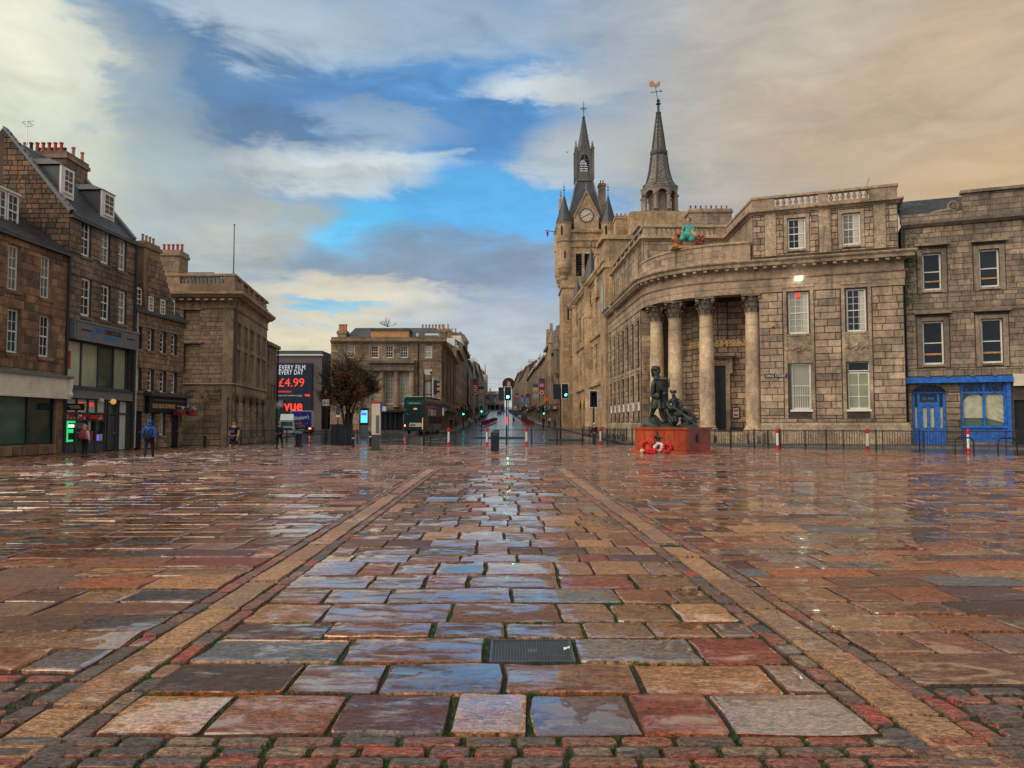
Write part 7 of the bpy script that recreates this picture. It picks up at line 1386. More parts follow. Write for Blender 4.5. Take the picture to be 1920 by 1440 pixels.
MB().lathe(ox, YO, [(W_(30), Zo(293)), (W_(33), Zo(291)), (W_(34), Zo(286)), (W_(32), Zo(284)), (W_(25), Zo(284))], 12).build('collar', 'dark_grey', TB); MB().lathe(ox, YO, [(W_(26.5), Zo(284)), (W_(18), Zo(252)), (W_(7), Zo(213))], 8, math.pi / 8).build('needle', 'lead', TB)
rb = MB()
for k in range(8):
    a = math.pi / 8 + k * math.pi / 4
    for pr_ in ([(c_ * 1.04, v) for c_, v in sp1], [(26.5, 284), (18, 252), (7, 213)]): rb.tube([(ox + W_(c_) * 1.01 * math.cos(a), YO + W_(c_) * 1.01 * math.sin(a), Zo(v)) for c_, v in pr_], .09, 5)
    for pr_, sgn in ((sp1, 1), (sp1, -1), ([(26.5, 284), (18, 252), (7, 213)], 1), ([(26.5, 284), (18, 252), (7, 213)], -1)):
        for j in range(10):
            def P(f, s_):
                n = len(pr_) - 1; i = min(n - 1, int(f * n)); g_ = f * n - i; c_ = (pr_[i][0] * (1 - g_) + pr_[i + 1][0] * g_) * 1.03; v = pr_[i][1] * (1 - g_) + pr_[i + 1][1] * g_
                a0_, a1_ = a, a + math.pi / 4; x = W_(c_) * (math.cos(a0_) * (1 - s_) + math.cos(a1_) * s_); y = W_(c_) * (math.sin(a0_) * (1 - s_) + math.sin(a1_) * s_); return (ox + x, YO + y, Zo(v))
            f0_ = j / 10; f1_ = min(1, f0_ + .13); rb.tube([P(f0_, .02 if sgn > 0 else .98), P(f1_, .98 if sgn > 0 else .02)], .028, 3)
rb.build('lead_roll', 'dark_grey', TB)
MB().lathe(ox, YO, [(W_(10), Zo(213)), (W_(11), Zo(211)), (W_(5), Zo(210)), (W_(4.5), Zo(197)), (W_(11), Zo(195)), (W_(6), Zo(193.5)), (.05, Zo(193))], 8).ball((ox, YO, Zo(189)), .25, 8, 6).tube([(ox, YO, Zo(193)), (ox - .35, YO, Zo(163))], .05, 5).tube([(ox - 1.0, YO, Zo(173.5)), (ox + .6, YO, Zo(170.5))], .045, 5).tube([(ox + .35, YO, Zo(173)), (ox + .35, YO, Zo(168.5))], .06, 5).build('vane_rod', 'weathered_iron', TB)
cx_ = ox - .5; zc = Zo(157.5); ck = MB().prism([(cx_ + .75 + .0, zc + .25), (cx_ + .6, zc + .42), (cx_ + .45, zc + .15), (cx_ + .2, zc - .05), (cx_ - .05, zc + .1), (cx_ - .15, zc + .35), (cx_ - .45, zc + .4), (cx_ - .7, zc + .15), (cx_ - .65, zc - .2), (cx_ - .4, zc - .4), (cx_ - .05, zc - .3), (cx_ + .25, zc - .45), (cx_ + .6, zc - .3), (cx_ + .78, zc)][::-1], YO - .06, YO + .06); ck.build('weathercock', 'gilt', TB)
# ================================================================ PEOPLE
def person(label, loc, rz, H=1.75, pose='walk', top='cloth_black', bottom='cloth_black', sleeves=True, shorts=False, shoes='cloth_black', hair='hair_dark', hood=None, bulk=1.0, fingers=True, skirt=None):
    root = thing('person', label, 'person', (0, 0, 0)); k = H / 1.75; b = bulk
    st = {'walk': (0.17, -0.14, 0.10, -0.12), 'stand': (0.0, 0.02, 0.0, 0.0), 'stride': (0.30, -0.26, 0.2, -0.2)}[pose]; lf, rf, la, ra = st
    P = []; E = []
    def add(x, y, z, r, par=None): P.append((x * k, y * k, z * k, tuple(q * k for q in r) if isinstance(r, tuple) else r * k)); i = len(P) - 1; (E.append((par, i)) if par is not None else None); return i
    pel = add(0, 0, .96, (.13 * b, .10 * b)); wa = add(0, 0.0, 1.10, (.125 * b, .095 * b), pel); ch = add(0, -.01, 1.28, (.15 * b, .105 * b), wa); uc = add(0, 0, 1.41, (.12, .085), ch); nk = add(0, -.005, 1.50, .055, uc); jw = add(0, -.02, 1.575, .068, nk); hd = add(0, -.012, 1.645, .085, jw); tp_ = add(0, -.005, 1.705, .07, hd)
    J = {}
    for s, fy, ay in ((-1, lf, ra), (1, rf, la)):
        sh = add(s * .175 * (.6 + .4 * b), 0, 1.405, .055 * b, uc); el_ = add(s * .225 * b, -ay * .35 + .02, 1.14, .042 * b, sh); wr = add(s * .235 * b, -ay - .04, .90, .028, el_); pm = add(s * .235 * b, -ay - .06, .84, (.036, .02), wr)
        for fx, ln in ((-.024, .062), (-.008, .072), (.008, .068), (.024, .055)): f1 = add(s * .235 * b + .004, -ay - .06 + fx, .80, .0095, pm); f2 = add(s * .232 * b, -ay - .066 + fx, .80 - ln * .6, .0085, f1); add(s * .225 * b, -ay - .07 + fx, .80 - ln, .007, f2)
        t1 = add(s * .225 * b, -ay - .10, .835, .011, pm); add(s * .22 * b, -ay - .115, .80, .009, t1)
        hp = add(s * .09 * b, 0, .90, .085 * b, pel); kn = add(s * .10 * b, -fy * .5 - .02, .50, .058, hp); an = add(s * .10 * b, -fy + .03, .095, .036, kn); add(s * .11 * b, -fy - .12, .035, .032, an)
        J[s] = (sh, el_, wr, hp, kn, an)
    body_ = skinmesh('body', P, E, 'skin', root, 1)
    def part(name, idx, ed, m, gr): pts = [(P[i][0], P[i][1], P[i][2], tuple(q + gr for q in (P[i][3] if isinstance(P[i][3], tuple) else (P[i][3],) * 2))) for i in idx]; mp = {v: j for j, v in enumerate(idx)}; return skinmesh(name, pts, [(mp[a], mp[c]) for a, c in ed], m, root, 1)
    idx = [pel, wa, ch, uc]; ed = [(pel, wa), (wa, ch), (ch, uc)]
    for s in (-1, 1):
        sh, el_, wr = J[s][:3]; idx += [sh, el_] + ([wr] if sleeves else []); ed += [(uc, sh), (sh, el_)] + ([(el_, wr)] if sleeves else [])
    if not sleeves:
        P2 = list(P)
        for s in (-1, 1): sh, el_ = J[s][:2]; a, c = Vector(P[sh][:3]), Vector(P[el_][:3]); m_ = a.lerp(c, .62); P[el_] = (m_.x, m_.y, m_.z, .05 * k * b)
        part('top', idx, ed, top, .02 * k); P[:] = P2
    else: part('jacket', idx, ed, top, .024 * k)
    idx = [pel]; ed = []
    for s in (-1, 1): hp, kn, an = J[s][3:]; idx += [hp, kn] + ([] if shorts else [an]); ed += [(pel, hp), (hp, kn)] + ([] if shorts else [(kn, an)])
    if shorts:
        P2 = list(P)
        for s in (-1, 1): hp, kn = J[s][3:5]; a, c = Vector(P[hp][:3]), Vector(P[kn][:3]); m_ = a.lerp(c, .9); P[kn] = (m_.x, m_.y, m_.z, .085 * k)
        part('shorts', idx, ed, bottom, .015 * k); P[:] = P2
    else: part('trousers', idx, ed, bottom, .016 * k)
    for s in (-1, 1): an = J[s][5]; p = P[an]; q = MB(); q.ball((p[0] + s * .005, p[1] - .06 * k, .045 * k), (.05 * k, .14 * k, .05 * k), 10, 6); q.build('shoe', shoes, root, smooth=True)
    hz = 1.655 * k
    if hood: MB().ball((0, .012 * k, hz), (.115 * k, .125 * k, .14 * k), 12, 8).ball((0, .04 * k, 1.52 * k), (.13 * k, .10 * k, .08 * k), 10, 6).build('hood', hood, root, smooth=True)
    else: MB().ball((0, .018 * k, hz + .022 * k), (.094 * k, .10 * k, .098 * k), 12, 8, .02).build('hair', hair, root, smooth=True)
    fc = MB().ball((0, -.105 * k, 1.628 * k), (.012 * k, .018 * k, .022 * k), 6, 4).ball((-.088 * k, 0, 1.63 * k), (.012, .018, .03), 6, 4).ball((.088 * k, 0, 1.63 * k), (.012, .018, .03), 6, 4).build('nose_and_ears', 'skin', root); MB().ball((-.03 * k, -.088 * k, 1.65 * k), .010, 6, 4).ball((.03 * k, -.088 * k, 1.65 * k), .010, 6, 4).box(-.022 * k, .022 * k, -.095 * k, -.08 * k, 1.588 * k, 1.594 * k).build('eyes_and_mouth', 'hair_dark', root)
    root.location = (loc[0], loc[1], loc[2] if len(loc) > 2 else gz(loc[1])); root.rotation_euler.z = rz
    return root
def rel(root, o): return o
def gpt(u, v): x, y = gpx(u, v); return (x, y, 0)
pA = person('woman in pink headscarf and white jacket standing at the shop cash machine', (*gpx(158, 857)[:2], 0), 3.0, 1.55, 'stand', 'cloth_white', 'cloth_black', hood='hair_fair')
bp_ = MB().ball((0, .21, 1.08), (.18, .13, .24), 12, 8); bpk = thing('backpack', 'round maroon backpack on the back of the woman at the cash machine', 'backpack', (0, 0, 0)); bp_.build('bag', 'cloth_maroon', bpk, smooth=True); MB().tube([(-.11, .10, 1.22), (-.12, -.02, 1.33), (-.12, -.11, 1.2), (-.13, .05, .98)], .018, 5).tube([(.11, .10, 1.22), (.12, -.02, 1.33), (.12, -.11, 1.2), (.13, .05, .98)], .018, 5).build('strap', 'cloth_maroon', bpk); MB().ball((0, .30, 1.0), (.12, .07, .11), 10, 6).build('pocket', 'cloth_maroon', bpk, smooth=True); bpk.matrix_basis = pA.matrix_basis; bpk.location = pA.location; bpk.rotation_euler = pA.rotation_euler
pB = person('person walking away in a bright blue hooded coat, dark trousers and white shoes', (*gpx(279, 861)[:2], 0), 3.25, 1.78, 'walk', 'cloth_blue', 'cloth_navy', shoes='cloth_white', hood='cloth_blue', bulk=1.22)
bg_ = thing('shoulder_bag', 'dark satchel slung low across the back of the person in the blue coat', 'bag', (0, 0, 0)); MB().ball((.02, .17, 1.0), (.19, .08, .17), 10, 6).build('bag', 'cloth_black', bg_, smooth=True); MB().tube([(.15, .13, 1.0), (.02, .17, 1.25), (-.14, .06, 1.46), (-.10, -.12, 1.3)], .02, 5).build('strap', 'cloth_black', bg_); bg_.location = pB.location; bg_.rotation_euler = pB.rotation_euler
pC = person('man in black T-shirt and shorts walking towards the camera in white shoes', (*gpx(438, 856)[:2], 0), -.25, 1.80, 'walk', 'cloth_black', 'cloth_navy', sleeves=False, shorts=True, shoes='cloth_white', bulk=1.2)
MB().box(-.11, .11, -.155, -.15, 1.18, 1.3).build('shirt_print', 'cloth_teal', pC)
pC.children[-1].matrix_parent_inverse = Matrix.Identity(4)
pD = person('man in dark navy uniform walking near the railings by the blue bread van', (*gpx(524, 841)[:2], 0), 2.9, 1.78, 'walk', 'cloth_navy', 'cloth_black', hair='skin', bulk=1.1)
def far_person(label, u, vf, vt, top, bottom, rz=0, hair='hair_dark', pose='walk', Y=None, bulk=1.0):
    hpx = vf - vt; Y = Y or 1.72 * FPX / hpx; x = (u - 960) / FPX * Y; return person(label, (x, Y, gz(Y)), rz, 1.72, pose, top, bottom, hair=hair, bulk=bulk)
far_person('person in black coat and pale cap standing by the post near the town house', 1114, 822, 776, 'cloth_black', 'dark_grey', 3.0, 'cloth_white', 'stand', Y=61.5)
far_person('dark figure striding across the road in the middle of the street', 963, 797, 781, 'cloth_black', 'cloth_navy', 1.4, pose='stride', Y=158)
far_person('distant pedestrian in black on the right hand pavement', 1019, 800, 783, 'cloth_black', 'cloth_black', 0, pose='walk', Y=132)
far_person('distant pedestrian in a dark coat on the left pavement beyond the bus', 846, 803, 784, 'cloth_black', 'cloth_navy', 0, Y=118); far_person('distant pedestrian in grey beside the shop doors on the left pavement', 855, 803, 785, 'dark_grey', 'cloth_black', 2, Y=124)
far_person('workman in a yellow reflective jacket on the left side of the street', 880, 802, 784, 'hi_vis', 'cloth_navy', .6, Y=135)
far_person('distant pedestrian in white on the right pavement below the orange star', 1030, 801, 785, 'cloth_white', 'cloth_black', 0, Y=140); far_person('distant pedestrian in blue on the left pavement past the workman', 899, 800, 785, 'cloth_blue', 'cloth_black', 0, Y=165); far_person('distant pedestrian in black near the right hand bollards of the street', 1040, 803, 784, 'cloth_black', 'cloth_black', 2, Y=120)
far_person('distant pedestrian in maroon on the left pavement near the workman', 892, 801, 785, 'cloth_maroon', 'cloth_black', 0, Y=150)
# ================================================================ STREET FURNITURE
def flexpost(label, u, vb, Y=None):
    x, y = gpx(u, vb)
    t = thing('marker_post', label, 'marker post', (0, 0, 0), 'red and white flexible marker posts'); H = 1.34
    MB().lathe(0, 0, [(.17, 0), (.17, .03), (.11, .06), (.09, .12), (.085, .30)], 12).build('foot', 'red_paint', t, smooth=False); MB().lathe(0, 0, [(.075, .30), (.075, H - .28)], 12).build('sleeve', 'white_paint', t); MB().lathe(0, 0, [(.082, H - .28), (.105, H - .26), (.105, H - .04), (.07, H)], 12).build('cap', 'red_paint', t)
    t.location = (x, y, 0); t.rotation_euler = (R.uniform(-.015, .015), R.uniform(-.015, .015), 0); return t
fx0 = flexpost('red and white marker post furthest left in front of the guard rail beside the bus', 841, 836.5)
for u, v, lab in ((913, 836.5, 'red and white marker post just left of the black litter bin'), (987, 835.5, 'red and white marker post right of the central signal post'), (1126, 834, 'red and white marker post left of the war memorial'), (1458, 843.5, 'red and white marker post in front of the bank, below the king street plate'), (1627, 845.5, 'red and white marker post before the right hand windows of the bank'), (1816, 851, 'red and white marker post in front of the blue shop')):
    x, y = gpx(u, v); dup(fx0, (x, y, 0), R.uniform(0, 3), lab)
# guard rails
BARM = MB().box(-.009, .009, -.009, .009, 0, 1).mesh('bar', 'iron')
def rail(label, pts, H=1.22, post=2.0, gap=.125, lean=0, m='iron', group='black pedestrian guard rails'):
    t = thing('guard_rail', label, 'railing', (pts[0][0], pts[0][1], gz(pts[0][1])), group); fe = MB(); n_b = 0
    for (x0, y0), (x1, y1) in zip(pts, pts[1:]):
        L = math.hypot(x1 - x0, y1 - y0); n = max(1, round(L / post)); f_ = Fr((x0, y0, 0), (x1 - x0, y1 - y0))
        for i in range(n + (1 if (x1, y1) == pts[-1] else 0)): z = gz(y0 + (y1 - y0) * i / n); put('post', POSTM, t, f_.T(L * i / n, z - .02, 0) @ Matrix.Diagonal((1, 1, (H + .1) / 1.3, 1)))
        za, zb_ = gz(y0), gz(y1)
        fe.M = Matrix.Identity(4); p, q = f_.at(0), f_.at(L); fe.tube([(p.x, p.y, za + H - .03), (q.x, q.y, zb_ + H - .03)], .022, 6); fe.tube([(p.x, p.y, za + .14), (q.x, q.y, zb_ + .14)], .018, 6)
        nb = int(L / gap)
        for i in range(nb):
            a = L * (i + .5) / nb; z = za + (zb_ - za) * a / L; n_b += 1; put('bar', BARM, t, f_.T(a, z + .14, 0) @ Matrix.Diagonal((1, 1, H - .17, 1)))
    fe.build('rails', m, t); return t
POSTM = MB().lathe(0, 0, [(.04, 0), (.04, 1.27), (.02, 1.3)], 8).mesh('post', 'iron')
rail('long black guard rail across the end of the square in front of the road', [(-6.2, 58.6), (1.5, 59.2), (9.4, 60.2)], post=1.95, gap=.14)
rail('black guard rail from the war memorial along the bank front', [(13.9, 54.6), (16.9, 48.6), (21.2, 44.9), (26.2, 40.0)], 1.26, 2.4, .14)
rail('black guard rail far behind, on the kerb before the bank and blue shop', [(14.6, 60.7), (19.0, 57.2), (28.6, 53.6), (37, 48.8)], 1.15, 2.6, .17)
rail('black guard rail by the parked van at the left corner', [(-21.3, 60.6), (-18.3, 62.6), (-12.6, 62.9)], 1.15, 2.0, .14)
rail('black guard rail on the far kerb left of the central street', [(-9.6, 99.2), (-16, 96.5), (-22, 96.5)], 1.1, 2.4, .2)
rail('dark guard rail at the street corner below the town house', [(7.2, 78), (8.6, 73), (10.2, 68.5)], 1.15, 2.0, .15)
pp = MB().tube([(at(1085, 800, 66).x, 66, .05), (at(1085, 800, 66).x, 66, 2.2)], .045, 6)
# signals
def signal(label, u, vbase, vtop, Y, facing=0.0, hx=0.0, ph=None, lit='lamp_green', side=False, boards=True, zb=None):
    x = (u - 960) / FPX * Y; z0 = gz(Y) + (zb or 0); ztop = at(u, vtop, Y).z; t = thing('traffic_signal', label, 'traffic light', (x, Y, z0), 'traffic signals')
    MB().lathe(x, Y, [(.09, z0), (.09, z0 + 1.1), (.07, z0 + 1.15), (.07, ph or ztop - .3)], 10).build('pole', 'iron', t)
    M_ = Matrix.Translation((x + hx, Y, 0)) @ Matrix.Rotation(facing, 4, 'Z'); hd_ = MB(M_).box(-.17, .17, -.22, .05, ztop - 1.12, ztop - .04).build('signal_head', 'iron', t)
    if boards: b_ = MB(M_); b_.box(-.33, .33, .02, .05, ztop - 1.28, ztop + .1).build('backing_board', 'black_paint', hd_); b_ = MB(M_); b_.box(-.36, -.315, -.0, .052, ztop - 1.31, ztop + .13).box(.315, .36, -.0, .052, ztop - 1.31, ztop + .13).box(-.315, .315, -.0, .052, ztop + .085, ztop + .13).box(-.315, .315, -.0, .052, ztop - 1.31, ztop - 1.265).build('white_border', 'letter_white', hd_)
    for i, (m) in enumerate(('lamp_off', 'lamp_off', lit or 'lamp_off')):
        z = ztop - .22 - .36 * i; MB(M_).prism([(.115 * math.cos(a * math.pi / 6), z + .115 * math.sin(a * math.pi / 6)) for a in range(12)], -.235, -.222).build('lens', m, hd_)
        v = MB(M_); n = 8
        for q in range(n): a0, a1 = math.pi * q / n, math.pi * (q + 1) / n; r = .14; v.add([(r * math.cos(a0), -.22, z + r * math.sin(a0)), (r * math.cos(a1), -.22, z + r * math.sin(a1)), (r * math.cos(a1), -.22 - .22, z + r * math.sin(a1)), (r * math.cos(a0), -.22 - .22, z + r * math.sin(a0))], [(0, 1, 2, 3), (3, 2, 1, 0)])
        v.build('visor', 'iron', hd_)
    return t, M_, ztop
s1, M1, zt1 = signal('central traffic signal showing green in front of the round portrait sign', 950, 822, 727, 78, -.05, .12)
MB().box(-3.2 + .0, 1, 0, 0, 0, 0) if False else None
MB(M1).box(-.95, -.42, -.05, .15, zt1 - 1.3, zt1 + .05).build('rear_signal_back', 'iron', s1); MB(M1).box(-.2, -.02, -.1, -.06, 1.6, 2.4).build('notice_plate', 'letter_red', s1)
s2, M2, zt2_ = signal('traffic signal at the right of the street showing green, with a second black head behind', 1051, 829, 721.5, 71.5, .25, .42, lit='lamp_green_dim')
MB(M2).box(-1.1, -.42, 0, .25, zt2_ - 1.35, zt2_ + .05).build('rear_signal_back', 'iron', s2)
s3, M3, zt3_ = signal('tall traffic signal at the left seen side on, hooded head turned right', 795, 838, 712, 57.5, math.pi / 2, .72, ph=at(795, 701, 57.5).z, lit=False, boards=True)
x3 = (795 - 960) / FPX * 57.5; MB().tube([(x3, 57.5, zt3_ - .1), (x3 + .6, 57.5, zt3_ - .1)], .035, 5).tube([(x3, 57.5, zt3_ - 1.1), (x3 + .6, 57.5, zt3_ - 1.1)], .035, 5).box(x3 + .48, x3 + .55, 57.45, 57.55, zt3_ - 1.4, zt3_ + .5).ball((x3 + .52, 57.5, zt3_ + .55), .1, 8, 5).build('bracket', 'iron', s3)
signal('small distant signal showing green on the left pavement', 869, 800, 765, 118, 0, 0, boards=False, lit='lamp_green_dim'); signal('small distant signal showing green below the green sheeting', 903, 799, 761, 128, 0, 0, boards=True, lit='lamp_green_dim'); signal('small distant signal showing green on the right pavement', 1018, 800, 764, 122, .5, 0, boards=False, lit='lamp_green_dim')
signal('dark signal with its back turned beside the bank corner railings', 1113, 824, 735, 63, math.pi, 0, lit=False, ph=None)
# round portrait sign above the street on a wire
YP = 96.0; c_ = at(953.5, 720, YP); ps_ = thing('round_sign', 'round dark portrait sign hanging over the middle of the street', 'sign', tuple(c_))
MB().prism([(c_.x + .78 * math.cos(2 * math.pi * i / 32), c_.z + .78 * math.sin(2 * math.pi * i / 32)) for i in range(32)], YP - .05, YP + .05).build('disc', 'hair_dark', ps_)
MB().prism([(c_.x + .02 + .24 * math.cos(2 * math.pi * i / 20), c_.z + .08 + .36 * math.sin(2 * math.pi * i / 20)) for i in range(20)], YP - .07, YP - .053).box(c_.x - .1, c_.x + .12, YP - .068, YP - .053, c_.z - .62, c_.z - .24).build('portrait_face', 'painted_flesh', ps_); MB().ring((c_.x + .02, YP - .07, c_.z + .14), .3, .09, 'y', 20, 4, -.3, math.pi + .3).box(c_.x - .1, c_.x - .02, YP - .085, YP - .072, c_.z + .1, c_.z + .14).box(c_.x + .06, c_.x + .14, YP - .085, YP - .072, c_.z + .1, c_.z + .14).box(c_.x - .03, c_.x + .07, YP - .085, YP - .072, c_.z - .1, c_.z - .07).build('portrait_lines', 'hair_dark', ps_)
MB().tube([(c_.x, YP, c_.z - .7), (c_.x, YP, gz(YP))], .05, 6).build('pole', 'iron', ps_)
for v in (707, 718): p, q = at(893, v, 200), at(1015, v, 200); tag(MB().tube([tuple(p), (0.5 * (p.x + q.x), 200, p.z - .4), tuple(q)], .02, 4).build('overhead_wire', 'iron'), 'thin wire strung high across the street, ' + ('upper of the two' if v == 707 else 'lower of the two'), 'wire')
# banners
def banner(label, u, v0, v1, Y, w_, m, vc=None, rc=0, mc=None, top=None):
    p, q = at(u, v0, Y), at(u, v1, Y); t = thing('street_banner', label, 'banner', tuple(p), 'banners on the street posts'); MB().box(p.x - w_ / 2, p.x + w_ / 2, Y - .03, Y + .03, q.z, p.z).build('banner_cloth', m, t)
    h = p.z - q.z; MB().box(p.x - w_ * .35, p.x + w_ * .35, Y - .045, Y - .032, q.z + h * .55, q.z + h * .60).box(p.x - w_ * .3, p.x + w_ * .3, Y - .045, Y - .032, q.z + h * .68, q.z + h * .73).box(p.x - w_ * .35, p.x + w_ * .3, Y - .045, Y - .032, q.z + h * .42, q.z + h * .47).build('banner_print', 'letter_white', t)
    MB().box(p.x - w_ * .5, p.x + w_ * .5, Y - .05, Y + .05, p.z + .05, p.z + w_ * .55).build('banner_header', top or 'banner_navy', t)
    if vc: c_ = at(u, vc, Y); r_ = rc / FPX * Y; MB().prism([(c_.x + r_ * math.cos(2 * math.pi * i / 20), c_.z + r_ * math.sin(2 * math.pi * i / 20)) for i in range(20)], Y - .06, Y - .035).build('roundel', mc, t); MB().ring((c_.x, Y - .07, c_.z), r_ * .6, r_ * .12, 'y', 16, 4).build('roundel_emblem', 'dark_grey' if mc == 'banner_white' else 'letter_white', t)
    sx = -1 if u < 950 else 1; MB().tube([(p.x + sx * w_ * .75, Y, gz(Y)), (p.x + sx * w_ * .75, Y, p.z + w_ * .6)], .06, 6).tube([(p.x + sx * w_ * .75, Y, p.z), (p.x, Y, p.z)], .03, 4).tube([(p.x + sx * w_ * .75, Y, q.z), (p.x, Y, q.z)], .03, 4).build('post', 'iron', t)
banner('large maroon banner with roundel, nearest on the left of the street', 891.5, 716, 741, 150, 1.15, 'banner_red', 736, 5.5, 'banner_red'); banner('yellow banner above a white roundel, second on the left of the street', 902.5, 730, 740, 185, 1.25, 'banner_yellow', 747, 5, 'banner_white'); banner('navy banner with red heading on the left of the street', 914, 745, 760, 215, 1.1, 'banner_navy', 755, 4, 'banner_navy', 'banner_red'); banner('light blue banner furthest along the left of the street', 928.5, 744, 760, 270, 1.0, 'banner_blue')
banner('large maroon banner with roundel, nearest on the right of the street', 1016, 716, 731, 145, 1.15, 'banner_red', 736, 5.5, 'banner_red'); banner('yellow banner above a white roundel on the right of the street', 1004, 726, 735, 175, 1.2, 'banner_yellow', 742.5, 5, 'banner_white'); banner('navy banner with red heading on the right of the street', 989.5, 742, 757, 215, 1.15, 'banner_navy', 754, 4, 'banner_navy', 'banner_red'); banner('light blue banner furthest along the right of the street', 979, 744, 759, 270, 1.0, 'banner_blue'); banner('small pink banner far down the right of the street', 969, 740, 748, 330, 1.2, 'flower_red')
# orange star decoration on its post
p = at(1026, 750, 118); t = thing('star_lantern', 'orange star shaped street decoration on the right side of the street', 'decoration', tuple(p)); mb = MB()
for i in range(9): a = 2 * math.pi * i / 9; mb.tube([(p.x, 118, p.z), (p.x + .62 * math.cos(a), 118 + .2 * math.sin(3 * a), p.z + .7 * math.sin(a))], [.14, .015], 4)
mb.build('rays', 'orange', t); MB().tube([(p.x + .2, 118, gz(118)), (p.x + .2, 118, p.z - .4)], .06, 6).build('post', 'iron', t)
# road works barriers
bm_ = MB().box(-.6, .6, -.03, .03, .25, .95).box(-.6, -.5, -.25, .25, 0, .12).box(.5, .6, -.25, .25, 0, .12).box(-.58, -.52, -.03, .03, .12, .3).box(.52, .58, -.03, .03, .12, .3).mesh('works_barrier', 'barrier_red'); k = 0
for sx, n in ((-1, 6), (1, 5)):
    for i in range(n):
        Y = 140 + i * 9; x = (908 + i * 4.0 - 960) / FPX * Y if sx < 0 else (996 - i * 3.2 - 960) / FPX * Y; o = bpy.data.objects.new('works_barrier', bm_); COL.objects.link(o); move(o, (x, Y, gz(Y)), .3 * sx); tag(o, 'low red plastic barrier in the line along the %s side of the far carriageway' % ('left' if sx < 0 else 'right'), 'barrier', 'road works barriers, %s line' % ('left' if sx < 0 else 'right'))
# litter bin
x, y = gpx(928, 848); t = thing('litter_bin', 'square black litter bin with a pale rim in the middle of the square', 'bin', (x, y, 0)); MB().box(x - .23, x + .23, y - .0, y + .45, .03, 1.12).build('bin_body', 'navy', t); MB().box(x - .27, x + .27, y - .03, y + .48, 1.123, 1.18).build('rim', 'grey_trim', t); MB().add([(x - .24, y, 1.18), (x + .24, y, 1.18), (x + .24, y + .45, 1.18), (x - .24, y + .45, 1.18), (x + .05, y + .1, 1.27), (x + .24, y + .1, 1.31), (x + .24, y + .4, 1.31), (x + .05, y + .4, 1.27)], [(0, 1, 5, 4), (1, 2, 6, 5), (2, 3, 7, 6), (3, 0, 4, 7), (4, 5, 6, 7)]).build('hood', 'iron', t); MB().box(x - .12, x + .12, y - .012, y - .002, .98, 1.02).build('bin_label', 'grey_trim', t)
# big bins / cabinets
def cabinet(label, u0, u1, v0, v1, Y, slots=True):
    a, b = at(u0, 800, Y).x, at(u1, 800, Y).x; zt_ = at(u0, v0, Y).z; t = thing('street_cabinet', label, 'cabinet', ((a + b) / 2, Y, 0)); MB().box(a, b, Y, Y + .7, .04, zt_).build('cabinet_body', 'navy', t); MB().box(a - .03, b + .03, Y - .03, Y + .73, zt_ + .003, zt_ + .06).build('cabinet_lid', 'iron', t); MB().box((a + b) / 2 - .006, (a + b) / 2 + .006, Y - .012, Y - .002, .15, zt_ - .1).box(a + .06, a + .09, Y - .02, Y - .002, zt_ - .35, zt_ - .2).box(a + .06, a + .09, Y - .02, Y - .002, .4, .5).build('cabinet_catch', 'grey_trim', t)
cabinet('tall dark street cabinet with pale catches, the left one of the pair', 619.5, 637, 797, 835, 58.2); cabinet('broad black street cabinet under the autumn tree, the right one of the pair', 637.6, 658, 799, 837, 57.6)
def bollard(label, u, vb, vt, band=True, m='iron', r=.09):
    x, y = gpx(u, vb); h = at(u, vt, y).z; t = thing('bollard', label, 'bollard', (x, y, 0), 'black bollards'); MB().lathe(x, y, [(r * 1.3, 0), (r * 1.3, .1), (r, .14), (r, h - .15), (r * 1.15, h - .13), (r * 1.15, h - .05), (r * .7, h)], 12).build('bollard_body', m, t)
    if band: MB().lathe(x, y, [(r * 1.06, h * .62), (r * 1.06, h * .70)], 12).build('reflective_band', 'letter_white', t)
bollard('black bollard with white band just right of the broad cabinet', 662, 838, 813); bollard('black bollard with white band and pale top left of the information totem', 694.5, 837, 809); bollard('plain black bollard before the arched wall of the classical building', 384.5, 839, 817, False)
x, y = gpx(560, 838); t = thing('litter_bin', 'round black litter bin with a teal slanted top near the left railings', 'bin', (x, y, 0)); MB().lathe(x, y, [(.3, 0), (.3, .06), (.2, .14), (.2, .75), (.24, .8), (.24, .95)], 14).build('bin_body', 'iron', t); MB().add([(x - .25, y - .24, .953), (x + .25, y - .24, .953), (x + .25, y + .24, .953), (x - .25, y + .24, .953), (x - .2, y - .1, 1.18), (x + .28, y - .1, 1.0), (x + .28, y + .2, 1.0), (x - .2, y + .2, 1.18)], [(0, 1, 5, 4), (1, 2, 6, 5), (2, 3, 7, 6), (3, 0, 4, 7), (4, 5, 6, 7)]).build('bin_top', 'teal_paint', t)
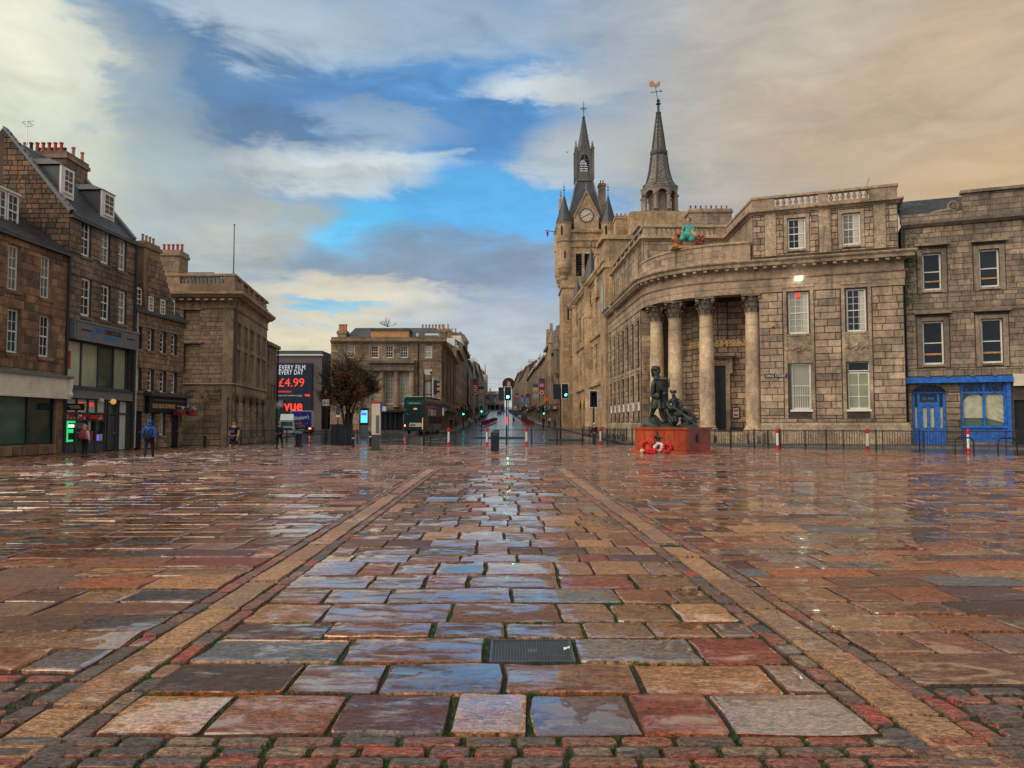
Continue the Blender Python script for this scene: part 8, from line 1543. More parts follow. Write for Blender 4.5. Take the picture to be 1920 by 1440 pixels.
# information totem
x, y = gpx(704.5, 844.5); t = thing('information_totem', 'tall cream information totem with red cap on a dark foot', 'totem', (x, y, 0)); hz_ = at(704, 757, y).z; MB().box(x - .26, x + .18, y, y + .32, .02, .95).build('foot', 'dark_grey', t); MB().box(x - .27, x + .25, y - .02, y + .34, .953, hz_).build('cream_panel', 'cream_paint', t); MB().box(x - .26, x + .24, y - .01, y + .33, hz_ + .003, hz_ + .14).build('red_cap', 'red_paint', t)
MB().box(x + .0, x + .2, y - .035, y - .022, 1.05, 2.15).build('map_panel', 'grey_panel', t); MB().box(x + .255, x + .33, y + .05, y + .3, hz_ - .55, hz_ + .1).build('blue_edge', 'blue_paint', t)
mb = MB()
for i in range(300): a = R.uniform(0, 6.28); r_ = R.uniform(.2, .62); px_, py_ = x + r_ * math.cos(a), y + .15 + r_ * math.sin(a) * .5; mb.add([(px_ - .01, py_, 0), (px_ + .01, py_, 0), (px_ + R.uniform(-.03, .03), py_, R.uniform(.04, .1))], [(0, 1, 2)])
g_ = mb.build('weeds', 'grass_blade'); g_['kind'] = 'stuff'; g_['label'] = 'green weeds round the foot of the information totem'
# digital kiosk
Y = 80.0; x = (683 - 960) / FPX * Y; zk0, zk1 = at(683, 798, Y).z, at(683, 765, Y).z; t = thing('digital_kiosk', 'street advertising screen glowing light blue on a grey stand', 'kiosk', (x, Y, gz(Y))); MB().box(x - .37, x + .37, Y, Y + .25, gz(Y), zk0 + .08).build('stand', 'grey_trim', t); MB().box(x - .42, x + .42, Y - .02, Y + .27, zk0 + .083, zk1).build('casing', 'black_paint', t); sc_ = MB().box(x - .35, x + .35, Y - .04, Y - .022, zk0 + .3, zk1 - .25).build('screen', 'kiosk_screen', t); MB().box(x - .28, x + .28, Y - .055, Y - .042, zk1 - .75, zk1 - .5).build('screen_text_panel', 'kiosk_violet', t)
# signs
def zone(label, u, v0, v1, Y, w_, m, txt=None, mt='letter_dark', post=True, shape='box', name='road_sign'):
    p, q = at(u, v0, Y), at(u, v1, Y); t = thing(name, label, 'sign', (p.x, Y, gz(Y)))
    if shape == 'box': pl = MB().box(p.x - w_ / 2, p.x + w_ / 2, Y - .03, Y, q.z, p.z).build('plate', m, t)
    else: cz = (p.z + q.z) / 2; pl = MB().prism([(p.x + w_ / 2 * math.cos(2 * math.pi * i / 24), cz + w_ / 2 * math.sin(2 * math.pi * i / 24)) for i in range(24)], Y - .03, Y).build('plate', m, t)
    if txt: text(txt, (p.z - q.z) * .62, Matrix.Translation((p.x, Y - .045, q.z + (p.z - q.z) * .28)), mt, pl, width=w_ * .72)
    if post: MB().tube([(p.x, Y + .06, gz(Y) - .1), (p.x, Y + .06, p.z)], .04, 6).build('post', 'iron', t)
    return t
zone('pale square sign reading 51 on a dark post beside the tree', 611, 749, 761, 63, .55, 'cream_board', '51'); zone('round blue direction arrow sign left of the tree', 633.5, 768, 776, 70, .42, 'blue_paint', '→', 'letter_white', shape='disc'); zone('small orange sign panel below the blue arrow', 633.5, 778.5, 782, 69.5, .36, 'lamp_amber', post=False)
zone('small white sign plates on a post behind the totem', 720.5, 762, 771, 84, .45, 'letter_white', post=True); zone('blue round sign beside the bus', 835, 765, 771, 97, .45, 'blue_paint', '→', 'letter_white', shape='disc'); zone('white board on the corner shop wall beyond the bus', 829, 765, 779, 103, .5, 'cream_board', post=True)
# lamps left
def lamp(label, u, vt, Y, H=None, arm=.5):
    p = at(u, vt, Y); t = thing('street_lamp', label, 'street lamp', (p.x, Y, gz(Y)), 'street lamps'); MB().tube([(p.x + arm, Y, gz(Y)), (p.x + arm, Y, p.z), (p.x + arm * .7, Y, p.z + .25), (p.x + arm * .2, Y, p.z + .22), (p.x, Y, p.z)], .05, 6).build('post', 'iron', t); MB().lathe(p.x, Y, [(.25, p.z - .16), (.22, p.z - .05), (.08, p.z + .08)], 12).build('lamp_head', 'lamp_glass', t)
lamp('short street lamp right of the tree trunk', 671, 760, 82, arm=.55); lamp('street lamp half hidden in the tree leaves', 614, 734, 66, arm=.0); lamp('grey street lamp in front of the bus rear', 778, 700, 100, arm=.3) if False else None
p = at(276, 597, 50.5); t = thing('street_lamp', 'hooped wall lamp bracketed between the tenement and the pub', 'street lamp', tuple(p)); xw = -23.9; MB().tube([(p.x, 50.5, p.z), (p.x, 50.5, p.z + .5), (p.x - .15, 50.5, p.z + .8), (p.x - .5, 50.5, p.z + .85), (p.x - .75, 50.5, p.z + .5), (p.x - .75, 50.5, p.z - .2)], .03, 6).tube([(-23.9, 50.5, p.z - .7), (p.x - .5, 50.5, p.z - .7)], .04, 5).tube([(-23.9, 50.5, p.z - 1.3), (p.x - .75, 50.5, p.z - .7), (p.x - .75, 50.5, p.z)], .03, 5).build('bracket', 'grey_trim', t); MB().lathe(p.x, 50.5, [(.12, p.z - .5), (.32, p.z - .25), (.33, p.z - .1), (.18, p.z + .1), (.08, p.z + .2)], 14).build('lamp_head', 'grey_panel', t)
xx, yy_ = at(528, 700, 70).x, 70; t = thing('street_lamp', 'green glass globe lamp on the corner of the side street', 'street lamp', (at(521, 760, 72).x, 72, gz(72))); p = at(521.5, 760, 72); MB().tube([(p.x, 72, 0), (p.x, 72, p.z - .3)], .09, 6).build('post', 'teal_paint', t); MB().lathe(p.x, 72, [(.1, p.z - .4), (.28, p.z - .2), (.3, p.z), (.2, p.z + .15), (.03, p.z + .25)], 12).build('lamp_head', 'lamp_glass', t)
x_ = at(431, 760, 57.4).x; t = thing('street_lamp', 'thin black lamp post before the corner of the classical building', 'street lamp', (x_, 57, 0)); MB().tube([(x_, 57, 0), (x_, 57, 3.4)], .04, 6).lathe(x_, 57, [(.03, 3.4), (.12, 3.5), (.03, 3.65)], 8).build('post', 'iron', t)
# bike stands
bs = thing('cycle_stand', 'black hoop cycle stand near the blue shop, the left one', 'cycle stand', (0, 0, 0), 'black hoop cycle stands'); MB().tube([(-.52, 0, 0), (-.52, 0, .55), (-.47, 0, .72), (-.33, 0, .82), (.33, 0, .82), (.47, 0, .72), (.52, 0, .55), (.52, 0, 0)], .035, 8).build('hoop', 'iron', bs)
xb, yb = gpx(1804.5, 853.5); move(bs, (xb, yb - .2, 0), -.0, 1.0); bs.matrix_basis = Matrix.Translation((xb, yb - .2, 0)) @ Matrix.Diagonal((.92, 1, 1.1, 1)); xb, yb = gpx(1885, 855); b2_ = dup(bs, (0, 0, 0), 0, 'black hoop cycle stand near the blue shop, the right one'); b2_.matrix_basis = Matrix.Translation((xb, yb - .2, 0)) @ Matrix.Diagonal((.92, 1, 1.1, 1))
# bicycles
def bicycle():
    t = thing('bicycle', 'x', 'bicycle', (0, 0, 0), 'bicycles parked by the bank')
    for x in (-.5, .5): w_ = MB().ring((x, 0, .34), .31, .022, 'y', 20, 5).build('wheel', 'rubber', t); sp_ = MB(); [sp_.tube([(x, 0, .34), (x + .3 * math.cos(a * math.pi / 5), 0, .34 + .3 * math.sin(a * math.pi / 5))], .004, 3) for a in range(10)]; sp_.build('spokes', 'chrome', w_)
    MB().tube([(-.5, 0, .34), (-.05, 0, .32), (.36, 0, .78), (-.18, 0, .80), (-.05, 0, .32)], .018, 5).tube([(-.5, 0, .34), (-.18, 0, .80), (-.2, 0, .9)], .014, 5).tube([(.5, 0, .34), (.36, 0, .78), (.33, 0, .98)], .016, 5).build('bicycle_frame', 'iron', t); MB().ball((-.22, 0, .94), (.13, .06, .03), 8, 4).build('saddle', 'rubber', t); MB().tube([(.30, -.25, 1.0), (.33, 0, .99), (.30, .25, 1.0)], .014, 5).build('handlebar', 'rubber', t); return t
b0 = bicycle(); spots = [(1140, 66.5, 1.2), (1150, 66, 1.3), (1160, 65.5, 1.1), (1169, 65, 1.35), (1340, 58.6, 1.2), (1402, 58.0, 1.4)]
for i, (u, Y, rz_) in enumerate(spots):
    x = (u - 960) / FPX * Y; lab = ['dark bicycle in the row beside the memorial, furthest left', 'dark bicycle in the row beside the memorial, second from the left', 'dark bicycle in the row beside the memorial, third from the left', 'dark bicycle in the row beside the memorial, against the plinth', 'bicycle locked to the rail before the porch columns', 'bicycle leaning by the right hand porch column'][i]
    if i == 0: move(b0, (x, Y, .1), rz_); b0['label'] = lab
    else: dup(b0, (x, Y, .1), rz_, lab)
# hanging baskets
def basket(label, u, v, Y):
    c_ = at(u, v, Y); t = thing('hanging_basket', label, 'flower basket', tuple(c_)); MB().ball(tuple(c_), (.3, .3, .2), 10, 6).build('basket', 'dark_grey', t); mb = MB(); mw = MB(); ml = MB()
    for i in range(70): a = R.uniform(0, 6.28); r_ = R.uniform(.05, .42); mb.ball((c_.x + r_ * math.cos(a), Y + r_ * math.sin(a) * .7, c_.z + R.uniform(-.2, .12)), R.uniform(.05, .09), 5, 4)
    for i in range(45): a = R.uniform(0, 6.28); r_ = R.uniform(.05, .4); (mw if i % 2 else ml).ball((c_.x + r_ * math.cos(a), Y + r_ * math.sin(a) * .7, c_.z + R.uniform(.12, .38)), R.uniform(.03, .07), 5, 4)
    mb.build('red_flowers', 'flower_red', t); mw.build('white_flowers', 'flower_white', t); ml.build('leaves', 'basket_leaf', t); MB().tube([(c_.x, Y, c_.z), (c_.x, Y, c_.z + .7)], .012, 4).build('chain', 'iron', t)
basket('basket of red and white flowers under the pub fascia, the left of the two', 336, 772, 53.3); basket('basket of red and white flowers past the pub corner, the right of the two', 356, 772, 54.6)
# ================================================================ VEHICLES
def wheel(root, x, y, r=.48, w_=.25, name='wheel'): t = MB(Matrix.Translation((x, y, r)) @ Matrix.Rotation(math.pi / 2, 4, 'Y')).lathe(0, 0, [(r * .92, -w_ / 2), (r, -w_ / 2 + .03), (r, w_ / 2 - .03), (r * .92, w_ / 2)], 20).build(name, 'rubber', root); MB(Matrix.Translation((x, y, r)) @ Matrix.Rotation(math.pi / 2, 4, 'Y')).lathe(0, 0, [(r * .55, -w_ / 2 - .01), (r * .55, w_ / 2 + .01)], 12).build('rim', 'chrome', t)
bus = thing('double_decker_bus', 'dark green double decker bus seen from behind in front of the corner block', 'bus', (0, 0, 0)); BWd, BL_, BH = 2.5, 10.6, 4.3
prf = [(-1.25, .35), (1.25, .35), (1.25, 3.9), (1.18, 4.15), (.95, 4.3), (-.95, 4.3), (-1.18, 4.15), (-1.25, 3.9)]
MB().prism(prf, 0, BL_).build('body', 'bus_green', bus); MB().box(-1.0, 1.0, -.03, -.002, 3.35, 3.85).build('rear_upper_window', 'pane_teal', bus); text('100% electric', .2, Matrix.Translation((0, -.05, 3.5)), 'letter_white', bus, width=1.3); MB().box(-.95, .95, -.03, -.002, 1.95, 2.2).build('rear_grille', 'black_paint', bus)
MB().box(-.12, .28, -.04, -.002, 2.82, 3.0).build('route_display', 'lamp_amber', bus); MB().box(-.6, .9, -.04, -.002, .85, 1.3).build('number_and_advert_panel', 'cream_board', bus); MB().box(-.5, .1, -.055, -.042, .95, 1.15).build('advert_print', 'poster_red', bus); MB().box(.9, 1.15, -.05, -.002, .55, 1.9).build('warning_stripe', 'lamp_amber', bus)
for sx in (-1, 1): MB().ball((sx * 1.12, -.03, 1.0), (.07, .04, .13), 8, 6).build('tail_light', 'lamp_red', bus)
MB().box(-1.18, -1.0, -.04, -.002, 2.75, 2.9).box(-.95, -.7, -.04, -.002, 2.28, 2.36).build('small_marker', 'grey_trim', bus); MB().box(-1.2, 1.2, -.06, -.002, .4, .55).build('bumper', 'black_paint', bus)
MB().box(-1.24, 1.24, .5, BL_ + .01, 4.302, 4.38).build('roof_pod', 'vehicle_white', bus)
for i in range(7): y0 = .8 + i * 1.36; MB().box(1.252, 1.27, y0, y0 + 1.25, 2.95, 3.85).build('side_window', 'pane_dark', bus); (MB().box(1.252, 1.27, y0, y0 + 1.25, 1.25, 2.1).build('side_window', 'pane_dark', bus) if i not in (0,) else None)
MB().box(1.252, 1.275, 1.6, 6.2, 2.2, 2.9).build('side_advert', 'cream_board', bus); MB().box(1.276, 1.285, 1.9, 2.8, 2.3, 2.8).box(1.276, 1.285, 4.6, 5.4, 2.25, 2.85).build('advert_picture', 'poster_red', bus); MB().box(1.252, 1.275, 4.5, 9.6, .5, 1.2).build('side_panel', 'grey_panel', bus)
for y_ in (2.2, 8.2):
    for sx in (-1, 1): wheel(bus, sx * 1.12, y_)
bus.location = ((777.5 - 960) / FPX * 88.5, 88.5, gz(91)); bus.rotation_euler.z = math.radians(-5.5)
tr = thing('bread_truck', 'blue box truck lettered with a white signature, seen from behind with red tail lights', 'truck', (0, 0, 0)); MB().box(-1.2, 1.2, 0, 6.2, .8, 2.7).build('box_body', 'vehicle_white', tr); rp = MB(Matrix.Translation((0, 0, -.4)) @ Matrix.Diagonal((1, 1, .93, 1))).box(-1.15, 1.15, -.03, -.002, 1.2, 3.28).build('rear_door', 'truck_blue', tr)
text("Graham's", .62, Matrix.Translation((.05, -.06, 1.75)) @ Matrix.Rotation(-.12, 4, 'Y'), 'letter_white', rp, width=1.7, shear=.4)
for (x, z) in ((-.95, 3.0), (-.2, 3.05), (.9, 3.1), (-.9, 2.1), (-.2, 2.15), (.95, 2.25), (.6, 1.75)): MB().box(x - .13, x + .13, -.05, -.032, z * .93 - .4, z * .93 - .35).build('small_print', 'grey_trim', rp)
lo = MB()
for (x, z, r_) in ((-.55, 1.62, .26), (-.1, 1.66, .26), (.25, 1.38, .2), (-.85, 1.32, .2), (-.4, 1.3, .18), (.0, 1.32, .2)): lo.ball((x, -.05, z - .45), (r_, .03, r_ * .8), 12, 6)
lo.build('loaf_picture', 'loaf', rp); MB().box(-1.2, 1.2, -.02, 6.1, .4, .79).build('chassis', 'black_paint', tr); MB().box(-1.1, 1.1, 6.3, 8.0, .5, 2.3).build('cab', 'vehicle_white', tr); MB().box(-1.22, 1.22, -.04, 6.2, 2.703, 2.76).build('roof', 'vehicle_white', tr)
for sx in (-1, 1): MB().ball((sx * .98, -.06, .66), (.14, .05, .1), 8, 6).build('tail_light', 'lamp_red', tr); wheel(tr, sx * 1.0, 1.3, .42); wheel(tr, sx * 1.0, 6.8, .42)
MB().box(-.3, .35, -.06, -.03, .45, .56).build('number_plate', 'cream_board', tr); tr.location = ((565.5 - 960) / FPX * 90, 90, gz(90)); tr.rotation_euler.z = math.radians(11.5)
vn = thing('white_van', 'white van with a roof deflector standing left of the blue bread truck', 'van', (0, 0, 0))
MB().prism([(-1.0, .35), (1.0, .35), (1.0, 1.2), (.85, 2.0), (-.85, 2.0), (-1.0, 1.2)], 0, 4.8).build('body', 'vehicle_white', vn); MB().prism([(-.82, 1.25), (.82, 1.25), (.74, 1.85), (-.74, 1.85)], -.03, -.002).build('windscreen', 'pane_teal', vn); MB().add([(-.9, -.0, 2.05), (.9, -.0, 2.05), (.85, 1.4, 2.9), (-.85, 1.4, 2.9), (-.85, 1.6, 2.02), (.85, 1.6, 2.02)], [(0, 1, 2, 3), (4, 3, 2, 5), (0, 3, 4), (1, 5, 2), (0, 4, 5, 1)]).build('roof_deflector', 'vehicle_white', vn); MB().box(-.8, .8, -.05, -.002, .75, 1.0).build('grille', 'black_paint', vn)
for sx in (-1, 1): MB().ball((sx * .82, -.02, .9), (.13, .05, .1), 8, 5).build('headlight', 'lamp_glass', vn); wheel(vn, sx * .9, .9, .34, .2); wheel(vn, sx * .9, 3.9, .34, .2); MB().box(sx * 1.15 - .1, sx * 1.15 + .1, .3, .38, 1.2, 1.5).build('wing_mirror', 'black_paint', vn)
MB().box(-.26, .26, -.06, -.02, .5, .61).build('number_plate', 'letter_white', vn); vn.scale = (.82, .82, .82); vn.location = ((538 - 960) / FPX * 86, 86, gz(86)); vn.rotation_euler.z = math.radians(14)
lr = thing('white_lorry', 'pale lorry queuing far up the street', 'lorry', (0, 0, 0)); MB().box(-1.25, 1.25, 0, 7, .9, 3.4).build('box_body', 'vehicle_white', lr); MB().box(-1.25, 1.25, -.02, 7, .3, .88).build('chassis', 'rubber', lr); MB().box(-1.1, 1.1, -.05, -.01, 1.5, 1.7).build('blue_stripe', 'truck_blue', lr)
for sx in (-1, 1): wheel(lr, sx * 1.0, 1.3, .45)
lr.location = ((967 - 960) / FPX * 420, 420, gz(420)); dup(lr, ((975 - 960) / FPX * 450, 450, gz(450)), 0, 'second pale lorry just beyond the first far up the street')
for i, (u, Y, c_) in enumerate(((941, 330, 'vehicle_white'), (936, 300, 'dark_grey'), (958, 380, 'dark_grey'), (944, 400, 'navy'), (984, 250, 'dark_grey')) + tuple((960 + FPX * (LX(q) + 3.3) / q if k % 2 else 960 + FPX * (RX(q) - 4.4) / q, q, ('dark_grey', 'navy', 'vehicle_white', 'cloth_maroon', 'rubber')[k % 5]) for k, q in enumerate(range(205, 420, 15)))):
    t = thing('parked_car', ['white car far up the street, left lane', 'dark grey car behind the white one in the left lane', 'small dark car in the middle of the far street', 'navy car far beyond the others in the left lane', 'dark car at the right kerb of the far street'][i] if i < 5 else 'distant car in the line parked at the %s kerb of the far street' % ('right', 'left')[(i - 5) % 2], 'car', (0, 0, 0), None if i < 5 else 'cars parked along the far kerbs'); MB().prism([(-.85, .3), (.85, .3), (.85, .85), (-.85, .85)], 0, 4.2).build('body', c_, t); MB().add([(-.8, .4, .85), (.8, .4, .85), (.8, 3.6, .85), (-.8, 3.6, .85), (-.62, 1.0, 1.42), (.62, 1.0, 1.42), (.62, 2.9, 1.42), (-.62, 2.9, 1.42)], [(0, 1, 5, 4), (1, 2, 6, 5), (2, 3, 7, 6), (3, 0, 4, 7), (4, 5, 6, 7)]).build('cabin', 'pane_dark', t)
    for sx in (-1, 1): wheel(t, sx * .75, .9, .32, .2); wheel(t, sx * .75, 3.3, .32, .2); MB().box(sx * .65 - .1, sx * .65 + .1, -.03, -.002, .62, .74).build('tail_light', 'red_paint', t)
    t.location = ((u - 960) / FPX * Y, Y, gz(Y))
# ================================================================ TREE
YTr = 66.0; tx = (652 - 960) / FPX * YTr; tree = thing('autumn_tree', 'leafy tree turning orange and brown in front of the stone corner block', 'tree', (tx, YTr, gz(YTr))); Zr = lambda v: at(652, v, YTr).z
tb = MB(); tips = []
def branch(p, d, L, r, lev):
    n = 4; pts = [p]; q = Vector(p); dd = Vector(d)
    for i in range(n): dd = (dd + Vector((R.gauss(0, .10), R.gauss(0, .10), R.gauss(.05, .06)))).normalized(); q = q + dd * (L / n); pts.append(q.copy()); (tips.append(q.copy()) if lev >= 2 else None)
    tb.tube(pts, [r * (1 - .5 * i / n) for i in range(n + 1)], 6 if lev < 2 else 4)
    if lev < 3:
        for k in range(5 if lev else 9):
            a = R.uniform(0, 6.28); t_ = R.uniform(.35, 1); base = Vector(pts[min(n, int(t_ * n))]); e = R.uniform(.35, 1.05); nd = (dd * math.cos(e) + Vector((math.cos(a), math.sin(a), .15)) * math.sin(e)).normalized(); branch(base, nd, L * R.uniform(.5, .75), r * .5, lev + 1)
z0 = gz(YTr)
for k in range(4): a = k * 1.6 + .3; o = Vector((tx + .16 * math.cos(a), YTr + .16 * math.sin(a), z0)); tb.tube([o, o + Vector((.05 * math.cos(a), .05 * math.sin(a), 1.0)), o + Vector((.22 * math.cos(a), .2 * math.sin(a), 2.3))], [.13, .11, .10], 7); branch(o + Vector((.22 * math.cos(a), .2 * math.sin(a), 2.3)), (math.cos(a) * .38, math.sin(a) * .38, 1), 2.6, .10, 0)
branch(Vector((tx, YTr, z0 + 2.0)), (0, 0, 1), 3.6, .11, 0); tb.build('trunk', 'bark', tree)
lf = MB(); cen = Vector((tx + .05, YTr, (Zr(772) + Zr(655)) / 2 - .35)); hx, hzz = 2.45, (Zr(652) - Zr(776)) / 2
def inside(p):
    q = p - cen; zz = q.z / hzz; w_ = hx * (1.0 if zz < -.1 else 1.0 - .5 * (zz + .1)); lump = .93 + .3 * math.sin(3.1 * math.atan2(q.y, q.x) + 4 * zz) + .16 * math.sin(9 * zz + 5 * math.atan2(q.y, q.x)); return (q.x ** 2 + q.y ** 2) / (w_ * lump) ** 2 + zz ** 2 < 1.0
tips = [t for t in tips if inside(t)]
cl_ = []
while len(cl_) < 330:
    p = cen + Vector((R.uniform(-hx, hx), R.uniform(-hx, hx), R.uniform(-hzz, hzz)))
    if inside(p) and (p - cen).length > .5 * R.random() * 2.2: cl_.append(p)
srcs = tips + cl_
for t in srcs:
    for _ in range(26 if t in () else R.randint(5, 17)):
        p = t + Vector((R.gauss(0, .16), R.gauss(0, .16), R.gauss(0, .13))); s_ = R.uniform(.035, .075); u_ = Vector((R.gauss(0, 1), R.gauss(0, 1), R.gauss(0, .6))).normalized(); v_ = u_.cross(Vector((R.gauss(0, 1), R.gauss(0, 1), R.gauss(0, 1)))).normalized()
        lf.add([tuple(p - u_ * s_), tuple(p + v_ * s_ * .7), tuple(p + u_ * s_), tuple(p - v_ * s_ * .7)], [(0, 1, 2, 3)])
lf.build('crown', 'autumn_leaf', tree)
# ================================================================ WAR MEMORIAL
mx0, my0 = gpx(1186, 848.5); mx1, my1 = gpx(1285, 851.5); mdx = Vector((mx1 - mx0, my1 - my0)).normalized()
ang = math.atan2(at(1285, 851, 1).y * 0 + (my1 - my0), mx1 - mx0); frM = Fr((mx0, my0, 0), (mx1 - mx0, my1 - my0)); ML = math.hypot(mx1 - mx0, my1 - my0); MD = 2.6
xr, yr = gpx(1332, 849.0)
MP = thing('memorial_plinth', 'red polished granite plinth of the soldiers memorial', 'plinth', (mx0, my0, 0)); hM = 1.42
MB(frM.M).box(.1, ML - .02, .12, MD, .16, hM - .12).build('plinth_block', 'red_granite', MP); MB(frM.M).box(-.08, ML + .16, -.06, MD + .2, 0, .155).build('base_step', 'red_granite', MP); MB(frM.M).box(0, ML + .08, .02, MD + .1, hM - .117, hM).build('cap_slab', 'red_granite', MP)
for i in range(5): a = .14 + (ML - .2) * i / 5; MB(frM.M).box(a, a + (ML - .2) / 5 - .02, .09, .118, .18, hM - .14).build('facing_slab', 'red_granite', MP)
for i in range(2): MB(frM.M).box(ML - .018, ML + .01, .14 + i * 1.22, .14 + i * 1.22 + 1.2, .18, hM - .14).build('facing_slab', 'red_granite', MP)
em = MB(frM.M); ex, ez = ML * .5 - .05, .86; em.ball((ex, .06, ez), (.14, .05, .14), 8, 6, .1); em.tube([(ex - .25, .06, ez + .02), (ex, .05, ez + .06), (ex + .28, .06, ez)], [.03, .07, .03], 5); em.tube([(ex - .05, .06, ez + .1), (ex - .03, .06, ez + .33)], [.05, .02], 5); em.box(ex - .12, ex + .14, .04, .085, ez - .16, ez - .1); em.build('bronze_emblem', 'bronze', MP); MB(frM.M).prism([(0, 0)], 0, 0) if False else None
fq = Fr(tuple(frM.at(ML + .01)), Vector((-frM.d.y, frM.d.x))); MB(fq.M).prism([(1.1, .6), (1.3, .6), (1.34, .8), (1.3, 1.02), (1.2, 1.08), (1.1, 1.02), (1.06, .8)], -.04, -.003).build('bronze_emblem', 'bronze', MP)
ST = thing('soldiers_statue', 'bronze statue of a standing kilted soldier and a kneeling soldier with rifle on rocks', 'statue', tuple(frM.at(ML / 2, hM, -1.3)))
Sx = lambda u: None
def sp(u, v, dep=1.3):    # pixel of the photograph -> point on the statue's own upright plane
    f_ = Fr(tuple(frM.at(0, 0, -dep)), frM.d); a, z = f_.px(u, v); p = f_.at(a, z); return (p.x, p.y, p.z)
def spr(u, v, r, dep=1.3): return (*sp(u, v, dep), r)
k = 1.0
rk = MB()
def rocks():
    nx, ny = 40, 18; vs = []; f_ = frM
    for j in range(ny + 1):
        for i in range(nx + 1):
            a = .1 + (ML - .2) * i / nx; d = .3 + (MD - .5) * j / ny; s_ = i / nx; t_ = j / ny
            h = .55 * math.exp(-((s_ - .13) / .12) ** 2) * math.sin(math.pi * t_) + .12 * math.sin(math.pi * t_) * (1 if s_ < .95 else .4) + .06 * math.sin(s_ * 23 + t_ * 9) * math.sin(math.pi * t_) + R.uniform(-.03, .03) * (1 if 0 < t_ < 1 else 0)
            e = min(1, min(s_, 1 - s_) * 12) * min(1, min(t_, 1 - t_) * 6); p = f_.at(a, hM + max(0, h * e) + .01, -d); vs.append(tuple(p))
    rk.add(vs, [(j * (nx + 1) + i, j * (nx + 1) + i + 1, (j + 1) * (nx + 1) + i + 1, (j + 1) * (nx + 1) + i) for j in range(ny) for i in range(nx)])
rocks(); rk.build('rock_base', 'bronze_rock', ST)
# standing soldier, seen from behind his right shoulder, head turned left
A = ST
skinmesh('standing_soldier', [spr(1237, 752, (.34, .28)), spr(1237, 740, (.32, .26)), spr(1238, 726, (.38, .30)), spr(1237, 716, (.34, .26)), spr(1232, 709, .19), spr(1230, 702, .21), spr(1230, 695, .22), spr(1227, 717, .21, 1.1), spr(1225, 730, .17, 1.0), spr(1223, 742, .14, .95), spr(1228, 745, .11, .85), spr(1249, 717, .2, 1.5), spr(1254, 726, .14, 1.6), spr(1251, 718, .1, 1.5), spr(1241, 760, .24, 1.35), spr(1240, 773, .17, 1.35), spr(1244, 783, .13, 1.35), spr(1247, 790, .11, 1.35), spr(1240, 793, .09, 1.25), spr(1229, 760, .24, 1.2), spr(1224, 770, .16, 1.15), spr(1223, 776, .12, 1.15), spr(1221, 781, .11, 1.15), spr(1216, 783, .08, 1.1)],
         [(0, 1), (1, 2), (2, 3), (3, 4), (4, 5), (5, 6), (3, 7), (7, 8), (8, 9), (9, 10), (3, 11), (11, 12), (12, 13), (0, 14), (14, 15), (15, 16), (16, 17), (17, 18), (0, 19), (19, 20), (20, 21), (21, 22), (22, 23)], 'bronze', A, 2)
bn = MB(); 
for (u, v, r_) in ((1228, 697, .17), (1229, 693, .18), (1231, 692, .17), (1225.5, 694, .14), (1225, 696, .12), (1233.5, 692, .13), (1234, 698, .11), (1224, 701, .07), (1224.5, 706, .05)):
    for _ in range(3): p = sp(u, v); bn.ball((p[0] + R.uniform(-.05, .05), p[1] + R.uniform(-.05, .05), p[2] + R.uniform(-.05, .05)), r_ * 1.1, 8, 6, .12)
bn.build('feather_bonnet', 'bronze', A)
f_ = Fr(tuple(frM.at(0, 0, -1.15)), frM.d); a0, z0_ = f_.px(1235, 733); a1, z1_ = f_.px(1251, 712); kb = MB(f_.M); kb.box(a0, a1, -.25, .12, z0_, z1_ - .05); kb.tube([(a0 - .1, -.15, z1_ + .02), ((a0 + a1) / 2, -.2, z1_ + .06), (a1 + .08, -.15, z1_ + .0)], .12, 8); kb.box(a0 + .04, a1 - .04, -.32, -.25, z0_ + .08, z1_ - .2); kb.ball((a0 - .02, -.2, z0_ - .3), (.26, .12, .2), 10, 7, .06); kb.ball((a1 - .1, -.1, z0_ - .2), (.14, .16, .18), 8, 6, .08); kb.tube([(a1 + .12, 0, z0_ + .2), (a1 + .14, 0, z1_ + .05)], .035, 6); kb.build('knapsack', 'bronze', A)
kl = MB(); c0_ = sp(1235, 748); 
n = 28; vs = []
for j, (dz_, rx) in enumerate(((.2, .36), (-.05, .42), (-.28, .48), (-.55, .56))):
    for i in range(n): a = 2 * math.pi * i / n; r_ = rx * (1 + (.06 * j / 3) * (1 if i % 2 else -1)); vs.append((c0_[0] + r_ * math.cos(a), c0_[1] + r_ * .85 * math.sin(a), c0_[2] + dz_))
kl.add(vs, [(j * n + i, (j + 1) * n + i, (j + 1) * n + (i + 1) % n, j * n + (i + 1) % n) for j in range(3) for i in range(n)]); kl.build('kilt', 'bronze', A)
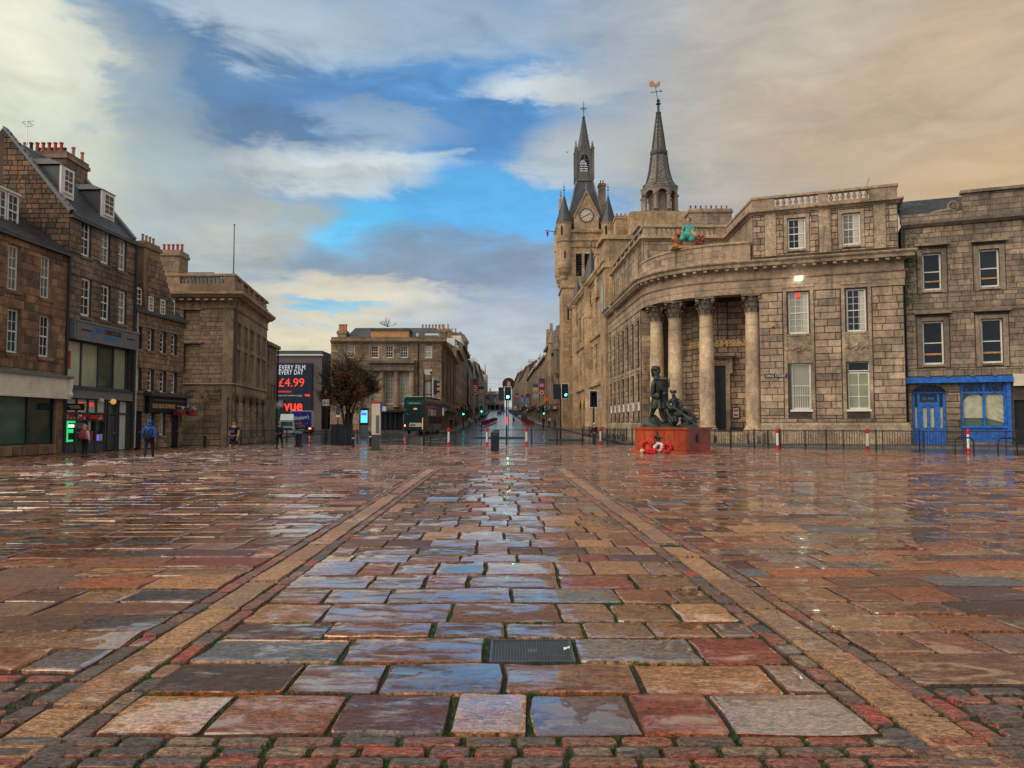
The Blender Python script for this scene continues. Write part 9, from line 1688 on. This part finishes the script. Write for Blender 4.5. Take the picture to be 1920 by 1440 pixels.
# kneeling soldier with rifle
skinmesh('kneeling_soldier', [spr(1268, 771, (.28, .22), 1.2), spr(1267, 762, (.25, .2), 1.2), spr(1265, 753, (.30, .2), 1.2), spr(1264, 748.5, (.2, .15), 1.2), spr(1263, 744, .09, 1.2), spr(1262.5, 738, .13, 1.15), spr(1255, 753, .12, 1.0), spr(1251, 760, .10, .85), spr(1256, 762, .08, .75), spr(1275, 753, .12, 1.3), spr(1278, 764, .10, 1.1), spr(1279, 772, .08, .85), spr(1258, 771, .19, .95), spr(1249, 767, .15, .8), spr(1254, 778, .12, .75), spr(1264, 790, .12, .7), spr(1260, 795, .1, .65), spr(1276, 773, .19, 1.5), spr(1290, 770, .17, 1.6), spr(1294, 780, .13, 1.6), spr(1298, 792, .1, 1.6), spr(1304, 796, .08, 1.6)],
         [(0, 1), (1, 2), (2, 3), (3, 4), (4, 5), (3, 6), (6, 7), (7, 8), (3, 9), (9, 10), (10, 11), (0, 12), (12, 13), (13, 14), (14, 15), (15, 16), (0, 17), (17, 18), (18, 19), (19, 20), (20, 21)], 'bronze', A, 2)
cp = MB(); p = sp(1262, 735, 1.15); cp.ball(p, (.17, .17, .1), 10, 6, .08); q = sp(1258, 733.5, 1.15); cp.ball(q, (.07, .05, .08), 6, 5); q = sp(1266.5, 733.5, 1.15); cp.ball(q, (.06, .05, .07), 6, 5); cp.box(p[0] - .15, p[0] + .15, p[1] - .2, p[1] - .1, p[2] - .1, p[2] - .04); cp.build('cap', 'bronze', A)
rf = MB(); rf.tube([sp(1251, 756, .7), sp(1278, 774, .6), sp(1306, 797, .6)], [.055, .05, .02], 6); rf.tube([sp(1262, 767, .62), sp(1257, 766, .68), sp(1250, 757.5, .72)], [.05, .07, .06], 6); rf.tube([sp(1280, 776, .62), sp(1288, 783, .6)], .06, 6); rf.build('rifle', 'bronze', A)
bx = MB(); c1_ = sp(1262, 787, .95); bx.ball(c1_, (.3, .3, .36), 10, 7, .18); c1_ = sp(1290, 789, 1.7); bx.ball(c1_, (.45, .4, .45), 10, 7, .2); bx.ball(sp(1268, 777, 1.1), (.4, .3, .18), 10, 6, .1); bx.build('rock_seat', 'bronze_rock', A)
# wreaths
def wreath(label, u, v, r_, m, tilt=.35):
    f2 = Fr(tuple(frM.at(0, 0, .12)), frM.d); a, z = f2.px(u, v); t = thing('wreath', label, 'wreath', tuple(f2.at(a, 0)), 'wreaths laid against the memorial plinth'); mb = MB(f2.M); z = r_ * .95 + .02
    for i in range(40): b = 2 * math.pi * i / 40; w_ = r_ * .74; mb.ball((a + w_ * math.cos(b) + R.uniform(-.04, .04), (z + w_ * math.sin(b)) * .3 - .0 + R.uniform(-.03, .03), z + w_ * math.sin(b) + R.uniform(-.03, .03)), r_ * R.uniform(.2, .3), 7, 5, .1)
    mb.build('flowers', m, t)
    if m == 'flower_red': mc = MB(f2.M); [mc.ball((a + r_ * .74 * math.cos(i * .63), (z + r_ * .74 * math.sin(i * .63)) * .3 - r_ * .26, z + r_ * .74 * math.sin(i * .63)), .025, 5, 4) for i in range(10)]; mc.build('flower_centres', 'hair_dark', t)
wreath('large round red poppy wreath at the left of the plinth', 1210, 839, .37, 'flower_red'); wreath('white and red wreath between the two red ones', 1233, 841, .31, 'flower_white'); wreath('smaller round red poppy wreath at the right of the group', 1249, 842, .30, 'flower_red')
lw = MB(); f2 = Fr(tuple(frM.at(0, 0, .45)), frM.d)
for i in range(60): a, z = f2.px(1222 + R.uniform(-6, 8), 846); lw.ball(tuple(f2.at(a, R.uniform(.06, .26), R.uniform(-.1, .1))), R.uniform(.05, .09), 6, 4, .1)
tag(lw.build('poppy_cluster', 'flower_red'), 'loose heap of red poppies on the ground before the wreaths', 'flowers')
a, z = f2.px(1206, 848); tag(MB().ball(tuple(f2.at(a, .12, .1)), .13, 9, 6, .08).build('pale_stone', 'column_stone'), 'round pale stone on the ground below the large wreath', 'stone')
# gulls
for u, v, Y in ((1064, 285, 90), (584, 639, 120)): p = at(u, v, Y); tag(MB().add([(p.x - .35, Y, p.z + .08), (p.x - .1, Y, p.z), (p.x, Y - .1, p.z + .02), (p.x + .1, Y, p.z), (p.x + .35, Y, p.z + .1), (p.x, Y + .25, p.z), (p.x, Y, p.z - .08)], [(0, 1, 5), (3, 4, 5), (1, 2, 6), (2, 3, 6), (1, 6, 5), (6, 3, 5)]).build('gull', 'dark_grey'), 'small dark bird flying ' + ('left of the clock tower spire' if u > 800 else 'above the cinema roof'), 'bird')
# spare weeds along walls
print('OBJECTS', len(bpy.data.objects))
